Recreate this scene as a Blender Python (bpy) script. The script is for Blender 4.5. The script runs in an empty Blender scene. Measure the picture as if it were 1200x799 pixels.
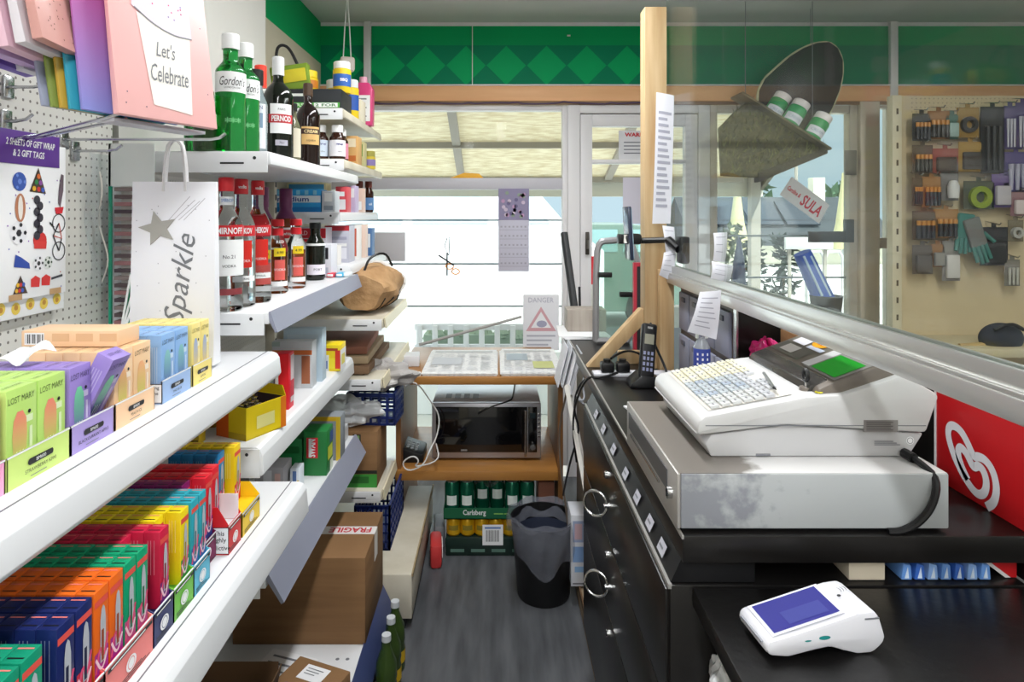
import bpy, bmesh, math, random
from mathutils import Vector, Matrix
random.seed(11)
sc = bpy.context.scene
COL = sc.collection
PI = math.pi
R = math.radians
F, CX, CY, H = 760.0, 582.0, 250.0, 1.5       # focal length in px, vanishing point, eye height

def at(px, py, D):
    s = F / D
    return Vector(((px - CX) / s, D, H + (CY - py) / s))

# ------------------------------------------------------------------ materials
def lin(c):
    if isinstance(c, str):
        c = c.lstrip('#'); c = [int(c[i:i+2], 16) for i in (0, 2, 4)]
    o = []
    for v in c[:3]:
        v = v / 255.0
        o.append(v / 12.92 if v <= .04045 else ((v + .055) / 1.055) ** 2.4)
    return (*o, 1.0)

_mats = {}
def mat(name, col, rough=.5, metal=0.0, spec=.5, emit=0.0, trans=0.0, ior=1.45, alpha=1.0,
        noise=None, bump=None, coat=0.0, sheen=0.0):
    if name in _mats: return _mats[name]
    m = bpy.data.materials.new(name); m.use_nodes = True
    nt = m.node_tree; b = nt.nodes['Principled BSDF']
    c = lin(col)
    b.inputs['Base Color'].default_value = c
    b.inputs['Roughness'].default_value = rough
    b.inputs['Metallic'].default_value = metal
    b.inputs['Specular IOR Level'].default_value = spec
    b.inputs['IOR'].default_value = ior
    b.inputs['Transmission Weight'].default_value = trans
    b.inputs['Alpha'].default_value = alpha
    b.inputs['Coat Weight'].default_value = coat
    if emit:
        b.inputs['Emission Color'].default_value = c
        b.inputs['Emission Strength'].default_value = emit
    if noise or bump:
        tc = nt.nodes.new('ShaderNodeTexCoord')
        mp = nt.nodes.new('ShaderNodeMapping')
        nt.links.new(tc.outputs['Object'], mp.inputs['Vector'])
    if noise:                                  # (scale xyz, colour 2, low, high)
        sx, c2, lo, hi = noise
        mp.inputs['Scale'].default_value = sx if isinstance(sx, tuple) else (sx, sx, sx)
        n = nt.nodes.new('ShaderNodeTexNoise'); n.inputs['Scale'].default_value = 1.0
        n.inputs['Detail'].default_value = 5
        nt.links.new(mp.outputs[0], n.inputs['Vector'])
        r = nt.nodes.new('ShaderNodeValToRGB')
        r.color_ramp.elements[0].position = lo; r.color_ramp.elements[1].position = hi
        r.color_ramp.elements[0].color = c; r.color_ramp.elements[1].color = lin(c2)
        nt.links.new(n.outputs['Fac'], r.inputs['Fac'])
        nt.links.new(r.outputs['Color'], b.inputs['Base Color'])
    if bump:                                   # (scale, strength)
        n2 = nt.nodes.new('ShaderNodeTexNoise'); n2.inputs['Scale'].default_value = bump[0]
        n2.inputs['Detail'].default_value = 4
        nt.links.new(tc.outputs['Object'], n2.inputs['Vector'])
        bp = nt.nodes.new('ShaderNodeBump'); bp.inputs['Strength'].default_value = bump[1]
        bp.inputs['Distance'].default_value = .01
        nt.links.new(n2.outputs['Fac'], bp.inputs['Height'])
        nt.links.new(bp.outputs['Normal'], b.inputs['Normal'])
    _mats[name] = m
    return m

def pane_mat(name, tint, gloss=.06, haze=.0, hazecol=(230, 235, 235)):
    """thin clear sheet: transparent, a little mirror, a little milky haze"""
    if name in _mats: return _mats[name]
    m = bpy.data.materials.new(name); m.use_nodes = True
    nt = m.node_tree; nt.nodes.clear()
    out = nt.nodes.new('ShaderNodeOutputMaterial')
    tr = nt.nodes.new('ShaderNodeBsdfTransparent'); tr.inputs['Color'].default_value = lin(tint)
    gl = nt.nodes.new('ShaderNodeBsdfGlossy'); gl.inputs['Roughness'].default_value = .03
    df = nt.nodes.new('ShaderNodeBsdfDiffuse'); df.inputs['Color'].default_value = lin(hazecol)
    m1 = nt.nodes.new('ShaderNodeMixShader'); m1.inputs[0].default_value = haze
    m2 = nt.nodes.new('ShaderNodeMixShader')
    lw = nt.nodes.new('ShaderNodeLayerWeight'); lw.inputs['Blend'].default_value = .5      # mirror grows towards grazing
    pw = nt.nodes.new('ShaderNodeMath'); pw.operation = 'POWER'; pw.inputs[1].default_value = 5.0
    ma = nt.nodes.new('ShaderNodeMath'); ma.operation = 'MULTIPLY_ADD'; ma.inputs[1].default_value = .35; ma.inputs[2].default_value = gloss * .4
    nt.links.new(lw.outputs['Facing'], pw.inputs[0]); nt.links.new(pw.outputs[0], ma.inputs[0]); nt.links.new(ma.outputs[0], m2.inputs[0])
    nt.links.new(tr.outputs[0], m1.inputs[1]); nt.links.new(df.outputs[0], m1.inputs[2])
    nt.links.new(m1.outputs[0], m2.inputs[1]); nt.links.new(gl.outputs[0], m2.inputs[2])
    nt.links.new(m2.outputs[0], out.inputs['Surface'])
    _mats[name] = m
    return m

def peg_mat(name, col, hole, pitch, rad, u='Y', rough=.5):
    """panel with a regular grid of small punched holes"""
    if name in _mats: return _mats[name]
    m = mat(name, col, rough)
    nt = m.node_tree; b = nt.nodes['Principled BSDF']
    tc = nt.nodes.new('ShaderNodeTexCoord')
    sp = nt.nodes.new('ShaderNodeSeparateXYZ'); nt.links.new(tc.outputs['Object'], sp.inputs[0])
    cb = nt.nodes.new('ShaderNodeCombineXYZ')
    nt.links.new(sp.outputs[u], cb.inputs['X']); nt.links.new(sp.outputs['Z'], cb.inputs['Y'])
    v1 = nt.nodes.new('ShaderNodeVectorMath'); v1.operation = 'SCALE'; v1.inputs['Scale'].default_value = 1 / pitch
    v2 = nt.nodes.new('ShaderNodeVectorMath'); v2.operation = 'FRACTION'
    v3 = nt.nodes.new('ShaderNodeVectorMath'); v3.operation = 'SUBTRACT'; v3.inputs[1].default_value = (.5, .5, 0)
    v4 = nt.nodes.new('ShaderNodeVectorMath'); v4.operation = 'LENGTH'
    lt = nt.nodes.new('ShaderNodeMath'); lt.operation = 'LESS_THAN'; lt.inputs[1].default_value = rad
    mx = nt.nodes.new('ShaderNodeMix'); mx.data_type = 'RGBA'
    mx.inputs['A'].default_value = lin(col); mx.inputs['B'].default_value = lin(hole)
    nt.links.new(cb.outputs[0], v1.inputs[0]); nt.links.new(v1.outputs[0], v2.inputs[0])
    nt.links.new(v2.outputs[0], v3.inputs[0]); nt.links.new(v3.outputs[0], v4.inputs[0])
    nt.links.new(v4.outputs['Value'], lt.inputs[0]); nt.links.new(lt.outputs[0], mx.inputs['Factor'])
    nt.links.new(mx.outputs['Result'], b.inputs['Base Color'])
    return m

def grad_mat(name, c0, c1, axis='Z', z0=0.0, z1=1.0, rough=.45):
    """print that fades from one ink to another along the object"""
    if name in _mats: return _mats[name]
    m = mat(name, c0, rough)
    nt = m.node_tree; b = nt.nodes['Principled BSDF']
    tc = nt.nodes.new('ShaderNodeTexCoord')
    sp = nt.nodes.new('ShaderNodeSeparateXYZ'); nt.links.new(tc.outputs['Object'], sp.inputs[0])
    mr = nt.nodes.new('ShaderNodeMapRange')
    mr.inputs['From Min'].default_value = z0; mr.inputs['From Max'].default_value = z1
    nt.links.new(sp.outputs[axis], mr.inputs['Value'])
    mx = nt.nodes.new('ShaderNodeMix'); mx.data_type = 'RGBA'
    mx.inputs['A'].default_value = lin(c0); mx.inputs['B'].default_value = lin(c1)
    nt.links.new(mr.outputs[0], mx.inputs['Factor'])
    nt.links.new(mx.outputs['Result'], b.inputs['Base Color'])
    return m

def pc(name_or_col, rough=.5):                 # plain printed/painted colour
    c = name_or_col if isinstance(name_or_col, str) else '%02x%02x%02x' % tuple(name_or_col)
    c = c.lstrip('#')
    return mat('ink_' + c + ('_%d' % int(rough * 100)), c, rough)

# ------------------------------------------------------------------ mesh builder
_txt = {}
def text_geo(body, size=1.0, shear=0.0, font_scale=1.0, bold=0.0):
    key = (body, shear, bold)
    if key not in _txt:
        cu = bpy.data.curves.new('t', 'FONT'); cu.body = body; cu.size = 1.0
        cu.align_x = 'CENTER'; cu.align_y = 'CENTER'; cu.shear = shear; cu.offset = bold
        cu.resolution_u = 2
        ob = bpy.data.objects.new('t', cu); COL.objects.link(ob)
        me = bpy.data.meshes.new_from_object(ob)
        vs = [v.co.copy() for v in me.vertices]; fs = [tuple(p.vertices) for p in me.polygons]
        bpy.data.objects.remove(ob); bpy.data.curves.remove(cu); bpy.data.meshes.remove(me)
        if vs:
            ax = (min(v.x for v in vs) + max(v.x for v in vs)) / 2
            ay = (min(v.y for v in vs) + max(v.y for v in vs)) / 2
            vs = [Vector((v.x - ax, v.y - ay, 0)) for v in vs]
        _txt[key] = (vs, fs)
    vs, fs = _txt[key]
    return vs, fs

def frame(o, x, y):
    """matrix whose local x,y run along the given directions from origin o"""
    x = Vector(x).normalized(); y = Vector(y); z = x.cross(y).normalized(); y = z.cross(x)
    M = Matrix((x, y, z)).transposed().to_4x4(); M.translation = Vector(o)
    return M

class MB:
    def __init__(s):
        s.bm = bmesh.new(); s.mats = []; s.M = Matrix()
    def mi(s, m):
        if m not in s.mats: s.mats.append(m)
        return s.mats.index(m)
    def add(s, t, m, M=None):
        i = s.mi(m); T = s.M @ M if M is not None else s.M
        vm = {}
        for v in t.verts: vm[v] = s.bm.verts.new(T @ v.co)
        for f in t.faces:
            try: nf = s.bm.faces.new([vm[v] for v in f.verts])
            except ValueError: continue
            nf.material_index = i; nf.smooth = True
        t.free(); return s
    def raw(s, vs, fs, m):
        i = s.mi(m)
        b = [s.bm.verts.new(s.M @ Vector(v)) for v in vs]
        for f in fs:
            try: nf = s.bm.faces.new([b[k] for k in f])
            except ValueError: continue
            nf.material_index = i; nf.smooth = True
        return s
    def box(s, c, d, m, bev=0.0, rot=None, seg=2):
        t = bmesh.new(); bmesh.ops.create_cube(t, size=1.0)
        for v in t.verts: v.co = Vector((v.co.x * d[0], v.co.y * d[1], v.co.z * d[2]))
        if bev: bmesh.ops.bevel(t, geom=t.edges[:], offset=bev, segments=seg, profile=.5, affect='EDGES')
        M = Matrix.Translation(c)
        if rot is not None:
            M = M @ (rot if isinstance(rot, Matrix) else Matrix.Rotation(rot, 4, 'Z'))
        return s.add(t, m, M)
    def bx(s, x0, x1, y0, y1, z0, z1, m, bev=0.0):
        return s.box(((x0+x1)/2, (y0+y1)/2, (z0+z1)/2), (abs(x1-x0), abs(y1-y0), abs(z1-z0)), m, bev)
    def prism(s, poly, a, b, m, axis='Y', bev=0.0):
        """polygon in the plane across `axis`, extruded from a to b"""
        t = bmesh.new()
        def put(p, k):
            return {'Y': (p[0], k, p[1]), 'X': (k, p[0], p[1]), 'Z': (p[0], p[1], k)}[axis]
        A = [t.verts.new(put(p, a)) for p in poly]; B = [t.verts.new(put(p, b)) for p in poly]
        n = len(poly)
        t.faces.new(A); t.faces.new(B[::-1])
        for i in range(n): t.faces.new((A[i], B[i], B[(i+1) % n], A[(i+1) % n]))
        bmesh.ops.recalc_face_normals(t, faces=t.faces[:])
        if bev: bmesh.ops.bevel(t, geom=t.edges[:], offset=bev, segments=2, profile=.5, affect='EDGES')
        return s.add(t, m)
    def lathe(s, prof, m, c=(0, 0, 0), n=20, a0=0.0, a1=2*PI, M=None):
        """profile of (radius, z) turned about z"""
        t = bmesh.new(); full = abs(a1 - a0 - 2*PI) < 1e-6
        k = n if full else n + 1
        rings = []
        for r, z in prof:
            if r < 1e-6: rings.append([t.verts.new((0, 0, z))])
            else: rings.append([t.verts.new((r*math.sin(a0+(a1-a0)*i/n), -r*math.cos(a0+(a1-a0)*i/n), z)) for i in range(k)])
        for A, B in zip(rings, rings[1:]):
            for i in range(n):
                j = (i+1) % k
                q = [A[i % len(A)], A[j % len(A)], B[j % len(B)], B[i % len(B)]]
                u = []
                for v in q:
                    if v not in u: u.append(v)
                if len(u) > 2:
                    try: t.faces.new(u)
                    except ValueError: pass
        bmesh.ops.recalc_face_normals(t, faces=t.faces[:])
        T = Matrix.Translation(c)
        if M is not None: T = T @ M
        return s.add(t, m, T)
    def cyl(s, p0, p1, r, m, n=16, r1=None):
        p0 = Vector(p0); p1 = Vector(p1); d = p1 - p0; L = d.length
        r1 = r if r1 is None else r1
        q = d.to_track_quat('Z', 'Y').to_matrix().to_4x4()
        return s.lathe([(0, 0), (r, 0), (r1, L), (0, L)], m, p0, n, M=q)
    def tube(s, pts, r, m, n=6, smooth=0):
        P = [Vector(p) for p in pts]
        for _ in range(smooth):                 # corner cutting
            Q = [P[0]]
            for a, b in zip(P, P[1:]): Q += [a*.75 + b*.25, a*.25 + b*.75]
            P = Q + [P[-1]]
        t = bmesh.new(); rings = []; up = Vector((.13, .21, 1)).normalized()
        for i, p in enumerate(P):
            d = (P[min(i+1, len(P)-1)] - P[max(i-1, 0)]).normalized()
            u = d.cross(up)
            if u.length < .05: u = d.cross(Vector((1, 0, 0)))
            u.normalize(); w = u.cross(d)
            rings.append([t.verts.new(p + r*(math.cos(2*PI*k/n)*u + math.sin(2*PI*k/n)*w)) for k in range(n)])
            up = w
        for A, B in zip(rings, rings[1:]):
            for k in range(n): t.faces.new((A[k], A[(k+1) % n], B[(k+1) % n], B[k]))
        t.faces.new(rings[0][::-1]); t.faces.new(rings[-1])
        bmesh.ops.recalc_face_normals(t, faces=t.faces[:])
        return s.add(t, m)
    def disc(s, c, r, m, M=None, n=20, ry=None):
        ry = r if ry is None else ry
        T = M if M is not None else Matrix()
        vs = [T @ Vector((c[0] + r*math.cos(2*PI*i/n), c[1] + ry*math.sin(2*PI*i/n), c[2])) for i in range(n)]
        return s.raw(vs, [tuple(range(n))], m)
    def ring(s, c, r0, r1, m, M=None, n=24):
        T = M if M is not None else Matrix()
        vs = []
        for i in range(n):
            a = 2*PI*i/n
            vs += [T @ Vector((c[0]+r0*math.cos(a), c[1]+r0*math.sin(a), c[2])), T @ Vector((c[0]+r1*math.cos(a), c[1]+r1*math.sin(a), c[2]))]
        fs = [(2*i, 2*i+1, (2*i+3) % (2*n), (2*i+2) % (2*n)) for i in range(n)]
        return s.raw(vs, fs, m)
    def rect(s, M, x0, x1, y0, y1, m, z=.0006):
        vs = [M @ Vector((x, y, z)) for x, y in ((x0, y0), (x1, y0), (x1, y1), (x0, y1))]
        return s.raw(vs, [(0, 1, 2, 3)], m)
    def poly(s, M, pts, m, z=.0006):
        return s.raw([M @ Vector((x, y, z)) for x, y in pts], [tuple(range(len(pts)))], m)
    def stroke(s, M, pts, w, m, z=.001, smooth=2):
        """flat brush line through 2-D points on frame M"""
        P = [Vector((p[0], p[1])) for p in pts]
        for _ in range(smooth):
            Q = [P[0]]
            for a, b in zip(P, P[1:]): Q += [a*.75 + b*.25, a*.25 + b*.75]
            P = Q + [P[-1]]
        vs = []
        for i, p in enumerate(P):
            d = P[min(i+1, len(P)-1)] - P[max(i-1, 0)]
            if d.length < 1e-9: d = Vector((1, 0))
            d.normalize(); nrm = Vector((-d.y, d.x))
            vs += [M @ Vector((*(p + nrm*w/2), z)), M @ Vector((*(p - nrm*w/2), z))]
        fs = [(2*i, 2*i+1, 2*i+3, 2*i+2) for i in range(len(P)-1)]
        return s.raw(vs, fs, m)
    def text(s, body, M, size, m, z=.001, shear=0.0, bold=0.0, w=None, h=None):
        vs, fs = text_geo(body, shear=shear, bold=bold)
        if not vs: return s
        sx = sy = size
        if w: sx = w / (max(v.x for v in vs) - min(v.x for v in vs))
        if w and not h: sy = sx if size is None else size
        if h: sy = h / (max(v.y for v in vs) - min(v.y for v in vs))
        return s.raw([M @ Vector((v.x*sx, v.y*sy, z)) for v in vs], fs, m)
    def wtext(s, body, r, phi, z, size, m, c=(0, 0), bold=0.0, shear=0.0, w=None):
        """lettering wrapped round a cylinder"""
        vs, fs = text_geo(body, bold=bold, shear=shear)
        sx = size
        if w: sx = w / (max(v.x for v in vs) - min(v.x for v in vs))
        o = []
        for v in vs:
            a = phi + v.x*sx / r
            o.append((c[0] + r*math.sin(a), c[1] - r*math.cos(a), z + v.y*size))
        return s.raw(o, fs, m)
    def sheet(s, fn, nu, nv, m, thick=0.0):
        """surface from fn(u,v)->point; optional thickness"""
        t = bmesh.new()
        g = [[t.verts.new(fn(i/nu, j/nv)) for j in range(nv+1)] for i in range(nu+1)]
        for i in range(nu):
            for j in range(nv): t.faces.new((g[i][j], g[i+1][j], g[i+1][j+1], g[i][j+1]))
        if thick:
            bmesh.ops.recalc_face_normals(t, faces=t.faces[:])
            bmesh.ops.solidify(t, geom=t.faces[:], thickness=thick)
        return s.add(t, m)
    def build(s, name, parent=None, loc=None, world=True, sharp=32):
        if parent is not None and world: off = WL[parent.name].inverted()
        elif parent is None:
            if loc is None:
                xs = [v.co for v in s.bm.verts]
                loc = Vector(((min(v.x for v in xs)+max(v.x for v in xs))/2, (min(v.y for v in xs)+max(v.y for v in xs))/2, min(v.z for v in xs)))
            off = Matrix.Translation(-Vector(loc)) if world else Matrix()
        else: off = Matrix()
        for v in s.bm.verts: v.co = off @ v.co
        me = bpy.data.meshes.new(name); s.bm.to_mesh(me); s.bm.free()
        for m in s.mats: me.materials.append(m)
        me.set_sharp_from_angle(angle=R(sharp))
        o = bpy.data.objects.new(name, me); COL.objects.link(o)
        if parent is not None:
            o.parent = parent; WL[o.name] = WL[parent.name].copy()
        else:
            o.location = loc; WL[o.name] = Matrix.Translation(loc)
        return o
WL = {}
def tag(o, label=None, cat=None, group=None, kind=None):
    if label: o['label'] = label
    if cat: o['category'] = cat
    if group: o['group'] = group
    if kind: o['kind'] = kind
    return o
def thing(name, label, cat, loc=(0, 0, 0), rot=(0, 0, 0), group=None):
    o = bpy.data.objects.new(name, None); COL.objects.link(o)
    o.empty_display_size = .05
    o.location = loc; o.rotation_euler = rot
    M = Matrix.LocRotScale(Vector(loc), o.rotation_euler, None)
    WL[o.name] = M
    return tag(o, label, cat, group)
def kids(o): return [c for c in bpy.data.objects if c.parent == o]
def dup(o, loc=None, rot=None, label=None, group=None, parent=None, top=True):
    c = o.copy(); COL.objects.link(c)
    if top:
        if loc is not None: c.location = loc
        if rot is not None: c.rotation_euler = rot
        if label: c['label'] = label
        if group: c['group'] = group
    else: c.parent = parent
    for k in o.children: dup(k, parent=c, top=False)
    return c
def struct(o): o['kind'] = 'structure'; return o
ORD = ['front', 'second', 'third', 'fourth', 'fifth', 'sixth', 'seventh', 'eighth', 'ninth']

# ------------------------------------------------------------------ common materials
WHITE   = mat('white_enamel', (230, 231, 234), .35)
SHELFW  = mat('shelf_white', (226, 227, 229), .38)
SHELFC  = mat('shelf_cream', (214, 207, 190), .45, noise=(9.0, (196, 188, 168), .35, .75))
STRIP   = mat('price_strip_grey', (140, 143, 160), .4)
STRIPB  = mat('price_strip_blue', (70, 82, 128), .4)
STEEL   = mat('bright_steel', (200, 200, 200), .25, metal=1.0)
ALU     = mat('aluminium', (205, 205, 202), .32, metal=.85)
BLACKP  = mat('black_plastic', (18, 18, 20), .4)
BLACKL  = mat('black_laminate', (16, 15, 15), .28, noise=((3, 14, 3), (26, 24, 23), .35, .7))
CARD    = mat('brown_cardboard', (142, 106, 70), .8, noise=((3, 3, 40), (128, 94, 60), .35, .7))
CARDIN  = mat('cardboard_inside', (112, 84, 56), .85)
PAPER   = mat('white_paper', (238, 238, 240), .7)
WOOD    = mat('raw_timber', (208, 182, 142), .6, noise=((34, 34, 2.6), (178, 144, 100), .3, .72))
OAK     = mat('oak_laminate', (176, 124, 64), .35, noise=((3, 26, 26), (150, 100, 48), .3, .75))
INKD    = mat('dark_ink', (30, 30, 34), .5)
INKG    = mat('grey_ink', (120, 122, 128), .5)
CLEAR   = pane_mat('clear_film', (245, 248, 250), .08, .07)
# ================================================================== THE ROOM
YB = 3.70            # back wall
XL, XR, YF, ZC = -1.0, 3.3, -3.0, 2.585
FLOORM = mat('vinyl_floor', (98, 100, 104), .45, noise=((22, 3.0, 1), (62, 64, 68), .3, .75))
CEILM = mat('ceiling_paint', (206, 209, 207), .8)
BEIGE = mat('beige_wall', (200, 192, 170), .7)
PALE = mat('pale_wall', (222, 220, 214), .8)
GREEN0 = mat('frieze_green', (0, 158, 92), .6, spec=.2)
GREEN1 = mat('frieze_dark_green', (0, 128, 90), .6, spec=.2)
GREEN2 = mat('frieze_light_green', (0, 166, 98), .6, spec=.2)
PVC = mat('white_frame', (226, 224, 226), .4)
LILAC = mat('rail_grey', (196, 194, 202), .4)
PANE = pane_mat('window_glass', (240, 246, 246), .004, .0)

m = MB(); m.bx(XL, XR, YF, YB, -.05, 0, FLOORM); struct(m.build('floor'))
m = MB(); m.bx(XL, XR, YF, YB + .1, ZC, ZC + .05, CEILM); struct(m.build('ceiling'))
m = MB(); m.bx(XL - .1, XL, YF, YB, 0, 2.35, BEIGE); m.bx(XL - .1, XL, YF, YB, 2.35, ZC, GREEN0)
struct(m.build('wall_left'))
m = MB(); m.bx(XR, XR + .1, YF, YB, 0, ZC, PALE); struct(m.build('wall_right'))
m = MB(); m.bx(XL, XR, YF - .1, YF, 0, ZC, PALE); struct(m.build('wall_front'))
# back wall round its openings
m = MB()
m.bx(XL, XR, YB, YB + .10, 2.21, ZC, PALE)
m.bx(XL, -.97, YB, YB + .10, 0, 2.21, PALE)
m.bx(1.21, 2.26, YB, YB + .10, 0, .62, PALE)
m.bx(2.26, XR, YB, YB + .10, 0, 2.21, PALE)
struct(m.build('wall_back'))
# green frieze with lozenges
m = MB(); y = YB - .012
m.bx(XL, XR, y, YB, 2.226, 2.565, GREEN0)
m.bx(XL, XR, y - .002, y, 2.226, 2.455, GREEN1)
pz = (2.226 + 2.455) / 2
k = -.86
while k < 1.0 - .1:
    M = frame((k, y - .002, pz), (1, 0, 0), (0, 0, 1))
    m.poly(M, [(-.112, 0), (0, -.112), (.112, 0), (0, .112)], GREEN2, z=.001)
    k += .2287
m.bx(XL, XR, y - .002, YB, 2.565, ZC, PVC)
m.bx(-.14, -.136, y - .004, y, 2.226, 2.565, PVC)
m.box((.41, y-.003, 2.51), (.018, .004, .008), PVC)
struct(m.build('trim_1'))
m = MB()
PEACH = mat('peach_timber', (246, 192, 142), .5, noise=((2, 20, 20), (232, 174, 124), .3, .8))
m.bx(XL, XR, YB - .03, YB, 2.135, 2.222, PEACH, .004)
m.bx(XL, XR, YB - .036, YB, 2.222, 2.229, PVC)
m.bx(XL, XR, YB - .02, YB, 2.118, 2.135, mat('trim_shadow_gap', (150, 122, 96), .6))
struct(m.build('trim_2'))
for k, (xa, xb) in enumerate(((-.752, -.712), (2.225, 2.268))):
    m = MB(); m.bx(xa, xb, YB - .04, YB - .012, 2.10 if k else 2.225, ZC, PVC, .004)
    struct(m.build('trim_%d' % (k + 3)))

def wframe(name, x0, x1, z0, z1, w, rails=(), posts=(), bars=(), col=PVC, yd=.07):
    m = MB()
    m.bx(x0, x0 + w, YB, YB + yd, z0, z1, col, .004); m.bx(x1 - w, x1, YB, YB + yd, z0, z1, col, .004)
    m.bx(x0 + w, x1 - w, YB, YB + yd, z1 - w, z1, col, .004); m.bx(x0 + w, x1 - w, YB, YB + yd, z0, z0 + w, col, .004)
    for za, zb, c in rails: m.bx(x0 + w, x1 - w, YB - .004, YB + yd, za, zb, c, .003)
    for xa, xb in posts: m.bx(xa, xb, YB - .003, YB + yd, z0 + w, z1 - w, col, .003)
    for zb in bars: m.bx(x0 + w, x1 - w, YB + .045, YB + .055, zb - .005, zb + .005, mat('bar_grey', (150, 152, 156), .4))
    o = struct(m.build(name))
    g = MB(); g.bx(x0 + w * .6, x1 - w * .6, YB + .034, YB + .038, z0 + w * .6, z1 - w * .6, PANE)
    p = g.build('pane', o)
    return o
wframe('window_1', -.97, .405, .06, 2.118, .03, rails=((1.637, 1.702, LILAC),), bars=(1.461, 1.208, .964))
# door with its frame, seen left of and behind the timber post
m = MB()
m.bx(.405, .475, YB - .01, YB + .09, 0, 2.118, PVC, .004); m.bx(1.15, 1.215, YB - .01, YB + .09, 0, 2.118, PVC, .004)
m.bx(.475, 1.15, YB - .01, YB + .09, 2.07, 2.118, PVC, .004)
struct(m.build('trim_5'))
o = wframe('door_1', .478, 1.147, .02, 2.066, .068, rails=((1.785, 1.808, PVC), (.75, .83, PVC)))
m = MB(); m.box((.515, YB - .018, 1.33), (.022, .012, .13), mat('keyhole_plate', (70, 66, 62), .4, metal=.6), .004)
m.tube([(.515, YB - .02, 1.345), (.515, YB - .035, 1.345), (.515, YB - .035, 1.30)], .007, mat('handle_metal', (120, 116, 110), .35, metal=.8), 8)
m.build('door_handle', o)
TAUPE = mat('taupe_frame', (196, 186, 172), .45)
wframe('window_2', 1.215, 2.06, .62, 2.118, .045, rails=(), bars=(1.37, 1.13), col=TAUPE)
m = MB(); m.bx(2.06, 2.17, YB - .03, YB + .09, 0, 2.135, mat('cream_post', (214, 200, 180), .5), .004)
struct(m.build('trim_6'))
wframe('window_3', 2.17, 2.275, .62, 2.118, .016, rails=((1.30, 1.36, TAUPE),), col=TAUPE)

# ================================================================== OUTSIDE
m = MB(); m.bx(-9, 24, YB + .1, 40, -.16, -.1, mat('pale_paving', (214, 214, 210), .9)); struct(m.build('ground'))
BAMB = mat('straw_matting', (252, 244, 222), .9, noise=((9, 46, 9), (196, 176, 134), .38, .72), bump=(90, .5))
GREYB = mat('grey_beam', (176, 168, 158), .7)
def see_through(m_, k):
    nt_ = m_.node_tree; b_ = nt_.nodes['Principled BSDF']; o_ = nt_.nodes['Material Output']
    t_ = nt_.nodes.new('ShaderNodeBsdfTranslucent'); x_ = nt_.nodes.new('ShaderNodeMixShader'); x_.inputs[0].default_value = k
    t_.inputs['Color'].default_value = lin((255, 250, 232))
    nt_.links.new(b_.outputs[0], x_.inputs[1]); nt_.links.new(t_.outputs[0], x_.inputs[2]); nt_.links.new(x_.outputs[0], o_.inputs['Surface'])
see_through(BAMB, .26)
DARKB = mat('dark_fascia', (88, 82, 66), .8, noise=(25, (112, 106, 84), .3, .7))
ct = thing('straw_canopy', 'straw-lined canopy on grey beams outside the shop window', 'canopy', (.2, 4.7, 2.0))
Y0c, Y1c, Z0c, Z1c = YB + .12, 5.6, 2.36, 1.80
m = MB()
t = bmesh.new()
def cz(Y): return Z0c + (Z1c - Z0c) * (Y - Y0c) / (Y1c - Y0c)
top = [(-2.6, Y0c), (2.02, Y0c), (2.27, Y1c), (-2.6, Y1c)]
vs = [(x, yy, cz(yy)) for x, yy in top] + [(x, yy, cz(yy) + .04) for x, yy in top]
m.raw(vs, [(0, 3, 2, 1), (4, 5, 6, 7), (0, 1, 5, 4), (1, 2, 6, 5), (2, 3, 7, 6), (3, 0, 4, 7)], BAMB)
m.build('lining', ct)
for yy in (4.12, 4.85, 5.55):
    m = MB(); m.bx(-2.6, 2.1, yy - .025, yy + .025, cz(yy) - .05, cz(yy) - .005, GREYB); m.build('beam', ct)
for xx in (-1.9, -.30, .95):
    m = MB(); dx = .06
    m.raw([(xx - dx/2 + (.12 if k > 3 else 0), yy, z) if False else (xx + sx*dx/2, yy, z) for k, (sx, yy, z) in enumerate(
        [(-1, Y0c, cz(Y0c) - .04), (1, Y0c, cz(Y0c) - .04), (1, Y1c, cz(Y1c) - .04), (-1, Y1c, cz(Y1c) - .04),
         (-1, Y0c, cz(Y0c)), (1, Y0c, cz(Y0c)), (1, Y1c, cz(Y1c)), (-1, Y1c, cz(Y1c))])],
        [(0, 3, 2, 1), (4, 5, 6, 7), (0, 1, 5, 4), (1, 2, 6, 5), (2, 3, 7, 6), (3, 0, 4, 7)], GREYB); m.build('rafter', ct)
m = MB(); m.bx(-2.6, 2.3, Y1c, Y1c + .04, 1.645, 1.86, mat('pale_fascia', (226, 222, 210), .7)); m.build('fascia', ct)
m = MB()
m.raw([(2.02, Y0c, cz(Y0c) - .10), (2.27, Y1c, cz(Y1c) - .10), (2.27, Y1c, cz(Y1c) + .06), (2.02, Y0c, cz(Y0c) + .06),
       (2.05, Y0c, cz(Y0c) - .10), (2.30, Y1c, cz(Y1c) - .10), (2.30, Y1c, cz(Y1c) + .06), (2.05, Y0c, cz(Y0c) + .06)],
      [(0, 1, 2, 3), (4, 7, 6, 5), (0, 4, 5, 1), (3, 2, 6, 7), (0, 3, 7, 4), (1, 5, 6, 2)], DARKB); m.build('side_board', ct)
for xx in (-2.5, 2.2):
    m = MB(); m.bx(xx - .04, xx + .04, 5.5, 5.58, -.1, cz(5.5), GREYB); m.build('post', ct)

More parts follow.
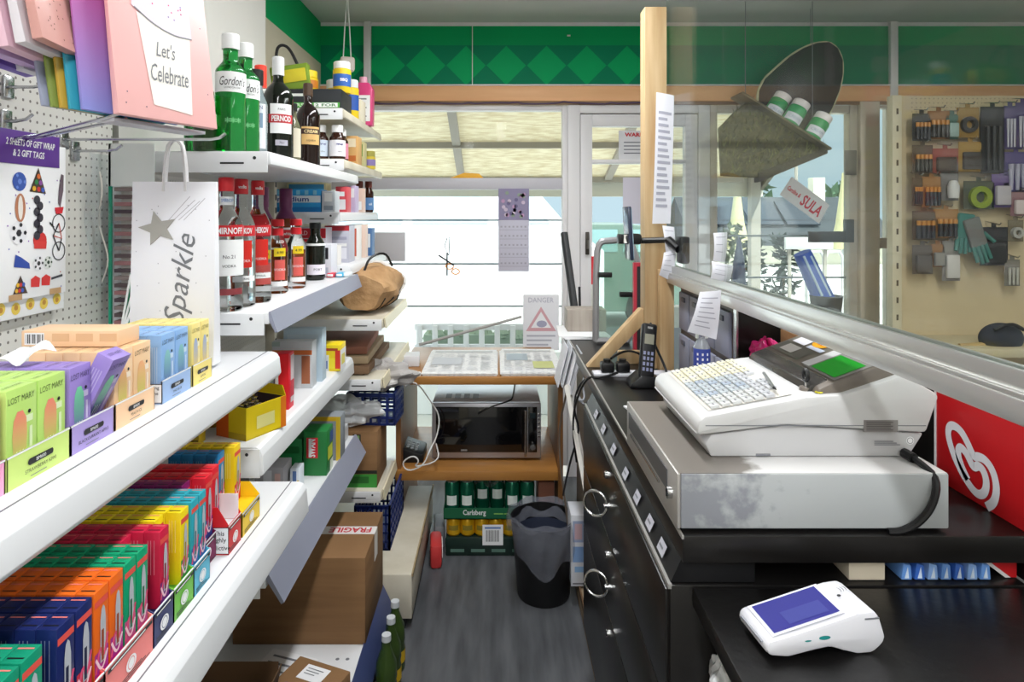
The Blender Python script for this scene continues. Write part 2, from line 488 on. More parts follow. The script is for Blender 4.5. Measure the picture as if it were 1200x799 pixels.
def vehicle(name, label, cat, x0, x1, Y, zr, body, glass, w=1.5):
    """side-on vehicle: body, cabin glass, wheels"""
    L = x1 - x0; r = thing(name, label, cat, ((x0 + x1)/2, Y, -.1))
    zb = .15; zw = zr - .42
    m = MB()
    m.prism([(x0, zb), (x1, zb), (x1, zw*.8), (x1 - .12*L, zw), (x1 - .22*L, zr - .03), (x1 - .3*L, zr), (x0 + .14*L, zr), (x0 + .06*L, zr - .06), (x0, zw)],
            Y, Y + w, body, bev=.03); m.build('body', r)
    for a, b in ((.10, .34), (.37, .62), (.65, .77)):
        g = MB(); g.prism([(x0 + a*L, zw + .03), (x0 + b*L + (.05*L if b > .7 else 0), zw + .03), (x0 + b*L, zr - .08), (x0 + (a + .02)*L, zr - .08)], Y - .012, Y + .01, glass); g.build('side_window', r)
    for a in (.2, .8):
        g = MB(); g.cyl((x0 + a*L, Y - .02, .2), (x0 + a*L, Y + .16, .2), .3, BLACKP, 24)
        g.cyl((x0 + a*L, Y - .03, .2), (x0 + a*L, Y - .01, .2), .17, STEEL, 20); g.build('wheel', r)
    return r
vehicle('van', 'white van with pale blue windows parked outside the big window', 'van', -2.2, 1.2, 7.2, 1.78, mat('van_white', (240, 242, 245), .3), mat('van_glass', (176, 198, 214), .15))
vehicle('car', 'dark green car parked outside beyond the glazed door', 'car', .2, 2.55, 8.9, 1.36, mat('car_green', (84, 104, 94), .3), mat('car_glass', (120, 150, 150), .15))
# low picket fence seen through the lower window
r = thing('picket_fence', 'low white picket fence outside below the big window', 'fence', (-.1, 5.2, .40))
for k in range(9):
    m = MB(); x = -.62 + k * .125; m.bx(x - .022, x + .022, 5.2, 5.22, .40, .60, PVC, .004); m.build('pale', r)
for z in (.585, .42):
    m = MB(); m.bx(-.66, .42, 5.222, 5.25, z - .025, z + .025, PVC, .004); m.build('rail', r)
m = MB()
for k in range(40):
    a = random.uniform(-.58, .4); m.lathe([(0, -.05), (.06, 0), (.0, .08)], mat('hedge_green', (150, 168, 150), .9), (a, 5.36 + random.random()*.08, .46 + random.random()*.05), 6)
m.bx(-.6, .4, 5.33, 5.45, .40, .50, mat('hedge_green', (150, 168, 150), .9))
tag(m.build('hedge'), 'low green hedge growing behind the white picket fence', 'hedge')

m = MB(); m.bx(-.8, .55, 5.15, 5.5, -.1, .3995, mat('glare_white', (244, 244, 242), .9), .01); tag(m.build('planter'), 'long added white planter box carrying the picket fence outside', 'planter')  # added box, its white stands in for the glare below the hedge
m = MB(); m.bx(-2.6, .95, 6.5, 6.66, -.1, .72, mat('glare_white', (244, 244, 242), .9), .01); tag(m.build('low_wall'), 'long low white wall added outside to hide the wheels of the white van', 'wall')  # added wall: hides the wheels, its white stands in for daylight glare
# things down the street, seen through the right-hand window
r = thing('house', 'grey roofed house across the street with a solar panel', 'house', (9.0, 20.5, -.1))
m = MB(); m.bx(6.2, 12.2, 20.4, 23.4, -.1, .9, mat('house_wall', (226, 220, 200), .8)); m.build('wall', r)
ROOF = mat('slate_roof', (64, 68, 72), .8, noise=((3, 3, 30), (52, 56, 60), .3, .7))
m = MB(); m.prism([(20.0, .62), (21.9, 2.05), (23.8, .62), (23.8, .5), (20.0, .5)], 6.0, 12.4, ROOF, axis='X'); m.build('roof', r)
m = MB()
for k in range(3):
    x = 6.9 + k * 1.15
    m.raw([(x, 20.55, 1.12), (x + 1.05, 20.55, 1.12), (x + 1.05, 21.55, 1.87), (x, 21.55, 1.87), (x, 20.5, 1.16), (x + 1.05, 20.5, 1.16), (x + 1.05, 21.5, 1.91), (x, 21.5, 1.91)],
          [(0, 1, 5, 4), (1, 2, 6, 5), (2, 3, 7, 6), (3, 0, 4, 7), (4, 5, 6, 7)], mat('solar_cell', (40, 46, 56), .35))
m.build('solar_panel', r)
m = MB(); m.bx(10.6, 11.0, 21.7, 22.1, 1.6, 2.7, mat('house_wall', (226, 220, 200), .8), .02); m.build('chimney', r)
for px, lab in ((864, 'cream closed parasol standing outside left of the tilted white sign'), (988, 'cream closed parasol standing outside right of the tilted white sign')):
    p = at(px, 250, 12.0)
    r = thing('closed_parasol', lab, 'parasol', (p.x, 12.0, -.1))
    m = MB(); m.lathe([(.02, 2.05 if px < 900 else 2.25), (.05, 1.95), (.13, 1.3), (.23, .85), (.0, .84)], mat('parasol_cream', (190, 182, 140), .8), (p.x, 12.0, 0), 12); m.build('canopy', r)
    m = MB(); m.cyl((p.x, 12, -.1), (p.x, 12, .9), .025, STEEL, 8); m.lathe([(.22, -.1), (.2, -.03), (0, -.02)], GREYB, (p.x, 12, 0), 14); m.build('pole', r)
p = at(933, 250, 24)
r = thing('street_lamp', 'street lamp with a short crossbar standing beyond the roofs', 'street lamp', (p.x, 24, -.1))
m = MB(); m.cyl((p.x, 24, -.1), (p.x, 24, 3.55), .06, GREYB, 8); m.build('pole', r)
m = MB(); m.bx(p.x - .35, p.x + .35, 23.9, 24.1, 3.5, 3.6, GREYB, .02); m.build('lamp_head', r)
def bush(name, label, cat, c, rx, rz, col, n=60, g=None):
    m = MB(); mm = mat(name + '_leaf_%02x%02x%02x' % col, col, .8)
    for k in range(n):
        a = random.uniform(0, 2*PI); h = random.random(); rr = rx * math.sqrt(random.random()) * (1 - .5*h*h)
        q = Vector((c[0] + rr*math.cos(a), c[1] + rr*math.sin(a)*.6, c[2] + h*rz)); d = Vector((random.gauss(0, 1), random.gauss(0, 1), random.gauss(0, .7))).normalized() * rx * .34
        e = d.cross(Vector((random.random(), random.random(), 1))).normalized() * rx * .16
        m.raw([q - d, q + e, q + d, q - e], [(0, 1, 2, 3)], mm)
    m.cyl((c[0], c[1], c[2] - .02), (c[0], c[1], c[2] + rz*.7), rx*.07, mat('twig', (84, 70, 50), .9), 6)
    return tag(m.build(name, loc=(c[0], c[1], c[2])), label, cat, g)
bush('tree', 'dark green distant tree on the skyline beyond the roofs', 'tree', (12.9, 33, -.1), 1.5, 3.2, (74, 104, 74), 160)
bush('tree', 'small distant tree on the skyline right of the lamp', 'tree', (16.4, 31, -.1), 1.3, 2.9, (84, 112, 84), 120)
for px, py, Y, rx, rz, lab, col in ((858, 330, 6.3, .16, .55, 'tall pale green pot plant outside the right-hand window', (122, 142, 96)),
                                    (884, 332, 7.3, .2, .5, 'dark grey green bush outside beside the pale plant', (74, 96, 82)),
                                    (918, 330, 6.5, .2, .45, 'spiky plant outside under the white sign board', (70, 92, 74))):
    p = at(px, py, Y); bush('pot_plant', lab, 'plant', (p.x, Y, -.1), rx, rz + (p.z + .1), tuple(int(c_*.62) for c_ in col), 260)
# white railing outside right
r = thing('railing', 'white curved railing outside the right-hand window', 'railing', (2.9, 5.6, -.1))
for k in range(3):
    p = at(945 + k * 22, 250, 5.6)
    m = MB(); m.tube([(p.x, 5.6, -.1), (p.x, 5.6, 1.12), (p.x + .03, 5.6, 1.17), (p.x + .12, 5.6, 1.17), (p.x + .15, 5.6, 1.12), (p.x + .15, 5.6, -.1)], .014, PVC, 8); m.build('hoop', r)
p = at(920, 292, 5.4); q = at(976, 278, 5.4)
r = thing('sign_board', 'plain white sign board on legs outside the right-hand window', 'sign', ((p.x+q.x)/2, 5.4, -.1))
m = MB(); m.bx(p.x, q.x, 5.39, 5.42, p.z, q.z, PVC, .004); m.build('board', r)
for x in (p.x + .05, q.x - .05):
    m = MB(); m.bx(x - .012, x + .012, 5.42, 5.44, -.1, q.z, GREYB); m.build('leg', r)
m = MB(); m.bx(1.3, 2.35, 5.0, 5.12, -.1, .78, mat('low_wall_grey', (176, 178, 174), .85), .01)
tag(m.build('low_wall'), 'low grey wall outside below the right-hand window', 'wall')

# ================================================================== LIGHT
w = bpy.data.worlds.new('World'); sc.world = w; w.use_nodes = True
bg = w.node_tree.nodes['Background']
nt = w.node_tree
tc = nt.nodes.new('ShaderNodeTexCoord'); sp = nt.nodes.new('ShaderNodeSeparateXYZ')
nt.links.new(tc.outputs['Generated'], sp.inputs[0])
cr = nt.nodes.new('ShaderNodeValToRGB')
cr.color_ramp.elements[0].position = .16; cr.color_ramp.elements[0].color = lin((134, 146, 154))
cr.color_ramp.elements[1].position = .5; cr.color_ramp.elements[1].color = lin((250, 252, 255))
nt.links.new(sp.outputs['Z'], cr.inputs['Fac']); nt.links.new(cr.outputs[0], bg.inputs['Color'])
bg.inputs['Strength'].default_value = 3.2
def light(kind, name, loc, rot, energy, col=(1, 1, 1), size=(1, 1)):
    l = bpy.data.lights.new(name, kind); l.energy = energy; l.color = col
    if kind == 'AREA': l.shape = 'RECTANGLE'; l.size, l.size_y = size
    o = bpy.data.objects.new(name, l); COL.objects.link(o); o.location = loc; o.rotation_euler = rot
    return o
sun = light('SUN', 'sun', (0, 8, 10), (R(33), 0, R(25)), 9.0, (1, .97, .92)); sun.data.angle = R(1)
TUBE = mat('lit_diffuser', (255, 252, 246), .5, emit=3.0)
def batten(x, y0, y1, lab, e):
    r = thing('strip_light', lab, 'ceiling light', (x, (y0 + y1)/2, ZC))
    m = MB(); m.bx(x - .05, x + .05, y0, y1, ZC - .04, ZC, WHITE, .006); m.build('housing', r)
    m = MB(); m.bx(x - .06, x + .06, y0 + .02, y1 - .02, ZC - .075, ZC - .04, TUBE, .015); m.build('diffuser', r)
    light('AREA', 'strip_lamp', (x, (y0 + y1)/2, ZC - .085), (0, 0, 0), e, (.975, .99, 1), (.12, y1 - y0))
batten(.05, 1.2, 2.7, 'fluorescent strip light on the ceiling above the aisle near the window', 27)
batten(.05, -1.4, .3, 'fluorescent strip light on the ceiling above and behind the viewer', 38)
batten(2.0, .6, 2.4, 'fluorescent strip light on the ceiling over the customer side', 30)
batten(2.0, -2.2, -.4, 'fluorescent strip light on the ceiling over the back of the customer side', 26)
batten(-.4, -2.7, -1.6, 'added strip light on the ceiling at the far rear, unseen, for frontal light', 34)  # added lamp out of view, brings frontal light onto the lower shelves

# ================================================================== CAMERA
cam = bpy.data.cameras.new('camera'); co = bpy.data.objects.new('camera', cam); COL.objects.link(co)
co.location = (0, 0, H); co.rotation_euler = (PI/2, 0, 0)
cam.sensor_fit = 'HORIZONTAL'; cam.sensor_width = 36.0; cam.lens = F / 1200 * 36
cam.shift_x = (600 - CX) / 1200; cam.shift_y = -(399.5 - CY) / 1200
cam.clip_start = .02; cam.clip_end = 200
sc.camera = co
sc.view_settings.view_transform = 'Standard'; sc.view_settings.look = 'None'
sc.view_settings.gamma = 1.0; sc.view_settings.use_curve_mapping = False
sc.view_settings.exposure = 0.0
# ================================================================== SHELVING ALONG THE LEFT WALL
XBK = -.88
PEG = peg_mat('peg_panel', (216, 214, 208), (120, 116, 110), .0185, .15)
PEGW = peg_mat('peg_panel_pale', (222, 220, 214), (190, 187, 182), .0145, .13)
PANELG = mat('plain_back_panel', (206, 204, 198), .5)
def shelf(parent, prof, y0, y1, m_, strip=None, strip_m=None, end=None, groove=None):
    """shelf sheet from a cross-section (x,z); optional price strip and end bracket as sub-parts"""
    m = MB(); m.prism(prof, y0, y1, m_, bev=.0015)
    if groove: m.bx(groove[0] - .0012, groove[0] + .0012, y0 + .002, y1 - .002, groove[1] - .001, groove[1] + .0006, INKG)
    s = m.build('shelf', parent)
    if strip:
        m = MB(); m.prism(strip, y0 + .004, y1 - .004, strip_m); tag(m.build('price_strip', s), 'grey price strip')
    if end:
        x0, x1, za, zb = end
        m = MB(); m.bx(x0, x1, y0 - .004, y0 - .0005, za, zb, SHELFW, .001)
        m.bx(x1 - .11, x1 - .055, y0 - .0052, y0 - .0038, zb - .026, zb - .022, INKD)
        m.disc((0, 0, 0), .004, INKD, frame((x1 - .03, y0 - .0055, zb - .012), (1, 0, 0), (0, 0, 1)))
        m.build('bracket', s)
    return s
def upright(parent, y, z1, m_=WHITE, x=XBK):
    m = MB(); m.bx(x, x + .035, y - .014, y + .014, 0, z1, m_, .002)
    k = .1
    while k < z1 - .05:
        m.bx(x + .0345, x + .0362, y - .006, y - .002, k, k + .022, INKD); m.bx(x + .0345, x + .0362, y + .002, y + .006, k, k + .022, INKD); k += .05
    m.build('upright', parent)

# ---- near bay
b1 = thing('shelving_bay', 'white shelving bay nearest the viewer with pegboard above and vape boxes below', 'shelving', (-.7, .9, 0))
m = MB(); m.bx(XBK - .02, XBK, .1, 1.485, .05, 2.4, PEG); m.build('back_panel', b1)
m = MB(); m.bx(XBK, -.45, .1, 1.485, 0, .16, SHELFC, .003); m.build('base_deck', b1)
upright(b1, .1, 2.4)
Z1, Z2 = 1.183, .884
shelf(b1, [(XBK, Z1), (-.515, Z1), (-.506, Z1 - .003), (-.499, Z1 - .013), (-.495, Z1 - .048), (-.500, Z1 - .056), (-.512, Z1 - .05), (-.53, Z1 - .03), (XBK, Z1 - .03)], .1, 1.492, WHITE, groove=(-.527, Z1))
shelf(b1, [(XBK, Z2), (-.455, Z2), (-.444, Z2 - .004), (-.437, Z2 - .016), (-.432, Z2 - .068), (-.438, Z2 - .077), (-.452, Z2 - .07), (-.47, Z2 - .03), (XBK, Z2 - .03)], .1, 1.492, WHITE, groove=(-.472, Z2))

# ---- middle bay
YM0, YM1 = 1.51, 2.47
b2 = thing('shelving_bay', 'white shelving bay in the middle with spirits on its two upper shelves', 'shelving', (-.7, 2.0, 0))
m = MB(); m.bx(XBK - .02, XBK, YM0, YM1, .05, 2.45, PANELG); m.bx(XBK, XBK + .001, YM0 + .02, YM1 - .01, .98, 1.60, PEGW); m.build('back_panel', b2)
upright(b2, 1.498, 1.66)
m = MB(); m.bx(XBK, -.41, YM0, 2.325, 0, .17, SHELFW, .003)
for i in range(10):
    for j in range(2): m.disc((0, 0, 0), .006, INKG, Matrix.Translation((-.445 - j*.03, 1.56 + i*.075, .1706)), n=8)
m.build('base_deck', b2)
m = MB(); m.prism([(-.409, .178), (-.372, .10), (-.372, .09), (-.40, .02), (-.409, .02)], YM0, 2.32, STRIPB); tag(m.build('price_strip', b2), 'dark blue price strip')
S1, S2, S3, S4 = 1.645, 1.268, .955, .654
shelf(b2, [(XBK, S1), (-.535, S1), (-.528, S1 - .004), (-.526, S1 - .03), (-.535, S1 - .034), (-.55, S1 - .026), (XBK, S1 - .026)], YM0, YM1, SHELFW, end=(XBK, -.532, S1 - .05, S1 - .004))
shelf(b2, [(XBK, S2), (-.533, S2), (-.53, S2 - .026), (XBK, S2 - .026)], YM0, YM1, SHELFW, strip=[(-.5325, S2 + .002), (-.528, S2 + .002), (-.512, S2 - .046), (-.517, S2 - .046), (-.531, S2 - .02)], strip_m=STRIP, end=(XBK, -.54, S2 - .052, S2 - .001))
shelf(b2, [(XBK, S3), (-.56, S3), (-.551, S3 - .004), (-.545, S3 - .02), (-.542, S3 - .062), (-.55, S3 - .068), (-.565, S3 - .03), (XBK, S3 - .03)], YM0, YM1, SHELFW, end=(XBK, -.55, S3 - .07, S3 - .003))
shelf(b2, [(XBK, S4), (-.54, S4), (-.538, S4 - .028), (XBK, S4 - .028)], YM0, YM1, SHELFW, strip=[(-.5395, S4 + .006), (-.534, S4 + .006), (-.496, S4 - .062), (-.503, S4 - .066), (-.538, S4 - .01)], strip_m=STRIP, end=(XBK, -.55, S4 - .05, S4 - .002))

# ---- far bay
YT0, YT1 = 2.49, 3.28
b3 = thing('shelving_bay', 'cream shelving bay farthest away beside the window', 'shelving', (-.7, 2.9, 0))
m = MB(); m.bx(XBK - .02, XBK, YT0, YT1, .05, 1.95, BEIGE); m.build('back_panel', b3)
upright(b3, 2.481, 1.95, SHELFC)
m = MB(); m.bx(XBK, -.305, 2.335, 3.1, .04, .20, SHELFC, .003); m.bx(XBK + .01, -.33, 2.345, 3.09, 0, .04, INKD)
m.bx(-.306, -.300, 2.33, 3.1, .195, .207, mat('worn_edge', (168, 148, 112), .6)); m.build('base_deck', b3)
TZ = {'T1': (1.905, -.585, YT1), 'T2': (1.71, -.58, YT1), 'T3': (1.505, -.60, 3.28), 'T4': (1.30, -.56, YT1), 'T5': (1.095, -.435, 3.09), 'T6': (.865, -.44, 3.2), 'T7': (.435, -.44, 2.80)}
for k, (z, xf, ye) in TZ.items():
    shelf(b3, [(XBK, z), (xf - .012, z), (xf - .004, z - .003), (xf, z - .012), (xf + .002, z - .034), (xf - .006, z - .038), (xf - .02, z - .022), (XBK, z - .022)], YT0, ye, SHELFC if k in ('T1', 'T2', 'T5', 'T6', 'T7') else SHELFW,
          strip=[(xf + .001, z + .004), (xf + .006, z + .002), (xf + .012, z - .036), (xf + .005, z - .036)] if k in ('T5', 'T6', 'T7') else None, strip_m=mat('yellowed_strip', (226, 216, 186), .4), end=(XBK, xf - .006, z - .045, z - .002))

# ================================================================== VAPE BOXES
def lat(c, f):      # lighter / darker print colour
    c = [int(c[i:i+2], 16) for i in (1, 3, 5)]
    return '#%02x%02x%02x' % tuple(int(max(0, min(255, v + (255 - v)*f if f > 0 else v*(1 + f)))) for v in c)
def small_vape(col, low, w, tag_c='#e8554a', dash='#101014'):
    """upright carton: front to +X, width along Y; top strips, front print"""
    m = MB(); d, h = .0235, .112; b = pc(col, .4)
    m.bx(-d, 0, -w/2, w/2, 0, h, b, .0008)
    T = frame((0, 0, h), (0, 1, 0), (-1, 0, 0))            # lid seen from the aisle
    for x in (-.25, .25):
        m.stroke(T, [(x*w, .003), (x*w, d - .003)], .0022, pc(dash if x < 0 else lat(tag_c, .25)), z=.0003, smooth=0)
    Fm = frame((0, 0, 0), (0, 1, 0), (0, 0, 1))
    m.rect(Fm, -w/2 + .001, w/2 - .001, h - .020, h - .012, pc(tag_c), z=.0003)
    m.rect(Fm, -w/2 + .001, w/2 - .001, .001, .036, pc(low), z=.0003)
    m.poly(Fm, [(-w*.1, .02), (w*.28, .02), (w*.28, .072), (w*.2, .086), (w*.09, .09), (-w*.02, .086), (-w*.1, .072)], pc('#b9bcc4'), z=.0006)
    m.stroke(Fm, [(w*.05, .022), (w*.05, .06)], w*.16, pc(lat(col, -.35)), z=.0009, smooth=0)
    m.stroke(Fm, [(-w*.42, .012), (-w*.1, .045), (w*.1, .02), (w*.42, .05)], .004, pc('#e24a78'), z=.0007)
    m.stroke(Fm, [(-w*.42, .03), (0, .008), (w*.4, .03)], .0035, pc('#f2c9d4'), z=.0008)
    Sd = frame((-d/2, -w/2, 0), (1, 0, 0), (0, 0, 1))      # near side, small print
    for x in (-.006, -.002, .003):
        m.rect(Sd, x, x + .001, .05, .10, pc(lat(col, .45)), z=.0003)
    return m
def box_mesh_obj(m, name='vape_box'):
    return m.build(name, loc=(0, 0, 0), world=False)
VT = [  # name, box colour, low print, columns (y0,y1,front x), rows
    ('green', 'at near end of lower shelf', '#0d8f6d', '#7a3fa0', [(.634, .666, -.49), (.668, .70, -.49)], 7),
    ('navy', '', '#17245f', '#c8203c', [(.722, .753, -.49), (.755, .786, -.49)], 7),
    ('orange', '', '#e8691c', '#b0208a', [(.789, .819, -.49), (.821, .851, -.49)], 7),
    ('emerald green', 'beyond the orange ones', '#0d9a6c', '#c04a86', [(.853, .881, -.49), (.883, .911, -.49)], 7),
    ('crimson', '', '#c81e42', '#7a2a80', [(.914, .941, -.53), (.943, .970, -.49)], 6),
    ('yellow', 'between crimson and teal ones', '#ecd21a', '#3f9a4a', [(.976, 1.003, -.515), (1.005, 1.032, -.49)], 6),
    ('teal', '', '#2fa3b4', '#3f6fb8', [(1.040, 1.066, -.49), (1.068, 1.094, -.49)], 7),
    ('plum', '', '#8a1f6a', '#2a3a8a', [(1.102, 1.132, -.535)], 6),
    ('red', '', '#dc2030', '#2a3a8a', [(1.134, 1.165, -.51), (1.173, 1.203, -.515)], 5),
    ('blue', '', '#1f7fb8', '#e0eef4', [(1.245, 1.275, -.535)], 4),
    ('yellow', 'at far end of lower shelf', '#f0cc18', '#d8402a', [(1.285, 1.317, -.52)], 5),
]
for fl, where, col, low, cols, rows in VT:
    w = min(c[1] - c[0] for c in cols) - .001
    proto = None
    for ci, (ya, yb, xf) in enumerate(cols):
        colname = ('' if len(cols) == 1 else (', nearer column' if ci == 0 else ', farther column'))
        for k in range(rows):
            loc = (xf - k*.0242, (ya + yb)/2, Z2 + .040)
            lab = '%s vape box, %s from front%s %s' % (fl, ORD[k] if k else 'first', colname, where or 'on lower shelf')
            grp = '%s vape boxes %s' % (fl, where or 'on the lower white shelf')
            if proto is None:
                proto = box_mesh_obj(small_vape(col, low, w)); proto.location = loc; tag(proto, lab, 'vape box', grp)
            else: dup(proto, loc, None, lab, grp)
def tray(lab, y0, y1, xf, depth, z, col, base, hfront, hb, logo=True, side=None, band=None):
    r = thing('display_tray', lab, 'display tray', ((xf - depth/2), (y0 + y1)/2, z))
    m = MB(); c = pc(col, .45)
    m.bx(xf - depth, xf - .002, y0 + .001, y1 - .001, z, z + base, c)
    m.bx(xf - .002, xf, y0, y1, z, z + hfront, c)
    m.bx(xf - .001, xf + .0005, y0, y1, z + hfront - .002, z + hfront, PAPER)
    for yy in (y0, y1 - .0015):
        m.prism([(xf - depth, z), (xf, z), (xf, z + hfront), (xf - .02, z + hb), (xf - depth, z + hb)], yy, yy + .0015, c)
    m.build('carton', r)
    Fm = frame((xf + .0006, (y0 + y1)/2, z), (0, 1, 0), (0, 0, 1))
    m = MB(); W = y1 - y0
    if logo == 'pill':
        m.poly(Fm, [(-.018 + .004*math.cos(a) + (.036 if abs(a) < PI/2 else 0), .022 + .004*math.sin(a)) for a in [-PI/2 + i*PI/6 for i in range(7)][:7]] +
               [(-.018 + .004*math.cos(a), .022 + .004*math.sin(a)) for a in [PI/2 + i*PI/6 for i in range(7)]], INKD, z=.0003)
        m.text('BM600', Fm @ Matrix.Translation((0, .022, 0)), .006, PAPER, z=.0006)
        if band: m.text(band, Fm @ Matrix.Translation((0, .012, 0)), .0062, INKD, z=.0004)
        m.rect(Fm, -.018, .010, .0045, .0055, INKG, z=.0004)
    elif logo:
        m.disc((0, .021, .0004), .012, PAPER, Fm, n=18, ry=.010)
        m.ring((0, .021, .0006), .007, .008, pc(col), Fm, n=16)
        for k in range(3): m.rect(Fm, -W*.4, W*.4 - .01*k, .003 + .003*k, .0042 + .003*k, INKD, z=.0004)
        m.rect(Fm, -W*.46, W*.46, hfront - .009, hfront - .004, INKD, z=.0005)
        m.rect(Fm, -W*.4, W*.3, hfront - .0075, hfront - .0055, PAPER, z=.0008)
    if m.bm.verts: m.build('printed_front', r)
    else: m.bm.free()
    if side:
        Sm = frame((xf - depth/2, y0 - .0004, z), (1, 0, 0), (0, 0, 1))
        sw, sh, lines = side
        Sm = Sm @ Matrix.Translation((depth/2 - sw, .002, 0))
        m = MB(); m.rect(Sm, 0, sw, 0, sh, INKD, z=.0002); m.rect(Sm, .0008, sw - .0008, .0012, sh - .0012, PAPER, z=.0005)
        for i, l in enumerate(lines): m.text(l, Sm @ Matrix.Translation((sw*.5, sh*(.78 - .27*i), 0)), sh*.24, INKD, z=.0008, bold=.01)
        tag(m.build('warning_label', r), 'white warning label with black border')
    return r
for lab, y0, y1, col, back in (('green cardboard tray at the near end of the lower shelf', .630, .715, '#0d8f6d', .06), ('red cardboard tray under the navy vape boxes', .718, .801, '#d2383c', .06),
        ('salmon pink cardboard tray under the orange and emerald vape boxes', .803, .916, '#e87c78', .06), ('navy cardboard tray under the crimson vape boxes', .918, .973, '#2a3266', .06),
        ('lime green cardboard tray under the yellow vape boxes', .975, 1.038, '#6cbc3c', .06), ('sky blue cardboard tray under the teal vape boxes', 1.0395, 1.097, '#54b4d2', .06)):
    tray(lab, y0, y1, -.485, .19, Z2, col, .0395, .050, back)
tray('plum cardboard tray under the plum and red vape boxes', 1.100, 1.1675, -.505, .20, Z2, '#7c1c50', .0395, .045, .06)
tray('open red cardboard tray with a white warning label on its side', 1.169, 1.225, -.483, .15, Z2, '#d8262c', .0395, .052, .085, side=(.034, .048, ('This', 'highly', 'addictive')))
_t = bpy.data.objects[[o.name for o in bpy.data.objects if o.get('label', '').startswith('open red cardboard')][0]]
m = MB(); m.bx(-.632, -.487, 1.2222, 1.2232, Z2 + .041, Z2 + .088, PAPER); m.bx(-.632, -.631, 1.172, 1.222, Z2 + .041, Z2 + .115, PAPER); m.bx(-.54, -.49, 1.171, 1.222, Z2 + .0398, Z2 + .0405, PAPER); tag(m.build('white_liner', _t), 'white inner lining')
tray('yellow cardboard tray at the far end of the lower shelf', 1.232, 1.322, -.483, .16, Z2, '#f0c81e', .0395, .045, .07)

def big_vape(col, dev0, dev1, w, key, text=True):
    m = MB(); d, h = .0245, .110; b = pc(col, .4)
    m.bx(-d, 0, -w/2, w/2, 0, h, b, .0008)
    Fm = frame((0, 0, 0), (0, 1, 0), (0, 0, 1))
    g = grad_mat('device_' + key, dev1, dev0, 'Z', .015, .08)
    m.poly(Fm, [(-w*.28, .016), (w*.12, .016), (w*.16, .055), (w*.14, .072), (w*.02, .082), (-w*.16, .082), (-w*.28, .072), (-w*.32, .055)], g, z=.0004)
    m.rect(Fm, w*.24, w*.34, .012, .06, pc(lat(col, .5)), z=.0004)
    m.disc((w*.24, .078, .0005), .0025, INKD, Fm, n=8)
    m.rect(Fm, w*.02, w*.36, .066, .074, pc(lat(col, .55)), z=.0003)
    for i in range(3): m.rect(Fm, -w*.2 + i*.005, -w*.2 + i*.005 + .0015, .018, .036, PAPER, z=.0008)
    if text: m.text('LOST MARY', Fm @ Matrix.Translation((-w*.02, .097, 0)), .01, pc(lat(col, -.45)), z=.0005, w=w*.86, h=.0075)
    Sd = frame((-d/2, -w/2, 0), (1, 0, 0), (0, 0, 1))
    for i in range(4): m.rect(Sd, -.008 + .004*i, -.0065 + .004*i, .02, .09, pc(lat(col, .35)), z=.0003)
    T = frame((-d/2, 0, h), (0, 1, 0), (-1, 0, 0))
    m.text('LOST MARY', T, .01, pc(lat(col, -.3)), z=.0004, w=w*.7, h=.006)
    return m
BT = [('pink', '#f0a8cc', '#f070a8', '#fae0ec', [(.636, .682), (.684, .73)], .620, .732, '#f2a6cc', 'PINK LEMONADE'),
      ('lime green', '#b8dc74', '#f08a74', '#a8d060', [(.738, .788), (.790, .840)], .735, .843, '#cbe47e', 'STRAWBERRY KIWI'),
      ('lilac', '#9a84cc', '#7ad8a8', '#54308c', [(.848, .893)], .846, .940, '#a896d4', 'BLACKCURRANT APPLE'),
      ('peach', '#f0c89c', '#f0b080', '#b8c858', [(.947, .996), (.998, 1.047)], .944, 1.052, '#f6cca4', 'PEACH ICE'),
      ('sky blue', '#8cb4e4', '#86c4c4', '#4a54a4', [(1.080, 1.126), (1.128, 1.174)], 1.076, 1.177, '#9cb8e2', 'MAD BLUE'),
      ('pale yellow', '#f0dc88', '#98aed8', '#f0d060', [(1.188, 1.223), (1.225, 1.260)], 1.185, 1.263, '#f2dc80', 'LEMON')]
Z1b = Z1 + .0035
for fl, col, d0, d1, cols, y0, y1, tc_, band in BT:
    w = cols[0][1] - cols[0][0] - .001
    proto = None
    for ci, (ya, yb) in enumerate(cols):
        cn = '' if len(cols) == 1 else (', nearer column' if ci == 0 else ', farther column')
        for k in range(5):
            loc = (-.5585 - k*.0252, (ya + yb)/2, Z1b)
            lab = '%s vape box, %s from front%s on upper shelf' % (fl, ORD[k] if k else 'first', cn)
            if proto is None:
                proto = box_mesh_obj(big_vape(col, d0, d1, w, fl.replace(' ', '_'))); proto.location = loc; tag(proto, lab, 'vape box', fl + ' vape boxes on the upper shelf')
            else: dup(proto, loc, None, lab, fl + ' vape boxes on the upper shelf')
    if fl == 'lilac':
        dup(proto, (-.5785, .9165, Z1b + .0125), (0, R(27), 0), 'lilac vape box tilted forward in the lilac tray', 'lilac vape boxes on the upper shelf')
    tray('%s cardboard tray under the %s vape boxes' % (fl, fl), y0, y1, -.555, .135, Z1, tc_, .003, .039, .03, logo='pill', band=band,
         side=(.036, .032, ('Warning', 'nicotine')) if fl == 'sky blue' else None)
# flat peach carton on top of the peach boxes
m = MB(); zt = Z1b + .111
m.bx(-.722, -.576, .985, 1.046, zt, zt + .024, pc('#efc9a2', .45), .001)
Fm = frame((-.645, .985, zt), (1, 0, 0), (0, 0, 1))
m.rect(Fm, -.072, -.042, .003, .021, PAPER, z=.0004)
for i in range(11): m.rect(Fm, -.070 + i*.0025, -.0695 + i*.0025 + (.001 if i % 3 else 0), .005, .019, INKD, z=.0008)
for i in range(3): m.rect(Fm, -.03 + .036*i, -.004 + .036*i, .008, .020, pc('#dcb48c'), z=.0004)
tag(m.build('carton'), 'flat peach carton with a barcode lying on top of the peach vape boxes', 'carton')
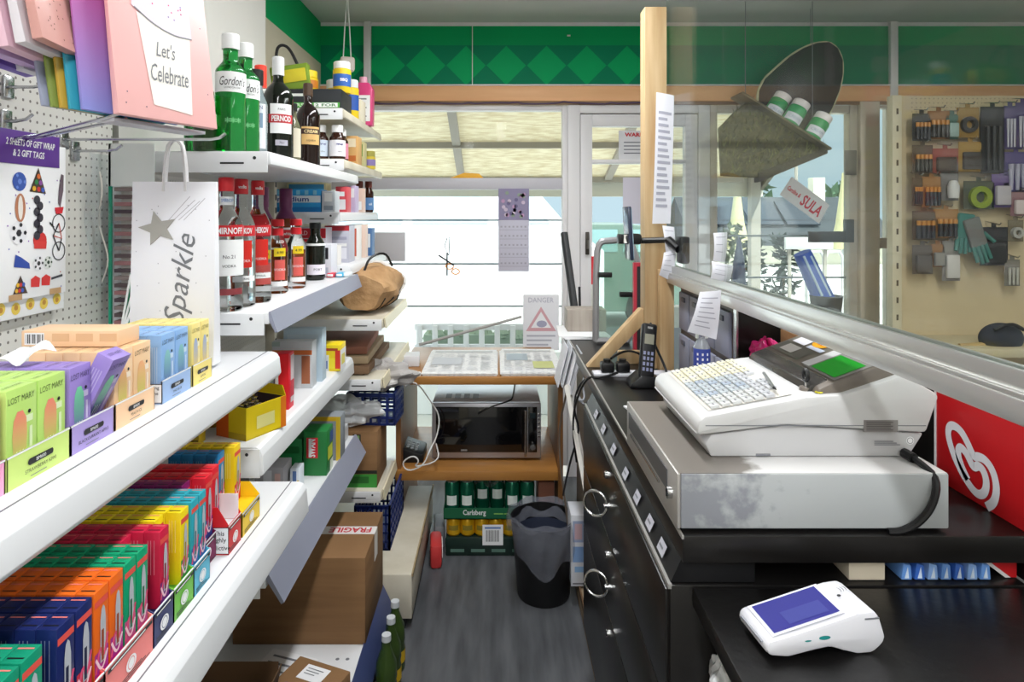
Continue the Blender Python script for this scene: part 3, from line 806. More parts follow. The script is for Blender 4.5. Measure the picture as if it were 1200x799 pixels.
# crumpled white leaflet
m = MB()
m.sheet(lambda u, v: Vector((-.665 + .05*u + .01*v, .85 + .042*v, Z1b + .1105 + .012 + .010*math.sin(7*u + 3*v)*(u) - .01*abs(u-.5) + .012*v)), 10, 8, PAPER, .0006)
tag(m.build('leaflet'), 'crumpled white leaflet lying on the lilac vape boxes', 'paper')
# ================================================================== BOTTLES
def glassm(name, col, rough=.03, ior=1.36): return mat(name, col, rough, trans=1.0, ior=ior)
G_CLEAR = glassm('clear_glass', (246, 250, 250), .02, 1.16); G_GREEN = glassm('green_glass', (52, 170, 84)); G_BLUE = glassm('pale_blue_glass', (196, 216, 228))
G_AMBER = mat('amber_spirit_bottle', (150, 70, 22), .06, trans=.4); G_DARK = mat('dark_bottle_glass', (22, 26, 20), .08); G_BROWN = mat('brown_black_bottle', (30, 18, 16), .1)
def bottle(lab, loc, h, r, glass, capc, neck=.34, capfrac=.14, collar=None, labels=(), texts=(), group=None, cat='bottle', facing=.55, cap_r=None, sh=.16, name='bottle', zf=.60):
    """spirit bottle: body, cap, printed labels; neck = neck radius as a share of r"""
    o = thing(name, lab, cat, loc, (0, 0, facing), group)
    rn = r * neck; zs = h * zf
    m = MB()
    prof = [(0, .004), (r*.8, 0), (r*.97, .004), (r, .012), (r, zs), (r*.97, zs + h*sh*.25), (r*.75, zs + h*sh*.65), (rn*1.12, zs + h*sh), (rn, zs + h*sh*1.2), (rn, h*(1 - capfrac)), (0, h*(1 - capfrac))]
    m.lathe(prof, glass, n=24); m.build('glass_body', o, world=False)
    m = MB(); rc = cap_r or rn*1.18
    m.lathe([(0, h*(1-capfrac) - .001), (rc, h*(1-capfrac) - .001), (rc, h - .003), (rc - .002, h), (0, h)], capc, n=20); m.build('cap', o, world=False)
    if collar:
        m = MB(); z0, z1, c = collar
        def rad(z): 
            pts = prof[3:9]
            for (ra, za), (rb, zb) in zip(pts, pts[1:]):
                if za <= z <= zb and zb > za: return ra + (rb - ra)*(z - za)/(zb - za)
            return rn
        m.lathe([(rad(z0 + (z1 - z0)*i/5) + .0008, z0 + (z1 - z0)*i/5) for i in range(6)], c, n=24); m.build('neck_label', o, world=False)
    for k_, (z0, z1, a, c) in enumerate(labels):
        m = MB(); m.lathe([(r + .0007 + .0005*k_, z0), (r + .0007 + .0005*k_, z1)], c, n=20, a0=-a, a1=a); m.build('label', o, world=False)
    if texts:
        for body, z, size, c, kw in texts:
            m = MB(); kw = dict(kw); rr = kw.pop('r', r); m.wtext(body, rr + .0009 + .0005*len(labels), kw.pop('phi', 0), z, size, c, **kw)
            m.build('lettering', o, world=False)
    return o
REDI, WHI, YEL = pc('#d0202a', .4), pc('#f2f2f2', .5), pc('#f0d020', .5)
# vodka shelf
def vodka(lab, x, y, big=False, g=None):
    if big:
        return bottle(lab, (x, y, S2), .318, .038, G_CLEAR, REDI, .40, .10, (.252, .272, WHI),
            [(.085, .170, 1.25, WHI), (.178, .204, 1.3, REDI), (.04, .055, .9, pc('#8a3a3e'))],
            [('SMIRNOFF', .191, .021, WHI, dict(bold=.02, w=.070)), ('No.21', .130, .012, INKD, {}), ('VODKA', .108, .009, INKD, {}), ('SMIRNOFF', .263, .011, pc('#3a78c0'), dict(r=.0165, w=.03))], g)
    return bottle(lab, (x, y, S2), .318, .034, G_CLEAR, REDI, .42, .115, None,
            [(.098, .165, .62, pc('#d8281e')), (.176, .202, 1.0, REDI), (.064, .078, .9, WHI)],
            [('CHEKOV', .189, .02, WHI, dict(bold=.03, w=.044)), ('VODKA', .115, .009, WHI, {}), ('IMPERIAL', .071, .007, INKD, {}), ('vodka', .298, .012, WHI, dict(r=.0168, bold=.02, w=.02))], g)
vodka('large clear vodka bottle with a white crest label beside the white bag', -.648, 1.555, True)
vodka('clear vodka bottle with red labels next to the white crest one', -.640, 1.625)
vodka('clear vodka bottle with red labels, farther of the matching pair', -.628, 1.705)
def half(lab, x, y):
    return bottle(lab, (x, y, S2), .215, .030, G_CLEAR, REDI, .52, .09, (.168, .188, REDI),
        [(.04, .098, .5, pc('#e06058')), (.108, .132, .55, YEL), (.022, .036, .8, WHI)],
        [('RED', .15, .012, WHI, dict(bold=.02)), ('VODKA', .07, .010, WHI, {}), ('4.99', .119, .012, INKD, {})])
half('small clear spirit bottle with yellow price label, nearest of three', -.655, 1.79)
half('small clear spirit bottle with yellow price label, middle of three', -.640, 1.895)
half('small clear spirit bottle with yellow price label, farthest of three', -.625, 2.02)
PURP = pc('#6a2a58', .35)
def whisky(lab, x, y, lab_c):
    return bottle(lab, (x, y, S2), .315, .040, G_AMBER, PURP, .45, .20, (.215, .262, PURP),
        [(.11, .185, 1.2, lab_c), (.15, .178, .8, REDI)], [('whisky', .164, .014, WHI, dict(bold=.02)), ('Blended', .13, .010, INKD, {})])
whisky('amber whisky bottle with a purple foil top, nearer of the two', -.735, 2.03, pc('#c03038'))
whisky('amber whisky bottle with a purple top and white label, farther one', -.705, 2.17, WHI)
bottle('dark stubby bottle with a white neck band beside the whisky', (-.635, 2.27, S2), .20, .034, G_DARK, BLACKP, .5, .1, (.12, .128, WHI), [(.02, .055, 1.2, pc('#ece6f2'))], [('PORT', .038, .012, INKD, {})])
# gin shelf
def gin(lab, x, y, h=.285):
    return bottle(lab, (x, y, S1), h, .0345, G_GREEN, WHI, .50, .125, None, [(.142, .190, 1.5, WHI)],
        [("Gordon's", .168, .030, INKD, dict(shear=.3, w=.064)), ('LONDON DRY', .152, .006, INKD, {}), ('***', .075, .03, pc('#8ad09a'), {})], cap_r=.0205, zf=.675, sh=.085)
gin('tall green gin bottle nearest the pink gift bag', -.640, 1.56)
gin('tall green gin bottle, farther of the two tall ones', -.638, 1.645)
bottle('green gin bottle half hidden behind the pink gift bag', (-.715, 1.56, S1), .23, .034, G_GREEN, WHI, .5, .13, None, [(.09, .125, 1.5, WHI)], [('Gin', .108, .02, INKD, dict(shear=.35))])
bottle('small dark green bottle left of the tall gin bottles', (-.688, 1.528, S1), .15, .026, mat('olive_glass', (60, 84, 50), .06, trans=.6), G_GREEN, .5, .12, None, [(.06, .088, 1.4, pc('#d8d8cc'))], [('GIN', .074, .012, INKD, {})])
bottle('pale blue gin bottle with a blue oval label and black cap', (-.655, 1.765, S1), .245, .030, G_BLUE, BLACKP, .55, .16, None, [(.03, .15, .75, pc('#dfe6ea')), (.085, .125, .4, pc('#7a96ae'))], [('GIN', .14, .014, pc('#3a5a80'), {})])
bottle('black aniseed spirit bottle with an oval white label and red band', (-.640, 1.90, S1), .312, .043, G_DARK, pc('#d8d8da', .3), .34, .17, None,
    [(.085, .17, .75, WHI), (.115, .14, .85, pc('#c03038')), (.05, .066, .4, pc('#b8b4c0'))], [('PERNOD', .1275, .022, WHI, dict(bold=.03, w=.058)), ('PARIS', .154, .009, INKD, {}), ('70cl', .058, .009, INKD, {})])
bottle('spirit bottle with a bright red cap behind the black ones', (-.735, 2.02, S1), .315, .034, G_CLEAR, pc('#e8402c', .4), .45, .22, None, [(.08, .16, 1.2, pc('#8c8a80'))])
bottle('slim clear bottle with a cream label beside the black aniseed bottle', (-.640, 2.035, S1), .20, .024, mat('olive_clear', (150, 150, 120), .1, trans=.7), BLACKP, .5, .12, None, [(.03, .12, 1.2, pc('#cfc8b4'))])
bottle('dark cream liqueur bottle with a gold and cream picture label', (-.640, 2.20, S1), .295, .040, G_BROWN, pc('#4a3626', .4), .34, .14, None,
    [(.085, .145, .8, pc('#d8b070')), (.12, .138, .85, pc('#3a201c'))], [('CREAM', .129, .015, pc('#f0d8a0'), dict(bold=.02)), ('LIQUEUR', .098, .008, INKD, {})])

# ================================================================== FAR BAY GOODS
def carton(name, lab, x0, x1, y0, y1, z0, z1, col, front=(), side=(), cat='box', group=None, top=(), bev=.001, rough=.5):
    """printed carton; front = marks on the aisle (+X) face, side = marks on the near (-Y) face, each (u0,u1,v0,v1,colour|text)"""
    m = MB(); m.bx(x0, x1, y0, y1, z0, z1, col if not isinstance(col, str) else pc(col, rough), bev)
    for marks, M, W, Hh in ((front, frame((x1, y0, z0), (0, 1, 0), (0, 0, 1)), y1 - y0, z1 - z0), (side, frame((x0, y0, z0), (1, 0, 0), (0, 0, 1)), x1 - x0, z1 - z0),
                            (top, frame((x0, y0, z1), (1, 0, 0), (0, 1, 0)), x1 - x0, y1 - y0)):
        for i, mk in enumerate(marks):
            u0, u1, v0, v1, c = mk[:5]
            if len(mk) > 5: m.text(mk[5], M @ Matrix.Translation(((u0+u1)/2*W, (v0+v1)/2*Hh, 0)), 1, pc(c), z=.0016, w=(u1-u0)*W, h=(v1-v0)*Hh, bold=.02)
            else: m.rect(M, u0*W, u1*W, v0*Hh, v1*Hh, pc(c), z=.0004 + .0002*i)
    return tag(m.build(name), lab, cat, group)
T = {k: v[0] for k, v in TZ.items()}
# top shelf: tubs, dark multipacks
carton('carton', 'black display carton with a green and white front on the top shelf', -.86, -.60, 2.50, 2.68, T['T1'], T['T1'] + .075, '#22262a',
       side=((.05, .98, .04, .30, '#58b048'), (.1, .45, .08, .26, '#dff0d8', 'SAVERS'), (.60, .95, .06, .28, '#ffffff'), (.62, .93, .1, .24, '#2a7a3a', '2 FOR'), (.05, .5, .62, .76, '#d8dcd6'), (.52, .56, .2, .9, '#3a4a3c')))
def jar(lab, x, y, z, r, h, col, lid, lidh=.25, strip='#2a66b0', name='tub', txt=None):
    o = thing(name, lab, 'tub', (x, y, z))
    m = MB(); zb = h*(1 - lidh)
    m.lathe([(0, 0), (r*.95, 0), (r, .004), (r, zb - .006), (r*.86, zb), (0, zb)], pc(col, .4), n=20); m.build('body', o, world=False)
    m = MB(); m.lathe([(0, zb - .001), (r*.92, zb - .001), (r*.92, h - .003), (r*.85, h), (0, h)], pc(lid, .4), n=20); m.build('lid', o, world=False)
    m = MB(); m.lathe([(r + .0006, zb*.25), (r + .0006, zb*.75)], pc(strip), n=14, a0=-1.0, a1=1.5)
    if txt: m.wtext(txt, r + .0012, .45, zb*.5, .016, pc('#ffffff'), bold=.02)
    m.build('label', o, world=False)
    return o
zt = T['T1']
jar('yellow tub with a yellow lid standing on the black carton', -.755, 2.58, zt + .075, .045, .085, '#e0c018', '#e8d030', .3, '#c8781e')
jar('yellow tub with a white lid behind the black carton', -.69, 2.79, zt, .045, .165, '#e6c41c', '#f4f4f2', .22, '#e0a018')
jar('tall yellow tub with a white lid and blue label on the top shelf', -.62, 2.60, zt + .075, .036, .125, '#eac820', '#f6f6f4', .22, '#2c62b4', txt='BBQ')
jar('yellow and blue tub nearest the front edge of the top shelf', -.625, 2.78, zt, .034, .165, '#e8c824', '#d8dce0', .2, '#2a56a8')
o = thing('bottle', 'bright pink bottle with a white label at the end of the top shelf', 'bottle', (-.62, 3.02, zt))
m = MB(); m.prism([(-.045, 0), (.045, 0), (.048, .17), (.03, .20), (-.03, .20), (-.048, .17)], -.028, .028, pc('#d8447e', .3), bev=.006); m.build('body', o, world=False)
m = MB(); m.lathe([(0, .199), (.02, .199), (.018, .228), (0, .23)], pc('#e8a8c0', .4), n=16); m.build('cap', o, world=False)
m = MB(); m.bx(-.036, .036, -.0295, -.0285, .02, .14, WHI); M = frame((0, -.0295, .08), (1, 0, 0), (0, 0, 1))
for i in range(5): m.rect(M, -.025, .02 - .006*(i % 2), .04 - .02*i, .046 - .02*i, INKG)
m.build('label', o, world=False)
o = thing('carrier', 'green and yellow carry pack with a black handle leaning on the top shelf', 'pack', (-.80, 2.52, zt + .075), (0, R(-8), 0))
m = MB(); m.box((0, .03, .05), (.15, .045, .10), pc('#7c9a2c'), .006); m.box((.02, .005, .055), (.09, .004, .05), pc('#d8c830'), .001); m.build('pack', o, world=False)
m = MB(); m.tube([(-.05, .03, .09), (-.045, .03, .17), (-.02, .03, .19), (.01, .03, .17), (.035, .03, .09)], .006, BLACKP, 8, 2); m.build('handle', o, world=False)
carton('box', 'white and yellow carton lying at the top shelf front edge', -.70, -.60, 2.86, 2.97, zt, zt + .10, '#e8e0c8', side=((.1, .9, .5, .9, '#e0b020'), (.1, .9, .1, .4, '#3060a8')))
m = MB(); p0 = at(407, 20, 3.2); m.tube([(p0.x, 3.2, ZC), (p0.x - .012, 3.2, 2.42), (p0.x - .02, 3.2, 2.27)], .003, PAPER, 5); m.tube([(p0.x, 3.2, ZC), (p0.x + .012, 3.2, 2.40), (p0.x + .018, 3.2, 2.27)], .003, PAPER, 5)
m.box((p0.x, 3.2, 2.235), (.07, .05, .07), pc('#e6dcd4'), .012, R(20))
tag(m.build('cord_loop'), 'loop of white cord with a small box hanging above the top shelf', 'cord')
# second shelf: medicine bottles
for i, (x, y, lab, lc) in enumerate(((-.69, 2.54, 'brown medicine bottle with white cap and pale blue label, nearest', '#c8d4e2'), (-.625, 2.545, 'brown medicine bottle with white cap and white label, front of shelf', '#e6e4ea'), (-.64, 2.66, 'brown medicine bottle with white cap and pink label behind the others', '#d88aa0'))):
    bottle(lab, (x, y, T['T2']), .135, .031, mat('medicine_brown', (50, 24, 14), .12), WHI, .6, .2, None, [(.012, .075, 1.6, pc(lc))], [('syrup', .058, .012, pc('#3a3a8a'), dict(bold=.02)), ('100ml', .03, .007, INKD, {})])
carton('carton', 'tall orange and cream carton on the medicine shelf', -.64, -.595, 2.76, 2.86, T['T2'], T['T2'] + .12, '#d8a868', side=((.1, .9, .6, .9, '#f0e0c0'), (.1, .9, .1, .3, '#c06a30')))
carton('carton', 'slim green and cream carton beyond the orange one on the medicine shelf', -.635, -.595, 2.90, 2.97, T['T2'], T['T2'] + .11, '#c8c08c', side=((.1, .9, .4, .9, '#7a9a50'),))
jar('small yellow jar at the far end of the medicine shelf', -.605, 3.08, T['T2'], .030, .085, '#d8c040', '#a8a04c', .3, '#8a7ab0')
# third shelf
carton('box', 'blue and white wide medicine carton with lettering on the third shelf', -.86, -.68, 2.505, 2.60, T['T3'], T['T3'] + .088, '#2a9ad8',
       side=((0, 1, .42, .72, '#e8f2f8'), (.03, .75, .46, .68, '#1a4a98', 'imodium'), (0, 1, 0, .22, '#1878c0'), (.08, .16, .76, .96, '#8ad0e8'), (.28, .36, .76, .96, '#8ad0e8'), (.48, .56, .76, .96, '#8ad0e8'), (.66, .74, .76, .96, '#8ad0e8'), (.84, .92, .76, .96, '#8ad0e8')))
carton('box', 'white and grey medicine carton next to the blue one', -.675, -.625, 2.505, 2.58, T['T3'], T['T3'] + .082, '#cfd4da', side=((.2, .8, .5, .9, '#f4f4f4'), (.15, .85, .1, .3, '#9aa4b0')))
carton('box', 'red and white medicine carton on the third shelf', -.66, -.615, 2.66, 2.74, T['T3'], T['T3'] + .105, '#d84a54', side=((.1, .9, .1, .5, '#f2eef0'), (.2, .8, .62, .8, '#ffffff')))
carton('box', 'lilac medicine carton on the third shelf', -.655, -.61, 2.80, 2.87, T['T3'], T['T3'] + .115, '#c8b8d8', side=((.1, .9, .55, .9, '#f2f2f8'),))
carton('box', 'peach and white medicine carton on the third shelf', -.655, -.61, 2.95, 3.02, T['T3'], T['T3'] + .11, '#e8c8b8', side=((.1, .9, .1, .45, '#ffffff'),))
for x, y, lab in ((-.66, 3.12, 'dark bottle with a red top at the end of the third shelf, inner one'), (-.62, 3.14, 'dark bottle with a blue label at the end of the third shelf')):
    bottle(lab, (x, y, T['T3']), .15, .024, mat('medicine_brown', (50, 24, 14), .12), pc('#6a2a20'), .6, .2, None, [(.012, .07, 1.6, pc('#5a86b8' if x > -.65 else '#a8b8d0'))], [('oil', .04, .016, WHI, dict(bold=.02))])
carton('carton', 'long yellow carton behind the blue medicine carton on the third shelf', -.86, -.70, 2.66, 2.74, T['T3'], T['T3'] + .12, '#d8d0a0', side=((.05, .95, .75, .95, '#4aa0d0'),))
# fourth shelf
carton('box', 'large white carton with a red band and blue panel on the fourth shelf', -.80, -.66, 2.505, 2.60, T['T4'], T['T4'] + .145, '#d8d4e0',
       side=((0, 1, .72, .98, '#cc2434'), (.05, .6, .30, .6, '#2f4ac0'), (.65, .95, .1, .5, '#f4f4f4'), (.0, .62, .62, .70, '#e02834'), (.1, .5, .8, .92, '#f0c8cc', 'COLD')))
carton('box', 'white and orange small carton in front on the fourth shelf', -.655, -.615, 2.505, 2.57, T['T4'], T['T4'] + .075, '#f0ece8', side=((.15, .85, .2, .5, '#e08a5a'), (.15, .85, .6, .9, '#b8bcc4')))
carton('box', 'grey and white carton stack end on the fourth shelf', -.70, -.60, 2.64, 2.74, T['T4'], T['T4'] + .15, '#c4c4d2', side=((0, 1, .86, 1, '#c83440'), (.1, .9, .44, .52, '#f2f2f2'), (.1, .9, .1, .4, '#e8e8f0'), (.1, .9, .62, .7, '#a8a8bc')))
carton('box', 'white tall carton near the far end of the fourth shelf', -.655, -.60, 2.80, 2.88, T['T4'], T['T4'] + .15, '#f2f0ee', side=((.1, .5, .1, .9, '#e0d8d4'), (.7, .9, .1, .9, '#d86a50')))
carton('box', 'pale peach tall carton on the fourth shelf', -.65, -.595, 2.93, 3.0, T['T4'], T['T4'] + .15, '#ecd2c4', side=((.3, .7, .1, .9, '#f8f4f0'),))
carton('box', 'blue and white slim carton at the very end of the fourth shelf', -.62, -.59, 3.06, 3.14, T['T4'], T['T4'] + .13, '#4a74a8', side=((.2, .8, .3, .8, '#e8ecf0'),))
for i, (x, c, lab) in enumerate(((-.60, '#d84050', 'small red wrapped packet lying at the end of the vodka shelf'), (-.57, '#4ab0d8', 'small blue wrapped packet lying at the end of the vodka shelf'), (-.548, '#e8eef0', 'small white wrapped packet lying at the end of the vodka shelf'))):
    m = MB(); m.box((x, 2.36 + i*.012, S2 + .0085), (.028, .05, .016), pc(c, .35), .005); m.box((x, 2.336 + i*.012, S2 + .009), (.020, .006, .008), WHI, .001); tag(m.build('packet'), lab, 'packet')
carton('box', 'white and black medicine carton at the far end of the vodka shelf', -.70, -.60, 2.35, 2.44, S2, S2 + .12, '#e6e6ee', side=((.1, .9, .55, .9, '#26242c'), (.1, .9, .1, .3, '#b8c0d0')))
# brown paper bag on the fifth shelf
o = thing('paper_bag', 'crumpled brown paper bag with black scrawl tied with white ribbon on the shelf', 'bag', (-.55, 2.66, T['T5']))
KRAFT = mat('kraft_paper', (196, 156, 112), .8, noise=(14, (168, 128, 86), .35, .7), bump=(26, .9))
m = MB()
def bagf(u, v):
    a = 2*PI*v; L = -.28 + .56*u
    k = .45 + .55*math.sin(PI*min(max(u*1.08, .06), .96))**.45
    wob = 1 + .07*math.sin(5*a + 9*u) + .05*math.sin(11*u + 3*a)
    return Vector((-.535 + .122*k*wob*math.cos(a), 2.80 + L*.9, T['T5'] + .092 + max(-.089, .096*k*wob*math.sin(a))))
m.sheet(bagf, 22, 26, KRAFT)
for u in (0, 1):
    c = sum((bagf(u, j/26) for j in range(26)), Vector())/26
    m.raw([bagf(u, j/26) for j in range(26)] + [c], [(j, (j+1) % 26, 26) for j in range(26)], KRAFT)
m.build('bag_body', o)
m = MB(); M = frame((-.60, 2.515, T['T5'] + .09), (1, 0, 0), (0, 0, 1))
bm_pts = [bagf(.10, .9 - .022*i) + Vector((.004, -.008, .002)) for i in range(6)]
for a in range(3):
    m.tube([bagf(.12 + .10*a + .02*i, .93 + .012*a - .03*i) * 1 + Vector((.004, -.004, .003)) for i in range(5)], .003, INKD, 5)
m.build('scrawl', o)
for uu in (.72, .80):
    m = MB(); m.tube([bagf(uu + .015*math.sin(j), j/26) + Vector((math.cos(2*PI*j/26)*.006, 0, math.sin(2*PI*j/26)*.006)) for j in range(27)], .007, mat('white_ribbon', (232, 230, 226), .5), 6); m.build('ribbon', o)
m = MB(); m.tube([bagf(.15, .25) + Vector((0, 0, 0)), bagf(.2, .25) + Vector((.02, -.02, .05)), bagf(.3, .22) + Vector((.05, 0, .06)), bagf(.35, .15) + Vector((.02, 0, .01))], .005, BLACKP, 6, 2); m.build('handle', o)
# sixth shelf: brown folded sheets and clear lid
for i, (c, lab) in enumerate((('#7c6048', 'dark brown folded card sheet, lowest on the shelf under the paper bag'), ('#a89274', 'tan folded card sheet, middle one on the shelf under the paper bag'), ('#8c5a48', 'reddish brown card sheet, topmost on the shelf under the paper bag'))):
    m = MB(); m.box((-.67, 2.78, T['T6'] + .022 + .034*i), (.34 - .03*i, .50 - .04*i, .030), mat('sheet_' + c[1:], tuple(int(c[k:k+2], 16) for k in (1, 3, 5)), .8), .004, R(2*i)); 
    if i == 0: m.box((-.67, 2.78, T['T6'] + .0035), (.30, .46, .007), mat('sheet_' + c[1:], (120, 100, 80), .8))
    tag(m.build('card_sheet'), lab, 'card sheet', 'folded card sheets')
# seventh shelf: brown carton with green base, blue basket, carrier bags
zt = T['T7']
carton('cardboard_box', 'brown carton with a green base band and three symbols on low far shelf', -.78, -.465, 2.52, 2.74, zt, zt + .215, CARD,
       side=((0, 1, 0, .24, '#3f9a3e'), (0, 1, .25, .31, '#2a2a24'), (.70, .80, .52, .96, '#2a2a24'), (.715, .785, .55, .66, '#8ab868'), (.715, .785, .69, .80, '#8ab868'), (.715, .785, .83, .94, '#8ab868'), (.55, .9, .08, .2, '#2c6e2e')), cat='cardboard box')
def basket(lab, x0, x1, y0, y1, z0, z1, col, n=7, nr=5, t=.006, rotz=0):
    """open plastic basket with a lattice of slots in each wall"""
    c = Vector(((x0+x1)/2, (y0+y1)/2, z0)); o = thing('basket', lab, 'basket', c, (0, 0, rotz))
    W, L, hh = (x1-x0)/2, (y1-y0)/2, z1 - z0
    m = MB(); m.box((0, 0, .004), (2*W, 2*L, .008), col, .002); m.build('base', o, world=False)
    for ax, s in (('x', -1), ('x', 1), ('y', -1), ('y', 1)):
        m = MB(); A, B = (W, L) if ax == 'x' else (L, W)
        def P(u, z, th): return ((s*(A - t/2), u, z), (t, th, 1)) if ax == 'x' else ((u, s*(A - t/2), z), (th, t, 1))
        for i in range(n + 1):
            u = -B + 2*B*i/n; u = max(-B + t/2, min(B - t/2, u)); c_, d = P(u, hh/2, t); m.box(c_, (d[0], d[1], hh), col)
        for j in range(nr + 1):
            z = hh*j/nr; z = max(t/2, min(hh - t/2, z)); c_, d = P(0, z, 2*B); m.box(c_, (d[0], d[1], t*(1.8 if j == nr else 1)), col)
        m.build('side', o, world=False)
    return o
NAVY = mat('navy_plastic', (26, 44, 108), .4)
basket('navy plastic basket on the brown carton beside the microwave', -.60, -.40, 2.60, 2.76, zt + .2155, zt + .34, NAVY, 6, 4, .009, R(-4))
def bagblob(name, lab, c, rx, ry, rz, m_, seed, flat=.9, cat='bag', n=26):
    rnd = random.Random(seed); ph = [rnd.uniform(0, 6.28) for _ in range(8)]
    m = MB()
    def f(u, v):
        a = 2*PI*u; b = PI*v - PI/2
        k = 1 + .16*math.sin(3*a + ph[0] + 2*b) + .12*math.sin(5*a + ph[1] - 3*b) + .09*math.sin(9*b + ph[2] + 2*a) + .06*math.sin(11*a + ph[3])
        z = math.sin(b)*k
        return Vector((c[0] + rx*k*math.cos(a)*math.cos(b), c[1] + ry*k*math.sin(a)*math.cos(b), c[2] + rz + rz*max(z, -flat)))
    m.sheet(f, n*2, n, m_)
    return tag(m.build(name, sharp=20), lab, cat)
FILM = mat('milky_film', (226, 228, 230), .25, alpha=.75, coat=.5)
GFILM = mat('grey_film', (176, 172, 170), .4)
bagblob('plastic_bag', 'clear crinkled plastic bag lying on the brown carton', (-.60, 2.60, zt + .2155), .12, .06, .055, FILM, 3)
bagblob('plastic_bag', 'grey plastic bag heaped over the navy basket', (-.475, 2.68, zt + .342), .12, .08, .055, GFILM, 8)
# middle bay lower goods ----------------------------------------------------
# third shelf: lighters carton, card packs
def open_box(lab, x0, x1, y0, y1, z0, h, col, inner, flap=None, marks=(), cat='box', t=.003, rotz=0):
    o = thing('open_carton', lab, cat, ((x0+x1)/2, (y0+y1)/2, z0), (0, 0, rotz))
    W, L = (x1-x0)/2, (y1-y0)/2; c = pc(col) if isinstance(col, str) else col; ci = pc(inner) if isinstance(inner, str) else inner
    m = MB(); m.box((0, 0, t/2), (2*W, 2*L, t), c)
    for s in (-1, 1):
        m.box((s*(W - t/2), 0, h/2), (t, 2*L, h), c); m.box((0, s*(L - t/2), h/2), (2*W - 2*t, t, h), c)
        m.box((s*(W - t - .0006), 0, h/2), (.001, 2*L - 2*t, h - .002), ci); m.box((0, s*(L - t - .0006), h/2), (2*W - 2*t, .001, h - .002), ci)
    for face, u0, u1, v0, v1, cc in marks:
        M = frame((W, -L, 0), (0, 1, 0), (0, 0, 1)) if face == 'x' else frame((-W, -L, 0), (1, 0, 0), (0, 0, 1))
        K = 2*L if face == 'x' else 2*W
        m.rect(M, u0*K, u1*K, v0*h, v1*h, pc(cc))
    m.build('carton_body', o, world=False)
    for k, (ax, s, ln, ang) in enumerate(flap or ()):
        m = MB(); a = R(ang)
        if ax == 'x': m.raw([(s*W, -L, h), (s*W, L, h), (s*(W + ln*math.sin(a)), L, h + ln*math.cos(a)), (s*(W + ln*math.sin(a)), -L, h + ln*math.cos(a)),
                             (s*(W - .002), -L, h), (s*(W - .002), L, h), (s*(W - .002 + ln*math.sin(a)), L, h + ln*math.cos(a) + .001), (s*(W - .002 + ln*math.sin(a)), -L, h + ln*math.cos(a) + .001)],
                            [(0, 1, 2, 3), (7, 6, 5, 4), (0, 4, 5, 1), (1, 5, 6, 2), (2, 6, 7, 3), (3, 7, 4, 0)], c)
        else: m.raw([(-W, s*L, h), (W, s*L, h), (W, s*(L + ln*math.sin(a)), h + ln*math.cos(a)), (-W, s*(L + ln*math.sin(a)), h + ln*math.cos(a)),
                     (-W, s*(L - .002), h), (W, s*(L - .002), h), (W, s*(L - .002 + ln*math.sin(a)), h + ln*math.cos(a) + .001), (-W, s*(L - .002 + ln*math.sin(a)), h + ln*math.cos(a) + .001)],
                    [(0, 1, 2, 3), (7, 6, 5, 4), (0, 4, 5, 1), (1, 5, 6, 2), (2, 6, 7, 3), (3, 7, 4, 0)], c)
        m.build('flap', o, world=False)
    return o
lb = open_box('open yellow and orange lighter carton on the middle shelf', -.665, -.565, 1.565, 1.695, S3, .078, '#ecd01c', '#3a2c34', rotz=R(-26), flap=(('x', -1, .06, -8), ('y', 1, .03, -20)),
         marks=(('y', 0, .42, 0, 1, '#e0641e'), ('y', .42, 1, .0, .2, '#c8a818'), ('x', .25, .7, .25, .65, '#f2ea98'), ('x', .86, 1, 0, 1, '#e07a1c')))
for i, c in enumerate(('#2a2a30', '#c8b8d0', '#8a4a9a', '#e8c8d8', '#d0c040', '#4a4a52', '#e07830')):
    q_ = Matrix.Rotation(R(-26), 3, 'Z') @ Vector((-.026 + .025*(i % 3), -.036 + .034*(i//3), 0)); x, y = -.615 + q_.x, 1.63 + q_.y
    o = thing('lighter', '%s cigarette lighter standing in the open yellow carton' % ('black', 'pale lilac', 'purple', 'pale pink', 'mustard yellow', 'dark grey', 'orange')[i], 'lighter', (x, y, S3 + .0031))
    m = MB(); m.box((0, 0, .028), (.022, .012, .056), pc(c, .3), .003); m.build('body', o, world=False)
    m = MB(); m.box((0, 0, .063), (.018, .011, .014), STEEL, .002); m.cyl((-.004, -.005, .072), (-.004, .005, .072), .004, STEEL, 10); m.build('metal_top', o, world=False)
carton('carton', 'yellow carton with black lettering behind the lighter carton', -.79, -.70, 1.525, 1.56, S3, S3 + .066, '#c8a81e', side=((.12, .98, .3, .72, '#3a3010', 'LAZR'), (.05, .98, .12, .17, '#5a4a14')))
carton('carton', 'grey white carton standing behind the lighter carton', -.74, -.66, 1.72, 1.80, S3, S3 + .12, '#c8c6cc', side=((.3, .8, .45, .6, '#6a6a74'),))
carton('packet', 'red and white card packet standing on the middle shelf', -.615, -.577, 1.80, 1.845, S3, S3 + .155, '#e8263a', front=((.35, 1, .1, .95, '#d4c4c8'), (.35, 1, .2, .5, '#d03a4a')), side=((0, 1, .0, 1, '#ee1c30'), (-.0, .25, 0, 1, '#e8e8ee')))
carton('packet', 'grey packet with a green and blue print beside the red one', -.652, -.620, 1.80, 1.835, S3, S3 + .14, '#8a8c94', side=((.5, .95, .05, .5, '#2a6ab0'), (.5, .95, .55, .95, '#7aa08a'), (.55, .9, .1, .3, '#e8f0f8')))
carton('pack', 'clear white pack with an orange top band on the middle shelf', -.70, -.575, 2.02, 2.07, S3, S3 + .145, '#cfd2d6', side=((0, 1, .72, .82, '#d8743a'), (.0, .72, .0, .70, '#dcdce0'), (.74, .95, .1, .7, '#b06a48'), (.0, .2, .9, 1, '#a8b8b4')))
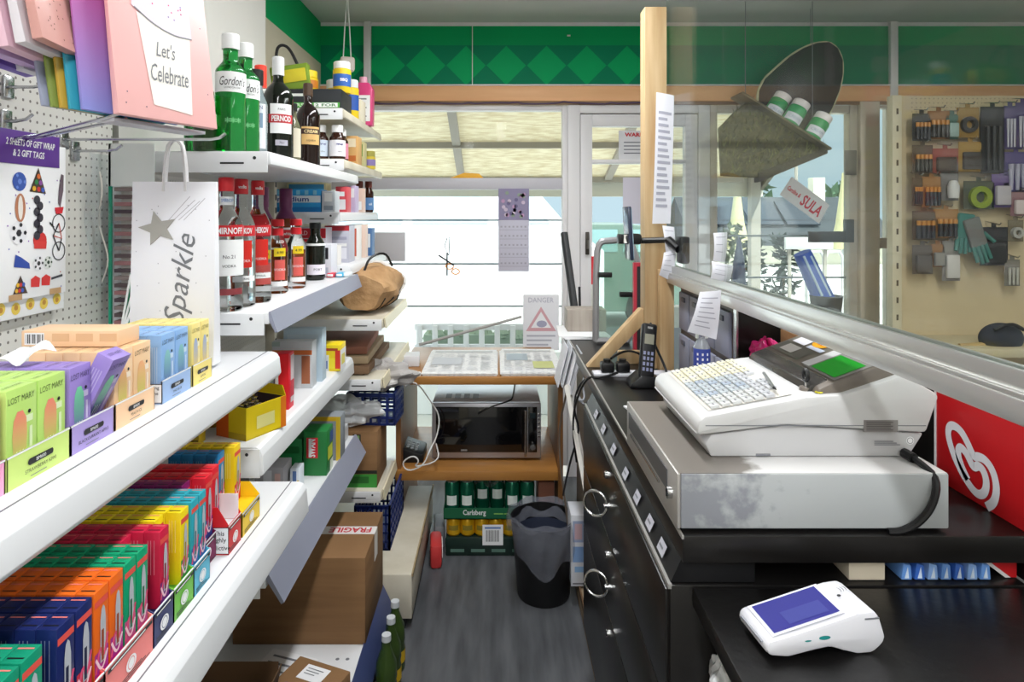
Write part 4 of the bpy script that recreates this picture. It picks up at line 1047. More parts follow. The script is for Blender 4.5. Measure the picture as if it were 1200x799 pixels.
carton('pack', 'pale blue tall pack behind the orange banded pack', -.69, -.565, 2.10, 2.15, S3, S3 + .17, '#c4d8e6', side=((.1, .9, .6, .9, '#d4e2ec'),))
carton('box', 'yellow and white carton with a red panel at the shelf end', -.628, -.540, 2.24, 2.32, S3, S3 + .09, '#f0d418', side=((0, .55, 0, .62, '#e0e4e8'), (.1, .9, .78, .88, '#b04a2a'), (.55, .8, .1, .5, '#f4e030'), (.8, 1, .1, .8, '#e03a28'), (.15, .3, .1, .5, '#3a9a6a'), (.35, .5, .1, .4, '#5a78b0')), front=((0, 1, .0, .8, '#e8e8ea'), (.2, .8, .2, .6, '#e8d860')))
carton('box', 'slim green and white carton left of the yellow shelf end carton', -.640, -.605, 2.17, 2.22, S3, S3 + .08, '#e4eae6', side=((.2, .8, .55, .95, '#2a9a5a'),))
# fourth shelf: green rolling paper carton etc
carton('box', 'green filter carton with a red and white label standing on the low shelf', -.622, -.548, 2.09, 2.17, S4, S4 + .143, '#1f7a3a', side=((.12, .62, .40, .86, '#d02430'), (.22, .34, .42, .84, '#f6e8e8')), front=((.2, .9, .3, .6, '#c8d040'), (.5, 1, .65, .9, '#3a5a9a'), (.5, 1, .0, .25, '#d8e0d0')))
m = MB(); M = frame((-.5946, 2.0885, S4 + .090), (0, 0, 1), (-1, 0, 0)); m.text('SWAN', M, .018, PAPER, z=.0010, w=.058, h=.022, bold=.03)
tag(m.build('lettering', bpy.data.objects[[o.name for o in bpy.data.objects if o.get('label', '').startswith('green filter carton')][0]]), 'white lettering')
carton('box', 'yellow framed display carton behind the green filter carton', -.66, -.535, 2.22, 2.29, S4, S4 + .15, '#8a9096', side=((0, 1, .9, 1, '#e0b428'), (.88, 1, 0, 1, '#e4c030'), (.05, .85, .1, .8, '#9a9ea6')))
carton('box', 'low green carton lying behind the green filter carton', -.73, -.63, 2.10, 2.20, S4, S4 + .115, '#1f8a48', side=((.1, .9, .6, .8, '#156a34'),))
carton('box', 'grey and white striped packet on the low shelf left of the green carton', -.72, -.635, 1.93, 2.01, S4, S4 + .09, '#a8a4a8', side=((.0, 1, .2, .32, '#d88a78'), (.3, .6, .5, .9, '#c8c8cc'), (.7, .9, .4, .8, '#d8b0a8')))
carton('box', 'dark wrapped packet with orange stripes at the near end of the low shelf', -.83, -.725, 1.80, 1.90, S4, S4 + .095, '#5a5250', side=((.2, .95, .2, .34, '#d07a66'), (.1, .5, .6, .9, '#7a6a6a'), (.6, .9, .5, .9, '#8a8088')))
carton('box', 'slim white and blue packet beside the green filter carton', -.628, -.600, 1.97, 2.02, S4, S4 + .07, '#dfe6ee', side=((.3, .7, .1, .9, '#5a7ab0'), (.75, 1, .1, .5, '#e0c040')))
carton('box', 'dark blue small box at the far end of the low shelf', -.60, -.55, 2.295, 2.325, S4, S4 + .07, '#3a4258', side=((.1, .9, .2, .5, '#6a7488'),))
carton('tray_pack', 'clear plastic tray pack lying over the far end of the low shelf', -.76, -.56, 2.33, 2.45, S4, S4 + .055, mat('frosted_plastic', (206, 208, 210), .3), cat='pack')
# hanging things behind second shelf
for i, (x, c, lab) in enumerate(((-.80, '#b03030', 'red packet hanging behind the upper vape shelf'), (-.735, '#b89428', 'mustard packet hanging behind the upper vape shelf'), (-.67, '#6a4a3a', 'brown packet hanging behind the upper vape shelf'))):
    carton('packet', lab, x - .025, x + .02, 1.60 + .05*i, 1.64 + .05*i, S3, S3 + .15 - .01*i, c, side=((.15, .85, .55, .85, lat(c, .4)),), cat='packet')
# base deck: big FRAGILE carton, small carton, open carton, leaflet
zt = .17
o = thing('cardboard_box', 'large brown carton sealed with red and white FRAGILE tape on the bottom shelf', 'cardboard box', (-.61, 2.155, zt))
x0, x1, y0, y1, z1 = -.815, -.405, 2.0, 2.31, zt + .268
m = MB(); m.bx(x0, x1, y0, y1, zt, z1, CARD, .003); m.bx(x0 + .004, x1 - .004, (y0+y1)/2 + .02, (y0+y1)/2 + .0212, z1 - .001, z1 + .0006, INKD); m.build('carton_body', o)
TAPE = pc('#e8e4e2', .3)
m = MB(); yt = (y0 + y1)/2 + .018
m.bx(x0, x1 + .0006, yt - .026, yt + .026, z1 + .0005, z1 + .0012, TAPE); m.bx(x1 + .0004, x1 + .0012, yt - .026, yt + .026, z1 - .09, z1 + .001, TAPE)
for k in range(2):
    M = frame((x1 - .085 - .205*k, yt, z1 + .0012), (-1, 0, 0), (0, -1, 0)); m.text('FRAGILE', M, .04, pc('#c83a44'), z=.0006, w=.14, h=.034, bold=.03)
m.build('tape', o)
o = thing('cardboard_box', 'small brown carton with a white address label on the bottom shelf', 'cardboard box', (-.52, 1.72, zt), (0, 0, R(-22)))
m = MB(); m.box((0, 0, .035), (.17, .21, .07), CARD, .003); m.build('carton_body', o, world=False)
m = MB(); m.bx(-.04, .035, .03, .085, .0702, .0708, PAPER); M = frame((0, .058, .0708), (1, 0, 0), (0, 1, 0))
for i in range(3): m.rect(M, -.03, .02 - .008*i, .012 - .01*i, .015 - .01*i, INKG)
m.build('address_label', o, world=False)
m = MB(); m.box((-.63, 1.88, zt + .0012), (.16, .16, .002), PAPER, 0, R(-18)); M = frame((-.63, 1.88, zt + .0022), (math.cos(R(-18)), math.sin(R(-18)), 0), (-math.sin(R(-18)), math.cos(R(-18)), 0))
for i in range(4): m.rect(M, -.06, .05 - .02*(i % 2), .05 - .028*i, .058 - .028*i, INKG, z=.0004)
tag(m.build('leaflet'), 'printed white leaflet lying flat in front of the large carton', 'paper')
open_box('open brown carton on the floor shelf at the near left', -.80, -.55, 1.54, 1.63, zt, .15, mat('dark_card', (92, 66, 42), .85), CARDIN, flap=(('x', 1, .05, 12), ('y', 1, .05, 8)))
m = MB(); m.box((-.528, 1.585, zt + .075), (.012, .10, .15), pc('#2a3a88'), .002, R(4)); M = frame((-.522, 1.53, zt), (0, 1, 0), (0, 0, 1)); m.rect(M, .02, .09, .09, .13, pc('#e0e4f0'), z=.002)
tag(m.build('magazine'), 'dark blue booklet standing against the open brown carton', 'booklet')
basket('navy plastic basket on the far low deck behind the large carton', -.55, -.41, 2.50, 2.86, .2005, .37, NAVY, 8, 5, .008)
# lemonade bottles pack on floor at the aisle edge of the base
for k in range(3):
    y = 1.97 + k*.085
    o = thing('drink_bottle', 'yellow topped green soft drink bottle on the floor, %s along the blue strip' % ('nearest', 'middle', 'farthest')[k], 'bottle', (-.335, y, 0), group='soft drink bottles beside the blue strip')
    m = MB(); m.lathe([(0, 0), (.030, 0), (.033, .01), (.033, .07), (.030, .085), (.033, .10), (.031, .14), (.013, .19), (.013, .205), (0, .205)], mat('drink_green', (70, 96, 40), .12, trans=.4), n=16); m.build('body', o, world=False)
    m = MB(); m.lathe([(.0337, .03), (.0337, .068)], pc('#d8b01c'), n=16); m.build('label', o, world=False)
    m = MB(); m.lathe([(0, .204), (.0145, .204), (.014, .222), (0, .222)], pc('#c8ccd0'), n=14); m.build('cap', o, world=False)
for k, (c, lab) in enumerate((('#c83a3a', 'red and white packet lying on floor against the cream base'), ('#8a8e94', 'grey crumpled packet on the floor against the cream base'))):
    m = MB(); m.box((-.262, 2.80 + .17*k, .05), (.05, .14, .10), pc(c), .014, R(6)); m.box((-.236, 2.80 + .17*k, .06), (.006, .09, .05), WHI, .002, R(6)); tag(m.build('packet'), lab, 'packet')

# ================================================================== GIFT BAGS, WRAP AND HOOKS
CHROME = mat('chrome_wire', (190, 192, 196), .22, metal=1.0)
def hook(lab, y, z, L, r=.003, up=.012):
    m = MB(); x = XBK
    m.bx(x, x + .006, y - .012, y + .012, z - .02, z + .02, CHROME, .002)
    m.tube([(x + .004, y, z), (x + L - .03, y, z), (x + L - .012, y, z + .003), (x + L, y, z + up)], r, CHROME, 8)
    return tag(m.build('wire_hook'), lab, 'hook')
hook('chrome wire hook holding the white Sparkle bottle bag', 1.315, 1.650, .33)
m = MB(); m.tube([(XBK, 1.16, 1.632), (-.80, 1.13, 1.636), (-.62, 1.03, 1.652), (-.585, 1.02, 1.66)], .003, CHROME, 8); m.tube([(XBK, 1.19, 1.634), (-.80, 1.15, 1.637), (-.60, 1.05, 1.653)], .003, CHROME, 8); m.bx(XBK, XBK + .005, 1.145, 1.205, 1.62, 1.645, CHROME, .001); tag(m.build('wire_hook'), 'double chrome wire prong holding the pink cupcake bag', 'hook')
hook('empty chrome hook sticking out at the left edge of the photo', 1.165, 1.727, .078)
hook('chrome hook holding the sports gift wrap', 1.16, 1.665, .05)
hook('short chrome hook on the pegboard beside the gift wrap', 1.35, 1.63, .10)
hook('chrome hook holding the stack of pink and purple bags', .97, 2.10, .27)
def gift_bag(name, lab, loc, w, h, d, col, rotz=0, lean=0, deco=None, rope=True, handle_h=.11, hw=.05):
    """flat gusseted bag, printed face to -Y; origin at bottom centre"""
    o = thing(name, lab, 'gift bag', loc, (lean, 0, rotz))
    m = MB(); c = col if not isinstance(col, str) else pc(col, .45)
    m.prism([(-d/2, 0), (d/2, 0), (d*.12, h), (-d*.12, h)], -w/2, w/2, c, axis='X', bev=.0008)
    # printed face lies along the slanted front
    Fm = frame((0, -d/2, 0), (1, 0, 0), (0, d*.38, h))
    if deco: deco(m, Fm, w, h)
    m.build('bag_body', o, world=False)
    for s in ((-1, 1) if rope else ()):
        m = MB(); yb = s*d*.1
        m.tube([(-hw, yb, h - .02), (-hw*.9, yb, h + handle_h*.5), (-.012, yb*.6, h + handle_h), (.012, yb*.6, h + handle_h), (hw*.9, yb, h + handle_h*.5), (hw, yb, h - .02)], .0035, mat('ribbon_white', (228, 226, 228), .45), 6, 1)
        m.build('handle', o, world=False)
    return o
def deco_cup(m, M, w, h):
    P = Matrix.Translation
    rnd = random.Random(2)
    for k in range(26): m.disc((rnd.uniform(-.46, .46)*w, rnd.uniform(.03, .97)*h, .0008), .0013, pc('#7a5a70'), M, n=6)
    m.poly(M, [(-.17*w, .07*h), (.22*w, .05*h), (.28*w, .47*h), (-.25*w, .52*h)], pc('#efe9e2'), z=.001)
    m.poly(M, [(-.29*w, .545*h), (-.12*w, .485*h), (.10*w, .455*h), (.30*w, .465*h), (.30*w, .62*h), (.24*w, .76*h), (.12*w, .88*h), (-.02*w, .94*h), (-.18*w, .86*h), (-.28*w, .72*h)], pc('#e4d4e4'), z=.0012)
    m.stroke(M, [(-.27*w, .54*h), (-.1*w, .482*h), (.1*w, .452*h), (.30*w, .462*h)], .0022, INKG, z=.0016)
    for k in range(26):
        x, y = rnd.uniform(-.24, .25)*w, rnd.uniform(.52, .84)*h
        m.disc((x, y, .0018), .0016, pc(('#e05a8a', '#c03a6a', '#8a7ab0')[k % 3]), M, n=6)
    m.stroke(M, [(.06*w, .66*h), (.03*w, .86*h), (.0, 1.0*h)], .006, pc('#a89aa4'), z=.002, smooth=0); m.stroke(M, [(.12*w, .78*h), (.12*w, 1.0*h)], .004, pc('#f0607a'), z=.002, smooth=0)
    m.text("Let's", M @ P((.0*w, .36*h, 0)), .03, INKG, z=.0016, shear=.3, h=.026, w=.040); m.text('Celebrate', M @ P((.02*w, .235*h, 0)), .03, INKG, z=.0016, shear=.3, w=.078, h=.030)
gift_bag('gift_bag', 'large pink gift bag with a cupcake and Let\'s Celebrate lettering', (-.556, 1.103, 1.655), .205, .34, .012, mat('pink_card', (244, 186, 184), .45), R(70), R(-7), deco_cup, False)
# silver-lined base flap under it
m = MB(); m.box((-.595, 1.125, 1.6495), (.19, .045, .006), pc('#c8c8d2', .3), .001, R(70)); tag(m.build('gift_bag'), 'silver gift bag base just under the pink cupcake bag', 'gift bag')
def deco_sparkle(m, M, w, h):
    P = Matrix.Translation
    star = []
    for k in range(10):
        a = PI/2 + .25 + k*PI/5; r = .036 if k % 2 == 0 else .016
        star.append((-.18*w + r*math.cos(a)*1.1, .745*h + r*math.sin(a)))
    SIL = mat('silver_glitter', (170, 168, 162), .45, metal=.35)
    m.poly(M, star, SIL, z=.003)
    for k in range(10):
        a, b = star[k], star[(k+1) % 10]
        m.raw([M @ Vector((*a, .003)), M @ Vector((*b, .003)), M @ Vector((*b, .0)), M @ Vector((*a, .0))], [(0, 1, 2, 3)], SIL)
    for i, (x, y) in enumerate(((.0, .86), (.06, .855), (.12, .87), (-.06, .88))):
        m.stroke(M, [(x*w, .79*h), (x*w + .25*w, y*h + .04*h)], .0012, pc('#bcb8be'), z=.001, smooth=0)
    T2 = M @ P((.12*w, .47*h, 0)) @ Matrix.Rotation(PI/2 - .12, 4, 'Z')
    m.text('Sparkle', T2, .07, INKG, z=.0012, shear=.35, w=.185, h=.056)
    m.stroke(M, [(-.35*w, .06*h), (-.1*w, .10*h), (.2*w, .06*h), (.35*w, .12*h), (.2*w, .16*h), (.05*w, .12*h)], .0022, INKG, z=.001)
    rnd = random.Random(5)
    for k in range(30): m.disc((rnd.uniform(-.44, .44)*w, rnd.uniform(.03, .9)*h, .0009), .0012, pc('#b0aeb8'), M, n=6)
gift_bag('gift_bag', 'white bottle gift bag with a silver star and Sparkle lettering', (-.661, 1.335, 1.190), .168, .375, .04, mat('bag_white', (240, 240, 246), .45), R(3), 0, deco_sparkle, True, .085, .022)
def dots(c, n=40, r=.0022):
    def f(m, M, w, h):
        rnd = random.Random(n)
        for k in range(n): m.disc((rnd.uniform(-.46, .46)*w, rnd.uniform(.03, .97)*h, .0009), r, pc(c), M, n=6)
    return f
for k, (lab, col, d) in enumerate((('rose gold gift bag with dark dots, front of the hanging stack', (214, 158, 150), dots('#8a5a50', 90, .0014)),
        ('white gift bag with grey dots behind the rose gold one', (226, 220, 226), dots('#7a7280', 60, .0014)), ('pale pink gift bag in the hanging stack', (234, 192, 208), None),
        ('lilac gift bag in the hanging stack behind the pale pink one', (196, 166, 214), None), ('deep purple gift bag at the back of the hanging stack', (106, 74, 176), None))):
    gift_bag('gift_bag', lab, (-.642 - .020*k, .962 - .004*k, 1.742 - .007*k), .135 + .002*k, .30, .014, mat('stack_card_%d' % k, col, .4), R(97), R(-11), d, False)
gift_bag('gift_bag', 'silver and white gift bag under the hanging stack', (-.715, 1.03, 1.715), .12, .30, .012, mat('silver_bag', (206, 204, 210), .35), R(92), R(-14), None, False)
for k, (lab, col) in enumerate((('turquoise gift bag edge just left of the fading purple bag', (58, 164, 188)), ('gold gift bag edge left of the turquoise one', (196, 160, 62)), ('green gift bag edge left of the gold one', (132, 150, 72)), ('grey silver gift bag at the left of the group of edges', (154, 160, 184)))):
    gift_bag('gift_bag', lab, (-.603 - .0115*(k + 1), 1.060 - .004*k, 1.657 + .001*k), .18, .33, .006, mat('edge_card_%d' % k, col, .35), R(72.5 + .5*k), R(-8.5 - 1.2*k), None, False)
gift_bag('gift_bag', 'purple to blue fading gift bag left of the pink cupcake bag', (-.597, 1.066, 1.657), .185, .33, .006, grad_mat('fade_card', '#8a90d8', '#c060a8', 'Z', 0, .2), R(72), R(-8), None, False)

# sports gift wrap pack
o = thing('gift_wrap', 'white gift wrap pack with sports pictures and a purple header on the pegboard', 'gift wrap', (XBK, 1.14, 1.345))
x = XBK + .022
m = MB(); m.bx(x, x + .004, 1.0, 1.285, 1.345, 1.63, PAPER, .0008); wrapm = m
m = MB(); m.bx(x + .004, x + .0055, .995, 1.265, 1.588, 1.648, pc('#5a2a8e', .4), .0005)
Fm = frame((x + .0056, 1.13, 1.618), (0, 1, 0), (0, 0, 1))
m.text('2 SHEETS OF GIFT WRAP', Fm @ Matrix.Translation((.058, .009, 0)), .02, PAPER, z=.0006, w=.125, h=.0125, shear=.2, bold=.02); m.text('& 2 GIFT TAGS', Fm @ Matrix.Translation((.052, -.010, 0)), .02, PAPER, z=.0006, w=.08, h=.0125, shear=.2, bold=.02)
m.build('header', o)
m = wrapm; Fm = frame((x + .0041, 1.13, 1.345), (0, 1, 0), (0, 0, 1))
def ball(u, v, r, c, c2=None, n=5):
    m.disc((u, v, .0006), r, pc(c), Fm, n=18)
    if c2:
        m.disc((u, v, .0012), r*.32, pc(c2), Fm, n=6)
        for k in range(n): a = 2*PI*k/n; m.disc((u + r*.72*math.cos(a), v + r*.72*math.sin(a), .0012), r*.2, pc(c2), Fm, n=5)
ball(.03, .212, .017, '#3a5ab0', '#6a8ad8', 3); ball(.028, .12, .021, '#e6e6ea', '#26262c'); ball(-.07, .20, .017, '#d86a3a', '#26262c', 4); ball(-.06, .11, .018, '#3a3a42', '#8a8a90', 3)
m.poly(Fm, [(.055, .195), (.098, .192), (.078, .24)], pc('#4a3a30'), z=.0006)
for k, (u, v) in enumerate(((.066, .201), (.078, .200), (.089, .199), (.072, .213), (.083, .212), (.078, .224))): m.disc((u, v, .0012), .0048, pc(('#e0b030', '#c83a3a', '#3a5ab0', '#2a8a4a', '#8a4a9a', '#e07030')[k]), Fm, n=10)
m.disc((.032, .165, .0006), .013, pc('#b87a5a'), Fm, n=18, ry=.026); m.disc((.032, .165, .001), .006, pc('#e8e0d8'), Fm, n=14, ry=.022)
for k in range(7): m.disc((.074 + .008*(k % 2), .180 - .011*k, .0008), .0085, pc('#33303a'), Fm, n=12)
m.disc((.082, .105, .0006), .018, pc('#c8302c'), Fm, n=16, ry=.016); m.poly(Fm, [(.066, .09), (.098, .088), (.1, .102), (.066, .104)], pc('#d03a34'), z=.001)
for v in (.082, .136): m.ring((.134, v, .0008), .0165, .0185, INKD, Fm); 
m.stroke(Fm, [(.134, .136), (.118, .112), (.134, .082)], .003, pc('#2a2a30'), smooth=0); m.stroke(Fm, [(.118, .112), (.142, .106), (.134, .136)], .0025, pc('#c84a3a'), smooth=0); m.stroke(Fm, [(.142, .106), (.134, .082)], .0025, INKD, smooth=0); m.stroke(Fm, [(.108, .138), (.12, .128)], .003, INKD, smooth=0)
m.poly(Fm, [(.138, .165), (.147, .20), (.148, .23), (.141, .232), (.134, .20), (.132, .175)], pc('#6a5a64'), z=.0008); m.poly(Fm, [(.122, .166), (.148, .168), (.144, .155), (.126, .154)], pc('#d02a34'), z=.0008)
m.poly(Fm, [(.016, .06), (.056, .054), (.054, .064), (.034, .076), (.02, .082)], pc('#2e4aa0'), z=.0008); ball(.078, .062, .014, '#e6e6ea', '#3a3a40'); ball(.104, .062, .012, '#d8dcd8', '#3a4a40')
m.poly(Fm, [(.014, .012), (.05, .010), (.032, .044)], pc('#4a3a30'), z=.0008)
for k in range(6): m.disc((.022 + .007*(k % 3) + .003*(k//3), .017 + .010*(k//3), .0014), .004, pc(('#e0b030', '#c83a3a', '#3a5ab0')[k % 3]), Fm, n=8)
for u in (.07, .098): m.poly(Fm, [(u - .012, .02), (u + .010, .018), (u + .012, .034), (u, .040), (u - .012, .034)], pc('#cc3434'), z=.0008)
m.stroke(Fm, [(.112, .030), (.144, .034)], .0045, pc('#44444c'), smooth=0)
for k in range(40):
    rnd = random.Random(k); u, v = rnd.uniform(-.12, .15), rnd.uniform(.01, .23); m.disc((u, v, .0005), .0016, pc(('#4a5ab0', '#c84a4a', '#8a4ab0')[k % 3]), Fm, n=6)
for u in (.004, .108): m.rect(Fm, u, u + .032, -.0, .011, pc('#b8946a'), z=.0009)
m.build('printed_sheet', o)
o = thing('gift_wrap', 'white gift wrap pack with yellow ball prints under the sports pack', 'gift wrap', (XBK, 1.14, 1.30))
m = MB(); m.bx(XBK + .012, XBK + .018, .99, 1.292, 1.312, 1.60, PAPER, .0008); Fm = frame((XBK + .0181, 1.13, 1.312), (0, 1, 0), (0, 0, 1))
for k in range(6): m.disc((-.04 + .036*k, .017 + .004*(k % 2), .0006), .011, pc('#e0c458'), Fm, n=16); m.disc((-.04 + .036*k, .019, .001), .005, pc('#b8863a'), Fm, n=8)
m.build('printed_sheet', o)
# clear cellophane packet, striped card holder at the bay corner
o = thing('cellophane_packet', 'empty clear cellophane packet hanging at the end of the pegboard', 'packet', (XBK + .02, 1.42, 1.32))
m = MB(); m.sheet(lambda u, v: Vector((XBK + .016 + .008*math.sin(9*v + 4*u), 1.37 + .09*u, 1.34 + .29*v)), 10, 16, pane_mat('cellophane', (240, 244, 246), .12, .10)); m.build('film', o)
m = MB(); m.sheet(lambda u, v: Vector((XBK + .022 + .008*math.sin(9*v), 1.405 + .012*math.sin(5*v) + .006*u, 1.35 + .24*v)), 2, 20, pc('#cfcac0', .3)); m.build('crease', o)
o = thing('card_rack', 'stack of striped dark cards in a teal edged holder at the bay corner', 'card rack', (-.80, 1.45, Z1 + .0))
m = MB(); m.bx(-.862, -.857, 1.44, 1.447, Z1, 1.655, pc('#2a9a7a', .3)); m.bx(-.862, -.76, 1.440, 1.4415, 1.56, 1.655, pc('#d8dcda', .3)); m.bx(-.862, -.76, 1.44, 1.49, Z1, Z1 + .004, pc('#2a9a7a', .3)); m.build('holder', o)
m = MB()
for k in range(22): m.bx(-.852, -.765 - .01*(k % 3), 1.445, 1.488, Z1 + .02 + .0165*k, Z1 + .0285 + .0165*k, pc(('#5a4a4c', '#8a7a78', '#4a3c44', '#9a6a6c')[k % 4]))
m.bx(-.845, -.78, 1.46, 1.47, Z1 + .004, Z1 + .40, pc('#dcd8d4')); m.build('cards', o)
for k in range(3):
    m = MB(); m.box((-.80 + .012*k, 1.415 - .012*k, Z1 + .095), (.004, .05, .19), pc(('#3aa07c', '#7ac0a0', '#2c8a68')[k]), .0005, Matrix.Rotation(R(10 + 5*k), 4, 'Y')); m.box((-.80 + .012*k, 1.39 - .012*k, Z1 + .095), (.0046, .002, .185), WHI, 0, Matrix.Rotation(R(10 + 5*k), 4, 'Y'))
    tag(m.build('folder'), ('dark green card folder leaning at the bay corner, innermost', 'pale green card folder leaning at the bay corner', 'green card folder leaning at the bay corner, outermost')[k], 'folder')
# ================================================================== DESK AT THE WINDOW
o = thing('desk', 'oak effect desk with a lower shelf standing against the big window', 'desk', (-.08, 3.1, 0))
m = MB(); m.bx(-.44, .29, 2.81, 3.45, .757, .79, OAK, .003); m.build('desk_top', o)
m = MB(); m.bx(-.44, .268, 2.81, 3.40, .342, .384, OAK, .003); m.build('shelf', o)
for x in (-.44, .268):
    m = MB(); m.bx(x, x + .022, 2.83, 3.42, 0, .757, mat('oak_panel', (142, 98, 56), .45, noise=((26, 26, 3), (118, 80, 44), .3, .75))); m.build('side_panel', o)
NEWS = mat('newsprint', (240, 240, 240), .8, noise=((60, 90, 9), (214, 215, 218), .5, .66))
def papers(lab, x0, x1, y0, y1, z, n, g):
    o = thing('newspaper', lab, 'newspaper', ((x0+x1)/2, (y0+y1)/2, z), group=g)
    for k in range(n):
        m = MB(); d = .006*math.sin(k*2.1)
        m.sheet(lambda u, v: Vector((x0 + d + (x1-x0)*u, y0 + d*.6 + (y1-y0)*v, z + .0035 + k*.0042 - .0025*(1 - v)**6*(k == n-1))), 4, 10, NEWS, .0034); m.build('fold', o)
    m = MB(); M = frame((x0, y0, z + .0006 + .0042*n), (1, 0, 0), (0, 1, 0)); W, L = x1-x0, y1-y0
    m.rect(M, .06*W, .94*W, .84*L, .93*L, pc('#c8cacc')); rr = random.Random(n)
    for c in range(5):
        for k in range(26):
            if rr.random() < .8: m.rect(M, (.06 + .178*c)*W, (.06 + .178*c + .15*rr.uniform(.7, 1))*W, (.06 + .027*k)*L, (.073 + .027*k)*L, pc('#cfd0d4'))
    if n == 5: m.rect(M, .55*W, .9*W, .12*L, .4*L, pc('#c8cc86'), z=.001); m.rect(M, .1*W, .48*W, .45*L, .75*L, pc('#a8b4be'), z=.001)
    else: m.rect(M, .08*W, .5*W, .3*L, .6*L, pc('#c4c6cc'), z=.001)
    m.build('print', o)
papers('stack of newspapers on the desk, left pile under the window', -.325, .0, 2.83, 3.30, .79, 4, 'newspapers on the desk')
papers('stack of newspapers on the desk with a yellow green picture, right pile', .02, .285, 2.83, 3.30, .79, 5, 'newspapers on the desk')
m = MB(); m.box((-.385, 2.86, .7915), (.10, .07, .003), PAPER, 0, R(8)); tag(m.build('envelope'), 'white envelope lying at the left front corner of the desk', 'envelope')
m = MB(); m.box((-.40, 3.05, .815), (.075, .10, .05), pc('#dcdce0'), .004, R(6)); tag(m.build('box'), 'small white box standing at the left end of the desk', 'box')
# microwave
mw = thing('microwave_oven', 'silver microwave oven with a black glass door on the lower desk shelf', 'microwave', (-.045, 3.1, .384))
SILV = mat('brushed_silver', (176, 176, 184), .32, metal=.75); GLB = mat('black_glass', (12, 12, 14), .08, coat=.3)
mx0, mx1, my, mz0, mz1 = -.292, .200, 2.925, .396, .642
m = MB(); m.bx(mx0, mx1, my + .03, my + .36, mz0, mz1, mat('microwave_case', (196, 196, 200), .3, metal=.4), .004)
for k in range(4): m.bx(mx0 + .055 + .042*k, mx0 + .082 + .042*k, my + .09, my + .16, mz1 - .001, mz1 + .0006, INKG)
m.build('case', mw)
m = MB(); m.bx(mx0, mx1, my, my + .031, mz0, mz1, SILV, .004); m.build('front_frame', mw)
m = MB(); m.bx(mx0 + .018, mx1 - .062, my - .004, my, mz0 + .028, mz1 - .014, GLB, .001); m.build('door', mw)
m = MB(); m.bx(mx1 - .058, mx1 - .018, my - .004, my, mz0 + .028, mz1 - .014, GLB, .001); m.build('control_panel', mw)
m = MB(); m.bx(mx1 - .050, mx1 - .026, my - .006, my - .003, mz1 - .065, mz1 - .04, mat('clock_display', (26, 40, 44), .1)); m.build('clock', mw)
for k in range(6):
    m = MB(); m.bx(mx1 - .014, mx1 - .004, my - .003, my, mz1 - .05 - .02*k, mz1 - .041 - .02*k, STEEL, .001); m.build('button', mw)
m = MB(); m.cyl((mx1 - .038, my - .018, mz0 + .055), (mx1 - .038, my - .003, mz0 + .055), .013, STEEL, 20); m.build('dial', mw)
m = MB(); m.cyl((mx1 - .071, my - .03, mz0 + .02), (mx1 - .071, my - .03, mz1 - .022), .0055, STEEL, 10)
for z in (mz0 + .03, mz1 - .03): m.cyl((mx1 - .071, my - .03, z), (mx1 - .071, my - .002, z), .004, STEEL, 8)
m.build('handle', mw)
m = MB(); M = frame((mx0 + .145, my - .0045, mz0 + .038), (1, 0, 0), (0, 0, 1)); m.rect(M, -.014, .014, -.004, .004, STEEL, z=.0004); m.build('badge', mw)
for x in (mx0 + .03, mx1 - .03):
    for y in (my + .05, my + .33): 
        m = MB(); m.cyl((x, y, .3845), (x, y, mz0 + .002), .012, BLACKP, 10); m.build('foot', mw)
m = MB(); m.tube([(.10, 3.30, .70), (.075, 2.95, .66), (.055, 2.93, .652), (-.03, 2.915, .63), (-.075, 2.912, .603), (-.085, 2.911, .60)], .0035, BLACKP, 6, 2)
m.tube([(.10, 3.30, .70), (.10, 3.42, .60)], .0035, BLACKP, 6); tag(m.build('cable'), 'black cable drooping over the top of the microwave', 'cable')
pts = [at(488, 446, 2.80), at(506, 472, 2.90), at(516, 488, 2.88), at(512, 512, 2.86), at(503, 528, 2.80), at(497, 545, 2.79), at(478, 553, 2.79), at(470, 542, 2.78), at(484, 533, 2.78), at(492, 540, 2.78), at(484, 548, 2.79), at(516, 540, 2.79), at(511, 520, 2.87)]
m = MB(); m.tube([at(475, 452, 2.80)] + pts, .0032, mat('white_cable', (226, 224, 222), .4), 6, 2); tag(m.build('cable'), 'white cable looping down in front of the microwave left corner', 'cable')
o = thing('telephone_base', 'dark phone base unit on the lower desk shelf beside the microwave', 'telephone', (-.375, 3.0, .384))
m = MB(); m.prism([(-.43, .384), (-.33, .384), (-.33, .42), (-.43, .455)], 2.90, 3.06, BLACKP, bev=.004); m.build('housing', o)
m = MB(); M = frame((-.43, 2.9, .456), (1, 0, -.35), (0, 1, 0))
for i in range(3):
    for j in range(4): m.box(M @ Vector((.03 + .02*i, .03 + .025*j, .001)), (.012, .014, .005), mat('key_grey', (150, 154, 158), .4), .001)
m.build('keypad', o)

